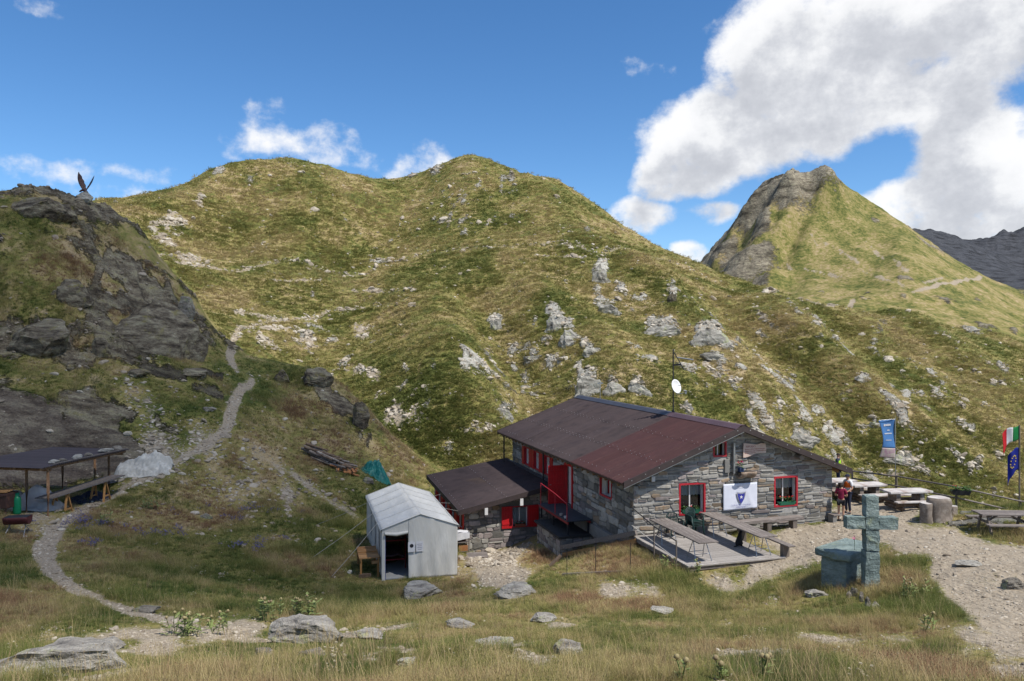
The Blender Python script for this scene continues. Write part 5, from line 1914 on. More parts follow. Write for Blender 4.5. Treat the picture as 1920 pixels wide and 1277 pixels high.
def build_boulders():
    B = boulder
    B(572, 1204, 165, 52, 'large lichened boulder at the end of the footpath in the foreground', 'rock_fore', 3, 0.30, 0.8)
    B(792, 1118, 90, 30, 'low pale boulder in front of the grey tent', 'rock_fore', 5, 0.30)
    B(968, 1118, 88, 26, 'flat grey boulder in the grass right of the tent', 'rock_fore', 7, 0.30)
    B(95, 1268, 270, 85, 'broad lichened rock slab in the bottom left corner', 'rock_fore', 9, 0.30, 0.6)
    B(270, 1148, 60, 14, 'flat slab lying beside the curving footpath', 'rock_grey', 11, 0.35)
    B(1020, 1165, 60, 12, 'thin flat stone in the dry foreground grass', 'rock_fore', 13, 0.2)
    B(588, 1234, 60, 26, 'small cracked stone below the large foreground boulder', 'rock_grey', 15, 0.4)
    B(490, 1228, 40, 18, 'small stone lying left of the large foreground boulder', 'rock_grey', 16, 0.4)
    B(1065, 1228, 62, 30, 'heap of pale broken stone in the foreground grass', 'rock_fore', 17, 0.25)
    B(690, 1196, 70, 16, 'flat pale stone just right of the large foreground boulder', 'rock_fore', 101, 0.2)
    B(860, 1176, 56, 14, 'flat pale stone in the dry grass below the tent', 'rock_fore', 102, 0.2)
    B(760, 1248, 50, 18, 'half buried stone at the bottom of the straw coloured grass', 'rock_fore', 103, 0.25)
    B(930, 1214, 90, 14, 'long pale slab showing through the foreground turf', 'rock_fore', 104, 0.2)
    B(200, 1215, 60, 20, 'grey stone above the slab in the bottom left corner', 'rock_fore', 105, 0.25)
    B(1240, 1150, 50, 12, 'thin pale stone in the worn turf before the deck', 'rock_fore', 106, 0.2)
    B(1530, 1118, 44, 14, 'flat broken stone left of the altar', 'rock_fore', 107, 0.25)
    B(1905, 1103, 50, 26, 'grey boulder at the right edge of the gravel yard', 'rock_grey', 19, 0.4)
    B(1815, 1060, 50, 12, 'low tan stone set in the gravel yard', 'rock_pale', 21, 0.35)
    B(655, 1075, 12, 8, 'small white stone beside the bench at the tent', 'rock_pale', 23, 0.3)
    B(383, 970, 26, 12, 'pale stone lying on the slope below the shed path', 'rock_grey', 25, 0.4, ymax=60)
    B(388, 770, 30, 14, 'long pale stone on the slope left of the winding path', 'rock_grey', 26, 0.4, ymax=60)
    for k, (u, v, a, b) in enumerate(((1603, 1118, 14, 26), (1616, 1128, 13, 24), (1629, 1137, 14, 24), (1643, 1142, 18, 18), (1592, 1120, 12, 16))):
        B(u, v, a, b, ['second upright stone from the left edging the cross', 'middle upright stone edging the foot of the cross', 'fourth upright stone from the left edging the cross', 'rightmost and lowest stone edging the cross', 'leftmost small stone edging the foot of the cross'][k], 'rock_grey', 31 + k, 0.3, 0.6, sub=3, group='stones edging the cross')
    # crags on the spur beside the woodpile
    B(588, 722, 66, 44, 'dark crag on the shaded spur, the tallest of the spur', 'rock_dark', 41, 0.35, ymax=75)
    B(527, 716, 34, 30, 'dark crag on the spur nearest the winding path', 'rock_dark', 42, 0.35, ymax=75)
    B(675, 800, 44, 60, 'dark rocky nose at the right end of the shaded spur', 'rock_dark', 43, 0.35, ymax=75)
    B(690, 905, 26, 14, 'grey stone beside the green tarpaulin', 'rock_grey', 44, 0.4, ymax=75)
    # knoll rocks
    B(75, 395, 110, 62, 'dark rock crowning the knoll left of the eagle', 'rock_dark', 51, 0.5, 0.8, ymin=48, ymax=100)
    B(345, 588, 40, 46, 'pale pointed rock on the right edge of the knoll', 'rock_grey', 52, 0.4, ymin=48, ymax=90)
    B(190, 668, 40, 50, 'grey pointed slab leaning at the foot of the knoll', 'rock_dark', 53, 0.3, 0.4, ymin=46, ymax=90)
    B(270, 645, 180, 150, 'great dark slab in the face of the knoll', 'rock_dark', 54, 0.45, 0.5, ymin=46, ymax=90, tilt=(R(-20), R(20)))
    B(60, 655, 150, 90, 'blocky brown rock at the left foot of the knoll', 'rock_dark', 55, 0.4, 0.6, ymin=46, ymax=90)
    B(130, 560, 90, 60, 'fractured grey rock halfway up the knoll', 'rock_dark', 56, 0.45, 0.6, ymin=46, ymax=90, tilt=(0, R(25)))
    B(360, 705, 60, 22, 'rubble of flat stones under the knoll beside the path', 'rock_dark', 57, 0.35, ymin=40, ymax=66)
    B(255, 705, 50, 18, 'ledge of broken flat stones below the knoll', 'rock_dark', 58, 0.35, ymin=40, ymax=66)
    # pale outcrops of the hillside
    T = [(1125, 530, 46, 60, 'tall pale outcrop highest on the slope above the hut roof'), (1140, 588, 64, 36, 'pale outcrop below the highest one, left of the mast'),
         (1042, 620, 46, 60, 'upper block of the long diagonal outcrop'), (1075, 642, 64, 44, 'middle block of the long diagonal outcrop'), (1112, 662, 50, 26, 'lower end of the long diagonal outcrop'),
         (1240, 630, 84, 48, 'broad pale outcrop left of the antenna tip'), (1328, 645, 78, 56, 'broad pale outcrop right of the antenna tip'),
         (1100, 742, 74, 62, 'big lichened outcrop rising just behind the roof ridge'), (1147, 740, 48, 52, 'second lichened outcrop behind the roof, right of the big one'), (1202, 738, 54, 34, 'rounded outcrop behind the roof, left of the satellite dish'),
         (1002, 676, 56, 24, 'low grey outcrop in the gully left of the roof ridge'), (930, 618, 30, 36, 'narrow grey outcrop at the head of the gully'), (945, 782, 52, 30, 'pale outcrop on the slope left of the hut roof'),
         (1500, 835, 76, 38, 'pale outcrop right of the roof, above the gable'), (1560, 826, 54, 34, 'pale outcrop right of the roof, nearer the railing'), (1345, 672, 66, 18, 'thin ledge of pale rock right of the antenna'),
         (1622, 712, 46, 18, 'flat grey outcrop on the right flank'), (1690, 868, 70, 30, 'rock rib behind the blue advertising flag'), (1262, 566, 20, 48, 'dark narrow crag high on the slope'), (870, 440, 18, 13, 'small rock alone on the upper slope'),
         (960, 327, 13, 13, 'small dark rock standing on the skyline'), (1640, 800, 26, 20, 'small rock on the right flank below the ridge trail')]
    for k, (u, v, a, b, lab) in enumerate(T):
        B(u, v, a, b, lab, 'rock_dark' if 'dark' in lab else 'rock_pale', 70 + k, 0.52, 0.40, ymin=62, ymax=262, name='rock_outcrop', group=None, planes=22, rough=0.2, tilt=(R(random.uniform(-15, 15)), R(random.uniform(-5, 25))))


build_boulders()
build_turf()
build_stones()
build_flowers()


# ------------------------------------------------------------------ drifting cloud that shades the left of the meadow
def build_cloud():
    m = bpy.data.materials.new('cloud')
    m.use_nodes = True
    t = m.node_tree
    w = NT(t)
    t.nodes.remove(t.nodes['Principled BSDF'])
    d = w.n('ShaderNodeBsdfDiffuse')
    d.inputs[0].default_value = (0.9, 0.9, 0.92, 1)
    tr = w.n('ShaderNodeBsdfTransparent')
    mx = w.n('ShaderNodeMixShader')
    mx.inputs[0].default_value = CLOUD_OPACITY
    t.links.new(tr.outputs[0], mx.inputs[1])
    t.links.new(d.outputs[0], mx.inputs[2])
    t.links.new(mx.outputs[0], t.nodes['Material Output'].inputs[0])
    poly = [(-95, 26), (-95, 8), (-30, 10), (-16, 12), (-10, 17.5), (-4, 21), (-0.5, 26), (-1.0, 36), (-1.5, 46), (-5, 57), (-9, 64.5), (-15, 70), (-22, 70), (-26, 71), (-33, 80), (-40, 86), (-95, 90)]
    h = 260.0
    ox, oy = SUN.x / SUN.z * h, SUN.y / SUN.z * h
    step = 1.2
    xs, ys = np.arange(-100, 14, step), np.arange(-4, 96, step)
    gx, gy = np.meshgrid(xs, ys)
    wx = gx + (fbm(gx / 6, gy / 6, 501, 4) - 0.5) * 7
    wy = gy + (fbm(gx / 6, gy / 6, 503, 4) - 0.5) * 7
    ins = in_poly(wx, wy, poly)
    depth = blur(ins.astype(float), 4, 2)
    top = h + 14 * depth + 8 * (fbm(gx / 9, gy / 9, 505, 4) - 0.4) * depth
    bot = h - 3 * depth + 3 * (fbm(gx / 9, gy / 9, 507, 4) - 0.5) * depth
    mb = MB()
    ids = {}
    for k, zz in enumerate((top, bot)):
        for i in range(len(ys)):
            for j in range(len(xs)):
                if ins[i, j]:
                    ids[k, i, j] = len(mb.v)
                    mb.v.append((gx[i, j] + ox, gy[i, j] + oy, zz[i, j]))
    for i in range(len(ys) - 1):
        for j in range(len(xs) - 1):
            if ins[i:i + 2, j:j + 2].all():
                for k in (0, 1):
                    q = [ids[k, i, j], ids[k, i, j + 1], ids[k, i + 1, j + 1], ids[k, i + 1, j]]
                    mb.f.append(tuple(q if k == 0 else q[::-1]))
                    mb.sm.append(True)
    o = mb.build('cloud', m)
    o['kind'] = 'structure'


CLOUD_OPACITY = 0.48
build_cloud()

# ================================================================== things round the hut
M('canvas', (0.66, 0.65, 0.61), (0.57, 0.56, 0.52), 0.8, 0.7, 0.35, 1.6, c3=(0.69, 0.68, 0.64), dist=0.012, stretch=(1.6, 1.0, 0.5), trans=0.12)
M('canvas_stain', (0.40, 0.40, 0.40), (0.33, 0.32, 0.30), 1.2, 0.8, 0.25, 5, c3=(0.46, 0.46, 0.46))
M('tarp_grey', (0.48, 0.47, 0.43), (0.34, 0.33, 0.30), 2.0, 0.6, 0.3, 8, c3=(0.56, 0.55, 0.51))
M('tarp_lilac', (0.56, 0.50, 0.46), (0.44, 0.39, 0.36), 2.0, 0.7, 0.2, 8)
M('tarp_green', (0.010, 0.155, 0.135), (0.006, 0.10, 0.095), 2.0, 0.5, 0.3, 8)
M('groundsheet', (0.30, 0.31, 0.32), (0.22, 0.23, 0.24), 2.0, 0.8)
M('rope', (0.45, 0.43, 0.40), None, 8, 0.9)
M('red_metal', (0.22, 0.015, 0.02), (0.15, 0.012, 0.015), 4, 0.5)
M('blanket', (0.10, 0.05, 0.05), (0.06, 0.045, 0.05), 6, 0.95)
M('blue_metal', (0.03, 0.05, 0.2), None, 4, 0.5)
M('paper', (0.62, 0.62, 0.64), (0.56, 0.56, 0.58), 6, 0.8)
M('ink', (0.02, 0.022, 0.03), None, 6, 0.8)
M('ink_blue', (0.035, 0.045, 0.30), (0.03, 0.035, 0.22), 6, 0.8)
M('ink_grey', (0.30, 0.30, 0.36), None, 6, 0.8)
M('ink_red', (0.25, 0.06, 0.05), None, 6, 0.8)
M('banner_cloth', (0.60, 0.62, 0.70), (0.53, 0.55, 0.63), 3, 0.85, 0.2, 5)
M('chair_green', (0.008, 0.030, 0.027), (0.006, 0.022, 0.020), 4, 0.5)
M('log_grey', (0.30, 0.255, 0.22), (0.17, 0.14, 0.115), 3, 0.9, 0.5, 10, c3=(0.38, 0.34, 0.30), rnd=0.2)
M('log_brown', (0.19, 0.135, 0.095), (0.11, 0.075, 0.05), 3, 0.9, 0.5, 10, c3=(0.26, 0.20, 0.15), rnd=0.25)
M('log_orange', (0.38, 0.17, 0.07), (0.26, 0.11, 0.045), 4, 0.9, 0.4, 10, rnd=0.25)
M('table_pale', (0.46, 0.44, 0.42), (0.36, 0.32, 0.30), 2.2, 0.8, 0.3, 8, c3=(0.24, 0.18, 0.15), contrast=(0.42, 0.68))
M('pole_bark', (0.26, 0.15, 0.075), (0.16, 0.085, 0.045), 4, 0.85, 0.4, 12, c3=(0.32, 0.20, 0.11), stretch=(4, 4, 1))
M('rust', (0.075, 0.035, 0.028), (0.045, 0.022, 0.018), 5, 0.6, c3=(0.11, 0.05, 0.035))
M('gas_green', (0.006, 0.19, 0.085), (0.005, 0.14, 0.06), 5, 0.4)
M('shed_roof', (0.062, 0.050, 0.054), (0.045, 0.037, 0.040), 2, 0.6, rnd=0.1)
M('skin', (0.42, 0.24, 0.16), (0.36, 0.20, 0.13), 6, 0.6)
M('hair_dark', (0.022, 0.015, 0.012), None, 20, 0.7)
M('cloth_maroon', (0.20, 0.012, 0.045), (0.15, 0.010, 0.035), 8, 0.85)
M('cloth_black', (0.012, 0.012, 0.016), (0.02, 0.02, 0.025), 8, 0.85)
M('cloth_white', (0.60, 0.60, 0.62), (0.5, 0.5, 0.53), 8, 0.85)
M('cloth_orange', (0.72, 0.15, 0.02), (0.60, 0.12, 0.02), 8, 0.8)
M('cloth_neon', (0.33, 0.62, 0.02), (0.27, 0.52, 0.02), 8, 0.8)
M('cloth_navy', (0.012, 0.016, 0.035), (0.02, 0.024, 0.045), 8, 0.85)
M('shoe', (0.03, 0.032, 0.04), (0.05, 0.05, 0.06), 12, 0.7)
M('fur_black', (0.010, 0.009, 0.009), (0.02, 0.018, 0.017), 20, 0.8)
M('fur_white', (0.50, 0.47, 0.42), (0.42, 0.38, 0.33), 20, 0.9)
M('bronze', (0.055, 0.030, 0.030), (0.035, 0.018, 0.022), 6, 0.5, c3=(0.12, 0.065, 0.045), metal=0.3)
M('flag_blue', (0.09, 0.24, 0.52), (0.075, 0.20, 0.45), 4, 0.85, trans=0.25)
M('flag_sand', (0.50, 0.45, 0.38), (0.45, 0.34, 0.36), 7, 0.85, c3=(0.40, 0.16, 0.28), contrast=(0.4, 0.72), trans=0.25)
M('flag_eu', (0.010, 0.022, 0.26), (0.008, 0.016, 0.2), 4, 0.8, trans=0.25)
M('flag_it_green', (0.012, 0.22, 0.06), (0.01, 0.17, 0.05), 4, 0.8, trans=0.25)
M('flag_it_red', (0.50, 0.014, 0.022), (0.40, 0.012, 0.02), 4, 0.8, trans=0.25)
M('gold', (0.62, 0.45, 0.05), None, 4, 0.6)
M('dish_white', (0.66, 0.66, 0.66), (0.58, 0.58, 0.58), 3, 0.45)
M('thistle_leaf', (0.25, 0.29, 0.11), (0.17, 0.22, 0.07), 9, 0.8, c3=(0.34, 0.36, 0.18), trans=0.25)
M('board_pale', (0.55, 0.44, 0.38), (0.44, 0.33, 0.28), 5, 0.85, 0.2, 12)
M('thistle_head', (0.30, 0.27, 0.13), (0.20, 0.14, 0.09), 9, 0.9)


def text_mesh(body, size, name='lettering', extrude=0.0):
    cdat = bpy.data.curves.new(name, 'FONT')
    cdat.body = body
    cdat.size = size
    cdat.align_x = 'CENTER'
    cdat.extrude = extrude
    cdat.resolution_u = 2
    o = bpy.data.objects.new(name, cdat)
    COL.objects.link(o)
    dg = bpy.context.evaluated_depsgraph_get()
    me = bpy.data.meshes.new_from_object(o.evaluated_get(dg))
    bpy.data.objects.remove(o)
    return me


def cloth_heap(name, mat, size, seed, label, loc, rz, bumps, cat, drape=0.12):
    """a tarpaulin thrown over a heap: height field with folds and a ragged hem"""
    rs = random.Random(seed)
    nx, ny = 60, 48
    sx, sy, sz = size
    off = rs.uniform(0, 90)
    xs, ys = np.meshgrid(np.linspace(-1, 1, nx + 1), np.linspace(-1, 1, ny + 1))
    rr = np.sqrt((np.abs(xs) ** 2.6 + np.abs(ys) ** 2.6))
    prof = np.clip(1.12 - rr ** 2.2, 0.0, 1)
    h = np.zeros_like(xs)
    for (bx, by, br, bh) in bumps:
        h = np.maximum(h, bh * np.exp(-(((xs - bx) / br) ** 2 + ((ys - by) / br) ** 2)))
    fold = 0.6 * ridged(xs * 2.3 + ys + off, ys * 2.6 + off, 601 + seed, 2) + 0.4 * ridged(xs * 5.5 - ys * 2 + off, ys * 4 + off, 617 + seed, 2)
    z = sz * (h * 0.9) * np.minimum(prof * 2.2, 1) + (fold - 0.5) * drape * sz * np.minimum(prof * 3, 1) * 1.6
    ax = xs * sx / 2 * (1 + 0.12 * (fbm(xs * 2 + off, ys * 2, 611, 3) - 0.5))
    ay = ys * sy / 2 * (1 + 0.2 * (fbm(xs * 2, ys * 2 + off, 613, 3) - 0.5))
    e = empty(name, loc, rz, label, cat)
    c, s = math.cos(rz), math.sin(rz)
    gx, gy = loc[0] + c * ax - s * ay, loc[1] + s * ax + c * ay
    base = gz(gx, gy) - loc[2]
    mb = MB()
    vs = [(ax[j, i], ay[j, i], float(base[j, i] + 0.015 + max(z[j, i], 0))) for j in range(ny + 1) for i in range(nx + 1)]
    inside = rr < 1.16
    fs = [(j * (nx + 1) + i, j * (nx + 1) + i + 1, (j + 1) * (nx + 1) + i + 1, (j + 1) * (nx + 1) + i) for j in range(ny) for i in range(nx) if inside[j, i]]
    mb.add(vs, fs, True)
    mb.build('sheet', mat, e, solid=0.01)
    return e


# ------------------------------------------------------------------ timber deck before the gable
def build_deck():
    g = hut_pt(0, -4.3)
    e = empty('timber_deck', hut_pt(0, 0), HUT_RZ, 'weathered grey timber deck in front of the stone gable', 'deck')
    rs = random.Random(2)
    n = 28
    wd = 4.25 / n
    proto = {}
    for k in range(n):
        t = -4.27 + wd * (k + 0.5)
        L = 3.72 + rs.uniform(-0.03, 0.05) + (0.12 if k < 1 else 0)
        key = k % 5
        mb = MB().box((L / 2 - 0.04, 0, 0), (L, wd - 0.012, 0.045))
        o = mb.build('plank', MATS['deck_wood'], e, (rs.uniform(-0.015, 0.015), t, 0.10 + rs.uniform(-0.004, 0.004)), (0, 0, rs.uniform(-0.002, 0.002)))
    for w in (0.06, 1.85, 3.5):
        MB().box((w, -2.1, 0.0), (0.12, 4.15, 0.14)).build('joist', MATS['old_wood_y'], e)
    MB().box((1.82, -4.18, 0.005), (3.6, 0.07, 0.13)).build('rim_beam', MATS['old_wood'], e)
    for w, t in ((0.1, -4.1), (0.1, -2.2), (1.85, -4.05), (3.45, -4.05)):
        p = hut_pt(w, t)
        gzv = float(gz(p.x, p.y))
        MB().box((w, t, (gzv - 0.1 - 0.06) / 2), (0.2, 0.2, abs(gzv - 0.1) + 0.06)).build('footing_block', MATS['old_wood_z'], e)
    # railing on the left flank: two posts, sloping top rail and rope
    r = empty('deck_railing', hut_pt(0, 0), HUT_RZ, 'thin steel handrail with rope along the left of the deck', 'railing')
    for t, h in ((-1.95, 0.88), (-3.6, 0.75)):
        p = hut_pt(-0.12, t)
        z0 = float(gz(p.x, p.y)) - 0.1
        MB().tube((-0.12, t, z0), (-0.12, t, h + 0.1), 0.028, n=8).build('post', MATS['old_wood_z'], r)
    MB().path([(-0.1, -0.05, 1.25), (-0.12, -1.95, 0.95), (-0.12, -3.6, 0.82)], 0.022, 6).build('handrail', MATS['dark_metal'], r)
    MB().path([(-0.1, -0.05, 0.55), (-0.12, -1.95, 0.36), (-0.12, -3.62, 0.20)], 0.013, 6).build('rope', MATS['rope'], r)


def trestle_table(name, w0, w1, t0, t1, z, label, nplank=4):
    cw, ct = (w0 + w1) / 2, (t0 + t1) / 2
    p = hut_pt(cw, ct)
    e = empty(name, (p.x, p.y, 0.122), HUT_RZ, label, 'table', 'trestle tables on the deck')
    W, L = w1 - w0, t1 - t0
    rs = random.Random(int(w0 * 100))
    for k in range(nplank):
        x = -W / 2 + W / nplank * (k + 0.5)
        MB().box((0, 0, 0), (W / nplank - 0.008, L + rs.uniform(-0.04, 0.04), 0.04)).build('tabletop_plank', MATS['old_wood_y'], e, (x, rs.uniform(-0.02, 0.02), z - 0.122))
    for s in (-1, 1):
        y = s * (L / 2 - 0.62)
        for dx in (-1, 1):
            for dy in (-1, 1):
                MB().tube((dx * W * 0.30, y, z - 0.15), (dx * W * 0.42, y + dy * 0.30, 0.0), 0.016, n=8).build('leg', MATS['steel'], e)
        for dy in (-1, 1):
            MB().tube((-W * 0.38, y + dy * 0.2, 0.24), (W * 0.38, y + dy * 0.2, 0.24), 0.012, n=6).build('crossbar', MATS['steel'], e)
        MB().box((0, y, z - 0.155), (W * 0.7, 0.05, 0.03)).build('bracket', MATS['steel'], e)
    return e


def bench(name, p0, p1, z, label, thick=0.07, width=0.32, legs=2, leg_mat='old_wood_z', mat='old_wood', group=None, gz0=None):
    a, b = Vector(p0), Vector(p1)
    d = b - a
    rz = math.atan2(d.y, d.x)
    m = (a + b) / 2
    g = float(gz(m.x, m.y)) if gz0 is None else gz0
    e = empty(name, (m.x, m.y, g), rz, label, 'bench', group)
    L = d.length
    o = MB().box((0, 0, 0), (L, width, thick)).build('seat', MATS[mat], e, (0, 0, z - g), bevel=0.012)
    for k in range(legs):
        x = -L / 2 + L * (0.12 + 0.76 * k / max(1, legs - 1))
        MB().box((x, 0, (z - g - thick / 2 - 0.1) / 2), (0.2, width * 0.8, z - g - thick / 2 + 0.1)).build('leg', MATS[leg_mat], e)
    return e


def plastic_chair(name, loc, rz, label, group):
    e = empty(name, loc, rz, label, 'chair', group)
    m = MATS['chair_green']
    s = MB()
    s.grid(lambda i, j: ((i - 0.5) * 0.46, (j - 0.5) * 0.44, 0.43 + 0.02 * (2 * i - 1) ** 2 - 0.015 * math.sin(j * 3.1)), 8, 6)
    s.build('seat', m, e, solid=0.02)
    b = MB()
    for k in range(7):
        x = -0.18 + 0.06 * k
        top = 0.86 - 0.45 * x * x * 3
        b.path([(x * 0.9, 0.21, 0.44), (x, 0.27, 0.62), (x * 1.05, 0.33, top)], 0.016, 5)
    b.path([(-0.24, 0.20, 0.44), (-0.245, 0.27, 0.62), (-0.21, 0.32, 0.80), (-0.1, 0.335, 0.875), (0, 0.34, 0.89), (0.1, 0.335, 0.875), (0.21, 0.32, 0.80), (0.245, 0.27, 0.62), (0.24, 0.20, 0.44)], 0.024, 6)
    b.path([(-0.23, 0.29, 0.66), (0, 0.30, 0.68), (0.23, 0.29, 0.66)], 0.018, 5)
    b.build('backrest', m, e)
    for sx in (-1, 1):
        MB().path([(sx * 0.245, 0.27, 0.63), (sx * 0.285, 0.05, 0.65), (sx * 0.285, -0.18, 0.63), (sx * 0.26, -0.21, 0.45)], 0.024, 6).build('armrest', m, e)
        MB().tube((sx * 0.23, -0.2, 0.43), (sx * 0.27, -0.25, 0.0), 0.03, 0.022, 6).build('leg', m, e)
        MB().tube((sx * 0.23, 0.2, 0.43), (sx * 0.26, 0.30, 0.0), 0.03, 0.022, 6).build('leg', m, e)
    return e


build_deck()
trestle_table('trestle_table', 0.38, 1.14, -4.25, -0.6, 0.86, 'long plank table on steel legs by the deck handrail')
trestle_table('trestle_table', 2.82, 3.52, -4.28, -0.25, 0.88, 'long plank table on steel legs at the right of the deck')
bench('deck_bench', hut_pt(3.98, -4.45), hut_pt(3.98, -1.0), 0.52, 'long plank bench beside the right hand deck table', 0.05, 0.30, 2)
bench('wall_bench', hut_pt(4.15, -0.5), hut_pt(7.45, -0.42), 0.45, 'thick timber bench against the sunlit gable wall', 0.13, 0.36, 3)
bench('corner_bench', hut_pt(9.0, -0.35), hut_pt(9.75, -0.3), 0.42, 'small plank seat at the right corner of the gable', 0.06, 0.36, 1, 'concrete')
cp = hut_pt(1.48, -0.62)
plastic_chair('plastic_chair', (cp.x, cp.y, 0.123), HUT_RZ + R(-6), 'single dark green plastic chair below the left gable window', 'green plastic chairs')
cp = hut_pt(2.3, -0.72)
for k in range(4):
    plastic_chair('plastic_chair', (cp.x + 0.0 * k, cp.y + 0.012 * k, 0.123 + 0.055 * k), HUT_RZ + R(8), ['bottom chair of the green plastic stack on the deck', 'second green plastic chair from the bottom of the deck stack', 'third green plastic chair from the bottom of the deck stack', 'topmost green plastic chair of the deck stack'][k], 'green plastic chairs')


# ------------------------------------------------------------------ skinned bodies
def skinned(name, joints, edges, mat, parent=None, root=0, sub=2):
    me = bpy.data.meshes.new(name)
    me.from_pydata([j[0] for j in joints], edges, [])
    o = link_mesh(name, me, mat, parent)
    md = o.modifiers.new('skin', 'SKIN')
    md.use_smooth_shade = True
    for k, (sv, j) in enumerate(zip(me.skin_vertices[0].data, joints)):
        r = j[1]
        sv.radius = r if isinstance(r, tuple) else (r, r)
        sv.use_root = (k == root)
    s = o.modifiers.new('sub', 'SUBSURF')
    s.levels = sub
    s.render_levels = sub
    return o


def person(loc, rz, height, label, shirt, legs_mat, long_trousers, pose, hair=None, cap=None, vest=None, sleeve=True):
    e = empty('person', loc, rz, label, 'person')
    k = height / 1.75
    P = {'pelvis': (0, 0, 0.95), 'waist': (0, 0.0, 1.10), 'chest': (0, 0.0, 1.30), 'neckb': (0, 0.0, 1.46), 'neck': (0, -0.01, 1.53), 'head': (0, -0.03, 1.62), 'crown': (0, -0.02, 1.70)}
    for s, nm in ((-1, 'l'), (1, 'r')):
        P['hip' + nm] = (s * 0.10, 0, 0.90)
        P['knee' + nm] = (s * 0.10, -0.03, 0.50)
        P['ankle' + nm] = (s * 0.10, 0.02, 0.09)
        P['toe' + nm] = (s * 0.115, -0.14, 0.035)
        P['sh' + nm] = (s * 0.18, 0, 1.42)
        P['elb' + nm] = (s * 0.24, 0.03, 1.14)
        P['wri' + nm] = (s * 0.24, -0.06, 0.90)
        P['hand' + nm] = (s * 0.24, -0.09, 0.83)
    P.update(pose)
    P = {a: Vector(b) * k for a, b in P.items()}
    RAD = {'pelvis': (0.135, 0.10), 'waist': (0.12, 0.09), 'chest': (0.15, 0.105), 'neckb': (0.085, 0.07), 'neck': 0.052, 'head': (0.076, 0.095), 'crown': (0.06, 0.075), 'hip': 0.082, 'knee': 0.054, 'ankle': 0.037, 'toe': 0.032, 'sh': 0.056, 'elb': 0.042, 'wri': 0.029, 'hand': (0.036, 0.022)}

    def rad(n, extra=0.0):
        r = RAD.get(n) or RAD[n[:-1]]
        return tuple((x + extra) * k for x in r) if isinstance(r, tuple) else (r + extra) * k
    names = list(P)
    joints = [(P[n], rad(n)) for n in names]
    ix = {n: i for i, n in enumerate(names)}
    E = [('pelvis', 'waist'), ('waist', 'chest'), ('chest', 'neckb'), ('neckb', 'neck'), ('neck', 'head'), ('head', 'crown')]
    for s in 'lr':
        E += [('pelvis', 'hip' + s), ('hip' + s, 'knee' + s), ('knee' + s, 'ankle' + s), ('ankle' + s, 'toe' + s), ('neckb', 'sh' + s), ('sh' + s, 'elb' + s), ('elb' + s, 'wri' + s), ('wri' + s, 'hand' + s)]
    edges = [(ix[a], ix[b]) for a, b in E]
    for s, sg in (('l', -1), ('r', 1)):
        h, wv = P['hand' + s], P['wri' + s]
        d = (h - wv).normalized()
        side = d.cross(Vector((0, 0, 1)))
        side = side.normalized() if side.length > 0.1 else Vector((0, 1, 0))
        for q in range(5):
            f = (q - 2) * 0.015 * k
            ln = (0.075, 0.085, 0.09, 0.082, 0.055)[q] * k
            b0 = h + side * f + d * 0.02 * k if q < 4 else h + side * 0.035 * k
            b1 = b0 + d * ln * 0.6 + side * (0.02 * k if q == 4 else 0)
            joints += [(b0, 0.010 * k), (b1, 0.008 * k)]
            n = len(joints)
            edges += [(ix['hand' + s], n - 2), (n - 2, n - 1)]
    skinned('body', joints, edges, MATS['skin'], e)

    def garment(nm, parts, mat, extra):
        ns = []
        for a, b in parts:
            for x in (a, b):
                if x not in ns:
                    ns.append(x)
        js = []
        for n in ns:
            if isinstance(n, tuple):
                a, b, q, r = n
                js.append((P[a].lerp(P[b], q), r * k))
            else:
                js.append((P[n], rad(n, extra)))
        skinned(nm, js, [(ns.index(a), ns.index(b)) for a, b in parts], mat, e)
    up = [('pelvis', 'waist'), ('waist', 'chest'), ('chest', 'neckb')]
    for s in 'lr':
        m = ('sh' + s, 'elb' + s, 0.75, 0.062)
        up += [('neckb', 'sh' + s), ('sh' + s, m)]
    garment('shirt', up, shirt, 0.018)
    lo = []
    for s in 'lr':
        m = ('hip' + s, 'knee' + s, 0.5, 0.088)
        if long_trousers:
            lo += [('pelvis', 'hip' + s), ('hip' + s, 'knee' + s), ('knee' + s, ('knee' + s, 'ankle' + s, 0.9, 0.056))]
        else:
            lo += [('pelvis', 'hip' + s), ('hip' + s, m)]
    garment('trousers' if long_trousers else 'shorts', lo, legs_mat, 0.015)
    for s in 'lr':
        skinned('shoe', [(P['ankle' + s] + Vector((0, 0.03, -0.03)) * k, 0.05 * k), (P['ankle' + s].lerp(P['toe' + s], 0.5), 0.047 * k), (P['toe' + s] + Vector((0, -0.03, 0)) * k, 0.036 * k)], [(0, 1), (1, 2)], MATS['shoe'], e)
    hd = P['head']
    f = Vector((0, -1, 0))
    MB().tube(hd + Vector((0, -0.085, -0.005)) * k, hd + Vector((0, -0.115, -0.02)) * k, 0.014 * k, 0.01 * k, 6).build('nose', MATS['skin'], e)
    for s in (-1, 1):
        MB().box(hd + Vector((s * 0.032, -0.088, 0.025)) * k, (0.022 * k, 0.012 * k, 0.012 * k)).build('eye', MATS['ink'], e)
        MB().box(hd + Vector((s * 0.082, 0.005, 0.0)) * k, (0.016 * k, 0.035 * k, 0.05 * k)).build('ear', MATS['skin'], e)
    MB().box(hd + Vector((0, -0.086, -0.048)) * k, (0.04 * k, 0.01 * k, 0.010 * k)).build('mouth', MATS['ink_red'], e)
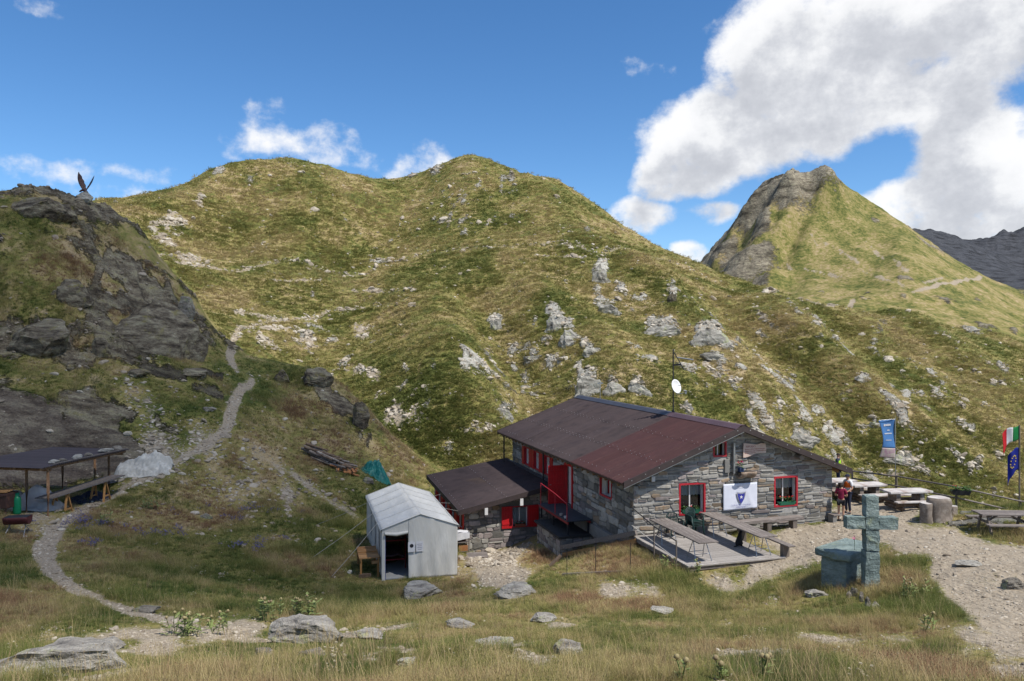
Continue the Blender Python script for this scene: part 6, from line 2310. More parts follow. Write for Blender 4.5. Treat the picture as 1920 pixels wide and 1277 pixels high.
    if hair:
        hb = MB()
        hb.grid(lambda i, j: hd + Vector((math.cos(i * 6.283) * math.sin(j * hair), 0.025 + math.sin(i * 6.283) * math.sin(j * hair) * 1.12, 0.03 + math.cos(j * hair) * 1.05)) * 0.094 * k + Vector((0, 0.008, 0.012)) * k, 14, 8)
        hb.build('hair', MATS['hair_dark'], e)
        if hair > 2.2:
            MB().path([hd + Vector((0, 0.08, 0.03)) * k, hd + Vector((0, 0.13, -0.02)) * k, hd + Vector((0, 0.12, -0.15)) * k], [0.035 * k, 0.03 * k, 0.015 * k], 8).build('ponytail', MATS['hair_dark'], e)
    if cap:
        cb = MB()
        cb.grid(lambda i, j: hd + Vector((math.cos(i * 6.283) * math.sin(j * 1.6), math.sin(i * 6.283) * math.sin(j * 1.6) * 1.12, math.cos(j * 1.6))) * 0.1 * k + Vector((0, 0, 0.025)) * k, 14, 6)
        cb.box(hd + Vector((0, -0.145, 0.03)) * k, (0.15 * k, 0.10 * k, 0.015 * k))
        cb.build('cap', cap, e)
    if vest:
        skinned('vest', [(P['waist'], tuple((x + 0.045) * k for x in RAD['waist'])), (P['chest'], tuple((x + 0.05) * k for x in RAD['chest'])), (P['neckb'] - Vector((0, 0, 0.0)) * k, 0.135 * k)], [(0, 1), (1, 2)], vest, e)
    return e


def gpoint(u, v, y0=5, y1=60):
    return hit(u, v, y0, y1)


def build_people():
    g = gpoint(1577, 977)
    person(g, R(150), 1.64, 'person in maroon shirt and black shorts standing by the gable corner', MATS['cloth_maroon'], MATS['cloth_black'], False,
           {'elbl': (-0.24, -0.02, 1.16), 'wril': (-0.16, -0.22, 1.10), 'handl': (-0.12, -0.29, 1.12), 'elbr': (0.24, -0.02, 1.16), 'wrir': (0.15, -0.24, 1.12), 'handr': (0.11, -0.30, 1.14), 'kneel': (-0.09, -0.04, 0.5)}, hair=2.5)
    g = gpoint(1590, 963)
    person(g, R(-70), 1.78, 'person in orange and white shirt with dark cap at the patio tables', MATS['cloth_white'], MATS['cloth_navy'], True,
           {'elbl': (-0.25, -0.04, 1.16), 'wril': (-0.18, -0.24, 1.06), 'handl': (-0.14, -0.31, 1.04), 'elbr': (0.25, 0.0, 1.14), 'wrir': (0.2, -0.2, 1.02), 'handr': (0.17, -0.27, 1.02)}, hair=1.5, cap=MATS['cloth_navy'], vest=MATS['cloth_orange'])
    g = Vector((16.55, 39.0, float(gz(16.55, 39.0))))
    person(g, R(60), 1.80, 'person in neon yellow vest standing behind the right eave', MATS['cloth_navy'], MATS['cloth_navy'], True,
           {'elbl': (-0.25, 0.0, 1.15), 'wril': (-0.2, -0.18, 1.0), 'handl': (-0.18, -0.25, 0.98)}, hair=1.5, vest=MATS['cloth_neon'])
    # dog sitting under the deck table
    p = hut_pt(3.12, -2.5)
    e = empty('dog', (p.x, p.y, 0.123), HUT_RZ + R(125), 'small black and white dog sitting under the right deck table', 'dog')
    J = [((0, 0.10, 0.12), 0.10), ((0, 0.02, 0.24), 0.095), ((0, -0.08, 0.36), 0.075), ((0, -0.12, 0.45), 0.055), ((0, -0.17, 0.52), 0.062), ((0, -0.26, 0.50), 0.030),
         ((-0.06, -0.10, 0.22), 0.036), ((-0.06, -0.13, 0.11), 0.024), ((-0.06, -0.15, 0.02), 0.022), ((0.06, -0.10, 0.22), 0.036), ((0.06, -0.13, 0.11), 0.024), ((0.06, -0.15, 0.02), 0.022),
         ((-0.09, 0.04, 0.10), 0.055), ((-0.11, -0.06, 0.12), 0.034), ((-0.10, 0.05, 0.03), 0.024), ((-0.10, -0.06, 0.02), 0.024), ((0.09, 0.04, 0.10), 0.055), ((0.11, -0.06, 0.12), 0.034), ((0.10, 0.05, 0.03), 0.024), ((0.10, -0.06, 0.02), 0.024),
         ((0, 0.22, 0.04), 0.024), ((0.06, 0.36, 0.03), 0.018)]
    Ed = [(0, 1), (1, 2), (2, 3), (3, 4), (4, 5), (2, 6), (6, 7), (7, 8), (2, 9), (9, 10), (10, 11), (0, 12), (12, 13), (13, 14), (14, 15), (0, 16), (16, 17), (17, 18), (18, 19), (0, 20), (20, 21)]
    skinned('body', J, Ed, MATS['fur_black'], e)
    skinned('chest_patch', [((0, -0.13, 0.33), 0.055), ((0, -0.13, 0.24), 0.05)], [(0, 1)], MATS['fur_white'], e)
    for s in (-1, 1):
        MB().add([(s * 0.02, -0.15, 0.565), (s * 0.065, -0.14, 0.55), (s * 0.05, -0.15, 0.63), (s * 0.045, -0.12, 0.56)], [(0, 1, 2), (1, 3, 2), (3, 0, 2), (0, 3, 1)]).build('ear', MATS['fur_black'], e)
        MB().tube((s * 0.06, -0.15, 0.0), (s * 0.06, -0.15, 0.05), 0.027, n=8).build('paw', MATS['fur_white'], e)


build_people()


# ------------------------------------------------------------------ things on the gable
def build_gable_things():
    # club flag: white cloth with blue shield, star and lettering
    a, b = gable(1354, 907, 0.07), gable(1417, 903, 0.07)
    c = gable(1356, 956, 0.07)
    W = (b - a).length
    H = a.z - c.z
    e = empty('club_flag', (a.x, a.y, c.z), HUT_RZ, 'white club flag with blue star shield on the gable', 'flag')

    def fn(i, j):
        sag = 0.012 * math.sin(i * 9) * (1 - j) + 0.02 * math.exp(-((i - 0.75 - 0.3 * (0.5 - j)) / 0.06) ** 2) * (1 - j)
        return (W * i, -0.02 - sag, H * j + 0.08 * (i - 0.5) * (1 - j) * 0.4)
    MB().grid(fn, 30, 16).build('cloth', MATS['banner_cloth'], e, solid=0.006)
    cx, cz = W * 0.51, H * 0.47

    def poly(pts, mat, nm, d):
        mb = MB()
        mb.add([(x, -d, z) for x, z in pts], [tuple(range(len(pts)))])
        return mb.build(nm, mat, e)
    sh = [(-0.17, 0.17), (-0.06, 0.145), (0.0, 0.14), (0.06, 0.145), (0.17, 0.17), (0.155, 0.04), (0.11, -0.10), (0.05, -0.2), (0, -0.26), (-0.05, -0.2), (-0.11, -0.10), (-0.155, 0.04)]
    back = [(x * 1.3, z * 1.12 + 0.035) for x, z in sh]
    poly([(cx + x, cz + z) for x, z in back], MATS['ink_grey'], 'crest_border', 0.062)
    poly([(cx + x, cz + z) for x, z in sh], MATS['ink_blue'], 'shield', 0.066)
    st = []
    for k in range(10):
        r = 0.085 if k % 2 == 0 else 0.034
        an = math.pi / 2 + k * math.pi / 5
        st.append((cx + r * math.cos(an), cz + 0.01 + r * math.sin(an)))
    mb = MB()
    mb.add([(cx, -0.07, cz + 0.01)] + [(x, -0.07, z) for x, z in st], [(0, k + 1, (k + 1) % 10 + 1) for k in range(10)])
    mb.build('star', MATS['paper'], e)
    for k, (txt, z, s) in enumerate((('CLUB ALPINO ITALIANO', H * 0.155, 0.083), ('SEZIONE DI', H * 0.075, 0.083), ('CLUB ALPINO', H * 0.87, 0.06))):
        me = text_mesh(txt, s)
        me.materials.append(MATS['ink_blue'] if k < 2 else MATS['ink_grey'])
        link_mesh('lettering', me, None, e, (W * 0.5, -0.064, z), (R(90), 0, 0))
    # carved name board
    a, b = gable(1391, 830, 0.05), gable(1434, 832, 0.05)
    c = gable(1391, 857, 0.05)
    W, H = (b - a).length, a.z - c.z
    e = empty('name_board', (a.x, a.y, c.z), HUT_RZ, 'pale carved wooden name board under the ridge of the gable', 'sign')
    pts = [(0, 0.0), (0.10 * W, 0.0), (0.24 * W, 0.06 * H), (0.40 * W, 0.15 * H), (0.55 * W, 0.26 * H), (0.74 * W, 0.27 * H), (0.98 * W, 0.24 * H), (W, 0.55 * H), (W * 0.97, 0.9 * H), (0.8 * W, 0.96 * H), (0.58 * W, 0.86 * H), (0.3 * W, 0.94 * H), (0.02 * W, H)]
    mb = MB()
    n = len(pts)
    mb.add([(x, 0, z) for x, z in pts] + [(x, -0.05, z) for x, z in pts], [tuple(range(n, 2 * n))] + [(i, (i + 1) % n, n + (i + 1) % n, n + i) for i in range(n)])
    mb.build('board', MATS['board_pale'], e)
    rs = random.Random(9)
    me = text_mesh('RIFUGIO', H * 0.20)
    me.materials.append(MATS['ink_red'])
    link_mesh('lettering', me, None, e, (W * 0.33, -0.054, H * 0.68), (R(90), 0, 0))
    for row, (x0, x1) in enumerate(((0.06, 0.92), (0.06, 0.95), (0.06, 0.5))):
        st = MB()
        x = x0 * W
        while x < x1 * W:
            l = rs.uniform(0.02, 0.05)
            st.box((x + l / 2, -0.053, H * (0.56 - 0.13 * row)), (l * 0.45, 0.004, H * rs.uniform(0.04, 0.085)))
            x += l
        o = st.build('carved_line', MATS['ink_red'], e)
    # flowers
    p = hut_pt((LW[0] + LW[1]) / 2 - 0.05, 0.02, LW[2] + 0.03)
    flowers('window_box', 5, (0.8, 0.16, 0.2), [MATS['petal_white'], MATS['petal_red']], 3, 70, (0.82, 0.15, 0.14), MATS['box_green'], label='green flower box on the sill of the left gable window', cat='flower box', loc=p, rz=HUT_RZ)
    p = hut_pt((RW[0] + RW[1]) / 2 + 0.06, 0.02, RW[2] + 0.03)
    flowers('window_box', 8, (0.7, 0.16, 0.24), [MATS['petal_red']], 4, 60, (0.85, 0.15, 0.14), MATS['box_green'], label='green box of red geraniums on the right gable window', cat='flower box', loc=p, rz=HUT_RZ)
    p = hut_pt((AWIN[0] + AWIN[1]) / 2, 9.6 - 0.05, AWIN[2] + 0.03)
    flowers('window_box', 6, (0.5, 0.16, 0.2), [MATS['petal_red'], MATS['gold']], 5, 60, (0.55, 0.14, 0.12), MATS['terracotta'], label='flower box on the sill of the red shuttered annex window', cat='flower box', loc=p, rz=HUT_RZ)
    p = gable(1384, 880, 0.2)
    flowers('flower_pot', 7, (0.26, 0.2, 0.3), [MATS['petal_red'], MATS['petal_pink']], 6, 20, (0.2, 0.18, 0.16), MATS['pot_blue'], label='blue pot of red flowers on the bark shelf of the gable', cat='flower pot', loc=(p.x, p.y, p.z - 0.05), rz=HUT_RZ)


build_gable_things()


# ------------------------------------------------------------------ aerials on the roof
def build_aerials():
    base = hut_pt(RIDGE_W, 5.35, RIDGE_Z + 0.09)
    e = empty('satellite_mast', base, R(0), 'thin roof mast with white satellite dish and angled aerial', 'antenna')
    MB().tube((0, 0, -0.1), (0, 0, 3.0), 0.032, n=10).build('pole', MATS['dark_metal'], e)
    MB().lathe([(0.10, 0), (0.06, 0.05), (0.04, 0.12)], 10).build('base_collar', MATS['dark_metal'], e)
    # dish: shallow bowl facing right of the viewer
    d = MB()
    d.grid(lambda i, j: (math.cos(i * 6.2832) * 0.30 * j, math.sin(i * 6.2832) * 0.345 * j, 0.075 * j * j), 28, 6)
    rot = Vector((0.55, -0.80, 0.30)).normalized().to_track_quat('Z', 'Y').to_euler()
    dish = d.build('dish', MATS['dish_white'], e, (0.08, -0.1, 1.22), rot, solid=0.012)
    arm = MB().path([(0.12, -0.16, 0.86), (0.38, -0.36, 0.92), (0.50, -0.45, 0.98)], 0.017, 6)
    arm.build('feed_arm', MATS['galvanised'], e)
    MB().tube((0.43, -0.42, 1.05), (0.55, -0.48, 1.02), 0.04, 0.03, 10).box((0.50, -0.45, 0.95), (0.07, 0.07, 0.1)).build('receiver', MATS['galvanised'], e)
    MB().bar((0.04, -0.02, 2.86), (0.46, -0.18, 2.06), 0.07, 0.035).build('panel_aerial', MATS['dark_metal'], e)
    MB().bar((0.0, 0.0, 2.25), (0.33, -0.13, 2.28), 0.03, 0.08).build('strut', MATS['dark_metal'], e)
    MB().tube((0.14, -0.05, 2.62), (0.90, -0.3, 2.50), 0.035, n=10).build('yagi_boom', MATS['galvanised'], e)
    MB().path([(0.04, -0.02, 2.6), (0.08, -0.04, 2.45), (0.2, -0.08, 2.3)], 0.008, 5).build('cable', MATS['dark_metal'], e)
    p = hut_pt(RIDGE_W + 0.6, 15.4, roof_z(RIDGE_W + 0.6))
    e = empty('roof_aerial', p, 0, 'small T-shaped aerial at the far end of the roof ridge', 'antenna')
    MB().tube((0, 0, 0), (0, 0, 1.15), 0.02, n=8).build('pole', MATS['steel'], e)
    MB().box((0, 0, 1.15), (0.36, 0.05, 0.06)).build('head', MATS['steel'], e)


build_aerials()


# ------------------------------------------------------------------ entrance walkway beside the long wall
def build_walkway():
    e = empty('entrance_platform', hut_pt(0, 0), HUT_RZ, 'stone block with steel walkway leading to the red hut door', 'platform')
    def top(x):
        return -0.86

    def f1(x, d, z):
        return Vector((-1.56 - d, x, z))

    def f2(x, d, z):
        return Vector((x, 4.0 - d, z))
    mb = MB().box((-0.8, 5.55, -1.6), (1.52, 3.1, 1.5))
    core = mb.build('block', MATS['mortar_dark'], e)
    cells = stone_cells(4.0, 7.1, -2.3, top, [], (0.18, 0.36), (0.28, 0.7), 0.3, random.Random(51))
    lay_stones(core, cells, f1, ['stone', 'stone_purple'], [0.6, 0.4], 52)
    cells = stone_cells(-1.56, -0.04, -2.3, top, [], (0.18, 0.36), (0.28, 0.6), 0.3, random.Random(53))
    lay_stones(core, cells, f2, ['stone', 'stone_purple'], [0.6, 0.4], 54)
    MB().box((-0.82, 5.6, -0.81), (1.7, 3.35, 0.09)).build('cap_slab', MATS['tar_top'], e)
    MB().box((-0.67, 5.95, -0.14), (1.16, 3.95, 0.04)).build('walkway_plate', MATS['slate_plate'], e)
    for x in (-1.2, -0.16):
        MB().box((x, 5.95, -0.22), (0.05, 3.9, 0.12)).build('beam', MATS['red_metal'], e)
    for y in (4.15, 6.0, 7.7):
        for x in (-1.15, -0.2):
            MB().box((x, y, -0.53), (0.07, 0.07, 0.5)).build('support', MATS['dark_metal'], e)
    tops = []
    for y, h in ((4.1, 0.62), (5.6, 0.78), (7.6, 0.9)):
        MB().tube((-1.22, y, -0.2), (-1.22, y, h), 0.02, n=8).build('rail_post', MATS['red_frame'], e)
        tops.append((-1.22, y, h))
    MB().path(tops, 0.02, 6).build('handrail', MATS['red_frame'], e)
    for q in ((-1.12, 4.55), (-1.12, 5.1)):
        MB().lathe([(0.06, 0), (0.08, 0.1), (0.07, 0.1), (0.05, 0.02)], 10, (q[0], q[1], -0.118)).build('bowl', MATS['table_pale'], e)
    # low timber edging to the right of it
    p = hit(1050, 1043, 20, 40)
    q = hit(1192, 1024, 20, 40)
    ee = empty('beam_fence', p, 0, 'low fence of two rough beams between platform and deck', 'fence')
    a, b = Vector((0, 0, 0)), q - p
    for k, (dz, m) in enumerate(((0.42, 'old_wood'), (0.10, 'new_wood'))):
        MB().bar(a + Vector((0.1 * k, -0.12, dz)), b + Vector((0, -0.12, dz + 0.15)), 0.10, 0.18).build('beam', MATS[m], ee)
    for s in (0.02, 0.5, 0.98):
        pp = a.lerp(b, s)
        MB().box(pp + Vector((0, 0.0, 0.12)), (0.1, 0.1, 0.8)).build('post', MATS['old_wood_z'], ee)
    r = hit(1055, 1080, 20, 40)
    s = hit(1168, 1075, 20, 40)
    o = MB().bar((0, 0, 0.06), (s - r) + Vector((0, 0, 0.06)), 0.12, 0.09).build('ground_plank', MATS['old_wood'], None, r)
    tag(o, 'weathered plank lying in the grass below the beam fence', 'plank')
    for (u, v, h) in ((1063, 1085, 55), (1117, 1075, 55), (1182, 1072, 55)):
        g = hit(u, v, 20, 40)
        o = MB().tube((0, 0, -0.1), (0, 0, h / F * g.y), 0.012, n=6).build('wire_stake', MATS['dark_metal'], None, g)
        tag(o, ['thin iron stake at the left end of the ground plank', 'thin iron stake in the middle of the beam fence', 'thin iron stake near the deck corner'][(1063, 1117, 1182).index(u)], 'stake', 'iron stakes by the beam fence')
    g = hit(1040, 1062, 20, 40)
    o = MB().bar((-0.2, 0, 0.02), (0.25, 0.1, 0.42), 0.2, 0.06).build('leaning_board', MATS['log_brown'], None, g)
    tag(o, 'short board leaning at the corner of the stone platform', 'board')
    g = hit(895, 1045, 20, 45)
    ee = empty('pallet', g, R(10), 'small weathered pallet lying by the annex corner', 'pallet')
    for k in range(4):
        MB().box((0, -0.25 + 0.17 * k, 0.13), (0.95, 0.14, 0.025)).build('slat', MATS['old_wood'], ee, rot=(0.08, 0, 0))
    for x in (-0.4, 0.4):
        MB().box((x, 0, 0.05), (0.09, 0.66, 0.09)).build('bearer', MATS['old_wood_y'], ee)
    # shelf with boxes between tent and annex
    c = hut_pt(-4.75, 9.2)
    ee = empty('storage_rack', (c.x, c.y, float(gz(c.x, c.y))), HUT_RZ, 'cluttered rack with white cloth at the annex corner', 'rack')
    for z in (0.1, 0.55, 1.0):
        MB().box((0, 0, z), (0.62, 0.5, 0.03)).build('shelf', MATS['old_wood'], ee)
    for x in (-0.3, 0.3):
        for y in (-0.22, 0.22):
            MB().box((x, y, 0.55), (0.05, 0.05, 1.1)).build('post', MATS['old_wood_z'], ee)
    MB().box((0.02, -0.05, 0.25), (0.45, 0.35, 0.26)).build('crate', MATS['log_orange'], ee)
    MB().box((-0.05, 0, 0.7), (0.4, 0.35, 0.25)).build('crate', MATS['rust'], ee)
    MB().grid(lambda i, j: (-0.32 + 0.64 * i, -0.27 - 0.01 * math.sin(i * 9), 1.03 - 0.38 * j + 0.1 * i * j), 12, 4).grid(lambda i, j: (-0.32 + 0.64 * i, -0.26 + 0.5 * j, 1.04 + 0.02 * math.sin(i * 7 + j * 5)), 8, 4).build('cloth', MATS['cloth_white'], ee)


build_walkway()


# ------------------------------------------------------------------ tent
def build_tent():
    z0 = float(gz(TENT_O[0] + 1.0, TENT_O[1] + 0.4)) + 0.02
    e = empty('canvas_tent', (TENT_O[0], TENT_O[1], z0), TENT_RZ, 'grey canvas frame tent with open doorway', 'tent')
    W, L, HE, HR = 3.1, 7.1, 2.08, 2.6
    NB = 5

    def sag(y):
        f = (y / L * NB) % 1.0
        return -0.085 * math.sin(math.pi * f)

    for s in (0, 1):
        def fn(i, j):
            y = -0.05 + (L + 0.1) * i
            x = W / 2 + (W / 2 + 0.06) * (1 if s else -1) * j
            zz = HR + (HE - 0.04 - HR) * j + sag(min(max(y, 0.001), L - 0.001)) * math.sin(math.pi * min(j, 0.999)) * 1.0 + 0.4 * sag(y) * (1 - j)
            return (x, y, zz)
        MB().grid(fn, 60, 8).build('roof', MATS['canvas'], e, solid=0.008)
        def vf(i, j):
            y = -0.05 + (L + 0.1) * i
            x = W / 2 + (W / 2 + 0.065) * (1 if s else -1)
            return (x, y, HE - 0.04 - 0.12 * j + 0.01 * math.sin(y * 18) * j)
        MB().grid(vf, 60, 1).build('valance', MATS['canvas'], e, solid=0.006)
    def wallx(x):
        def fn(i, j):
            y = L * i
            return (x + (0.03 * math.sin(math.pi * ((i * NB) % 1.0)) + 0.012 * math.sin(y * 13)) * (1 if x < 1 else -1) * (0.3 + j), y, HE * (1 - j) - 0.2 * (j > 0.99))
        return fn
    for x in (0.0, W):
        sd = MB().grid(wallx(x), 60, 10).build('side_wall', MATS['canvas'], e, solid=0.006)
        if x < 1:
            for y in (0.9, 2.6, 4.4):
                MB().quad((-0.012, y, 0.7), (-0.012, y + 0.5, 0.7), (-0.012, y + 0.5, 1.75), (-0.012, y, 1.75)).build('window_patch', MATS['canvas_stain'], sd)
    for k in range(NB + 1):
        y = min(max(L * k / NB, 0.0), L)
        for s in (-1, 1):
            MB().path([(W / 2, y, HR + 0.008), (W / 2 + s * W / 4, y, (HR + HE) / 2 + 0.004), (W / 2 + s * (W / 2 + 0.06), y, HE - 0.03), (W / 2 + s * (W / 2 + 0.07), y, HE - 0.16)], 0.008, 6).build('seam', MATS['canvas'], e)
    MB().add([(0, L, -0.2), (W, L, -0.2), (W, L, HE), (W / 2, L, HR), (0, L, HE)], [(0, 1, 2, 3, 4)]).build('rear_wall', MATS['canvas'], e)
    D0, D1, DH = 0.13, 1.06, 1.86
    def zt(x):
        return HR - abs(x - W / 2) / (W / 2) * (HR - HE)
    def fr(i, j):
        x = D1 + (W - D1) * i
        z = -0.05 + (zt(x) + 0.05) * j
        return (x, -0.03 * math.sin(j * 3.1) * math.sin(i * 3.1) - 0.016 * math.sin(i * 23 + j * 4) * (1 - j) - 0.02 * math.exp(-((i - j * 0.5) / 0.05) ** 2), z)
    MB().grid(fr, 40, 24).build('front_wall', MATS['canvas'], e, solid=0.006)
    mb = MB()
    mb.add([(0, 0, -0.05), (D0, 0, -0.05), (D0, 0, DH), (0, 0, DH)], [(0, 1, 2, 3)])
    mb.add([(0, 0, DH), (D1, 0, DH), (D1, 0, zt(D1)), (0, 0, zt(0))], [(0, 1, 2, 3)])
    mb.build('front_panel', MATS['canvas'], e)
    MB().path([(D0 - 0.02, -0.05, DH + 0.02), ((D0 + D1) / 2, -0.06, DH - 0.03), (D1 - 0.02, -0.05, DH + 0.03)], [0.06, 0.075, 0.06], 10).build('rolled_flap', MATS['canvas'], e)
    MB().path([(-0.02, -0.02, HE - 0.02), (W / 2, -0.03, HR - 0.01), (W + 0.02, -0.02, HE - 0.02)], 0.02, 8).build('front_hem', MATS['canvas'], e)
    MB().tube((D0, 0.03, -0.05), (D0, 0.03, DH), 0.025, n=8).build('door_pole', MATS['blue_metal'], e)
    MB().box((W / 2, L / 2, 0.02), (W - 0.06, L - 0.06, 0.04)).build('floor', MATS['groundsheet'], e)
    for k in range(NB + 1):
        y = 0.04 + (L - 0.08) * k / NB
        MB().path([(0.04, y, 0), (0.04, y, HE - 0.05), (W / 2, y, HR - 0.06), (W - 0.04, y, HE - 0.05), (W - 0.04, y, 0)], 0.016, 6).build('frame_hoop', MATS['steel'], e)
    for k, u in enumerate((0.0, 0.33)):
        n = MB().box((D1 + 0.13 + u, -0.075, 1.28), (0.29, 0.006, 0.40)).build('notice', MATS['paper'], e)
        if k == 0:
            c = [(D1 + 0.13 + u + 0.08 * math.cos(a * 0.5236), -0.08, 1.33 + 0.08 * math.sin(a * 0.5236)) for a in range(12)]
            MB().add(c, [tuple(range(12))]).build('printed_disc', MATS['ink'], n)
        else:
            for q in range(4):
                MB().box((D1 + 0.13 + u, -0.08, 1.38 - 0.07 * q), (0.2 - 0.03 * (q % 2), 0.003, 0.022)).build('printed_line', MATS['ink_grey'], n)
    # guy ropes to the meadow and towards the annex
    c, s = math.cos(TENT_RZ), math.sin(TENT_RZ)

    def loc(p):
        dx, dy = p.x - TENT_O[0], p.y - TENT_O[1]
        return Vector((c * dx + s * dy, -s * dx + c * dy, p.z - z0))
    for y, (u, v) in ((1.3, (620, 1083)), (3.2, (583, 1047)), (5.6, (590, 985))):
        g = loc(hit(u, v, 22, 48))
        MB().path([(-0.06, y, HE - 0.06), ((-0.06 + g.x) / 2, (y + g.y) / 2, (HE + g.z) / 2 - 0.07), g], 0.009, 5).build('guy_rope', MATS['rope'], e)
        MB().tube(g + Vector((0, 0, -0.1)), g + Vector((0.03, 0, 0.08)), 0.012, n=6).build('peg', MATS['dark_metal'], e)
    ax = hut_pt(-4.9, 9.2, -0.55)
    for y in (3.4, 4.6, 6.2):
        g = loc(ax) + Vector((0, (y - 3.4) * 1.6, 0))
        MB().path([(W + 0.06, y, HE - 0.06), g], 0.008, 5).build('guy_rope', MATS['rope'], e)
    # bunk bed inside
    p = Vector((TENT_O[0], TENT_O[1], z0 + 0.04)) + Vector((c * 0.72 - s * 2.2, s * 0.72 + c * 2.2, 0))
    b = empty('bunk_bed', p, TENT_RZ, 'red metal bunk bed inside the tent doorway', 'bed')
    for x in (-0.55, 0.4):
        for y in (-0.9, 0.9):
            MB().tube((x, y, 0), (x, y, 1.55), 0.025, n=6).build('post', MATS['red_metal'], b)
    for z in (0.4, 1.2):
        for x in (-0.55, 0.4):
            MB().box((x, 0, z), (0.04, 1.8, 0.06)).build('rail', MATS['red_metal'], b)
        for y in (-0.9, 0.9):
            MB().box((-0.075, y, z), (0.95, 0.04, 0.06)).build('rail', MATS['red_metal'], b)
        MB().grid(lambda i, j: (-0.52 + 0.89 * i, -0.86 + 1.72 * j, z + 0.1 + 0.06 * math.sin(i * 3.1) + 0.03 * math.sin(i * 11 + j * 7)), 12, 14).build('mattress', MATS['blanket'], b, solid=0.06)
    # slatted wooden table beside the tent
    g = hit(692, 1077, 22, 40)
    t = empty('slatted_table', g, TENT_RZ, 'orange slatted wooden table beside the tent doorway', 'table')
    for k in range(9):
        MB().box((-0.02, -0.35 + 0.19 * k, 0.80), (0.82, 0.165 if k < 3 else 0.14, 0.035)).build('slat', MATS['new_wood'], t, rot=(0.02 * (k % 3), 0, 0))
    for k in range(4):
        MB().box((-0.02, 0.42 + 0.22 * k, 0.855), (0.76, 0.10, 0.05)).build('plank', MATS['new_wood'], t)
    for x in (-0.36, 0.34):
        MB().box((x, 0.4, 0.74), (0.05, 1.7, 0.08)).build('rail', MATS['new_wood'], t)
        for y in (-0.36, 1.15):
            MB().box((x, y, 0.36), (0.08, 0.06, 0.74)).build('leg', MATS['new_wood_z'], t)
    MB().box((-0.2, -0.38, 0.08), (0.5, 0.12, 0.16)).build('foot_board', MATS['log_brown'], t)
    MB().box((0.22, -0.36, 0.62), (0.3, 0.2, 0.12)).build('side_box', MATS['new_wood'], t)


build_tent()


# ------------------------------------------------------------------ cross and altar
def build_cross():
    g = hit(1632, 1101, 18, 30)
    e = empty('stone_cross', (g.x, g.y, g.z), R(-3), 'blue-green rough stone cross beside the yard path', 'cross')
    sc = g.y / F

    def block(nm, c, s, seed, tp=1.0):
        import bmesh
        bm = bmesh.new()
        bmesh.ops.create_cube(bm, size=1.0)
        bmesh.ops.subdivide_edges(bm, edges=bm.edges[:], cuts=5, use_grid_fill=True)
        from mathutils import noise as mn
        off = Vector((seed * 3.1, seed * 1.7, 0))
        for v in bm.verts:
            p = Vector((v.co.x * s[0], v.co.y * s[1], v.co.z * s[2]))
            k = max(abs(v.co.x), abs(v.co.y), abs(v.co.z))
            edge = sum(1 for q in v.co if abs(abs(q) - 0.5) < 1e-4)
            n = Vector((mn.noise(p * 6 + off), mn.noise(p * 6 + off + Vector((9, 0, 0))), mn.noise(p * 6 + off + Vector((0, 9, 0)))))
            p += n * 0.028
            if edge >= 2:
                p *= 1 - 0.012 * edge
            f = 1 + (tp - 1) * (0.5 - v.co.z)
            p.x *= f
            v.co = p
        me = bpy.data.meshes.new(nm)
        bm.to_mesh(me)
        bm.free()
        return link_mesh(nm, me, MATS['rock_green'], e, c)
    zc = (1101 - 980) * sc
    H = (1101 - 928) * sc
    sw = 25 * sc
    zj = (1101 - 1030) * sc
    block('lower_shaft', (0, 0, zj / 2 - 0.06), (sw, 0.34, zj + 0.1), 1, 1.12)
    block('middle_shaft', (0.01, 0, (zj + zc - 0.18) / 2 + 0.0), (sw * 0.98, 0.33, zc - 0.19 - zj), 2)
    al = 34 * sc
    block('crossing', (0.0, 0, zc), (sw * 1.0, 0.34, 0.36), 3)
    for s, nm in ((-1, 'arm'), (1, 'arm')):
        block(nm, (s * (sw / 2 + al / 2 + 0.005), 0, zc + 0.02), (al, 0.32, 0.35), 4 + s)
    block('upper_shaft', (0, 0, (zc + 0.18 + H) / 2 + 0.005), (sw * 0.95, 0.32, H - zc - 0.19), 7)
    # altar
    c = Vector((10.15, 23.25))
    zg = float(gz(c.x - 0.4, c.y - 0.6))
    a = empty('stone_altar', (c.x, c.y, zg), R(40), 'stone altar with thick slab on a block behind the cross', 'altar')
    e = a
    b = block('altar_block', (-0.35, 0, 0.38), (1.0, 0.78, 0.96), 21)
    s = block('altar_slab', (0, 0, 0.98), (1.9, 1.08, 0.22), 23)
    for o in (b, s):
        o.parent = a
    p = gable(1617, 1030)
    fl = empty('cut_flower', (g.x - 0.22, g.y + 0.55, 1.45), 0, 'pink flower standing on the altar against the cross', 'flower')
    MB().path([(0, 0, 0), (0.01, 0, 0.2), (0.0, 0.0, 0.34)], 0.008, 5).build('stem', MATS['leaf'], fl)
    mb = MB()
    rs = random.Random(3)
    for k in range(16):
        d = Vector((rs.gauss(0, 1), rs.gauss(0, 1), rs.gauss(0.3, 0.8))).normalized() * 0.055
        sd = Vector((d.y, -d.x, 0.02)) * 0.7
        mb.add([Vector((0, 0, 0.36)) + d * 0.2, Vector((0, 0, 0.36)) + d - sd * 0.5, Vector((0, 0, 0.36)) + d * 1.3, Vector((0, 0, 0.36)) + d + sd * 0.5], [(0, 1, 2, 3)])
    mb.build('petals', MATS['petal_pink'], fl)
    fl.location.z = zg + 1.13


build_cross()


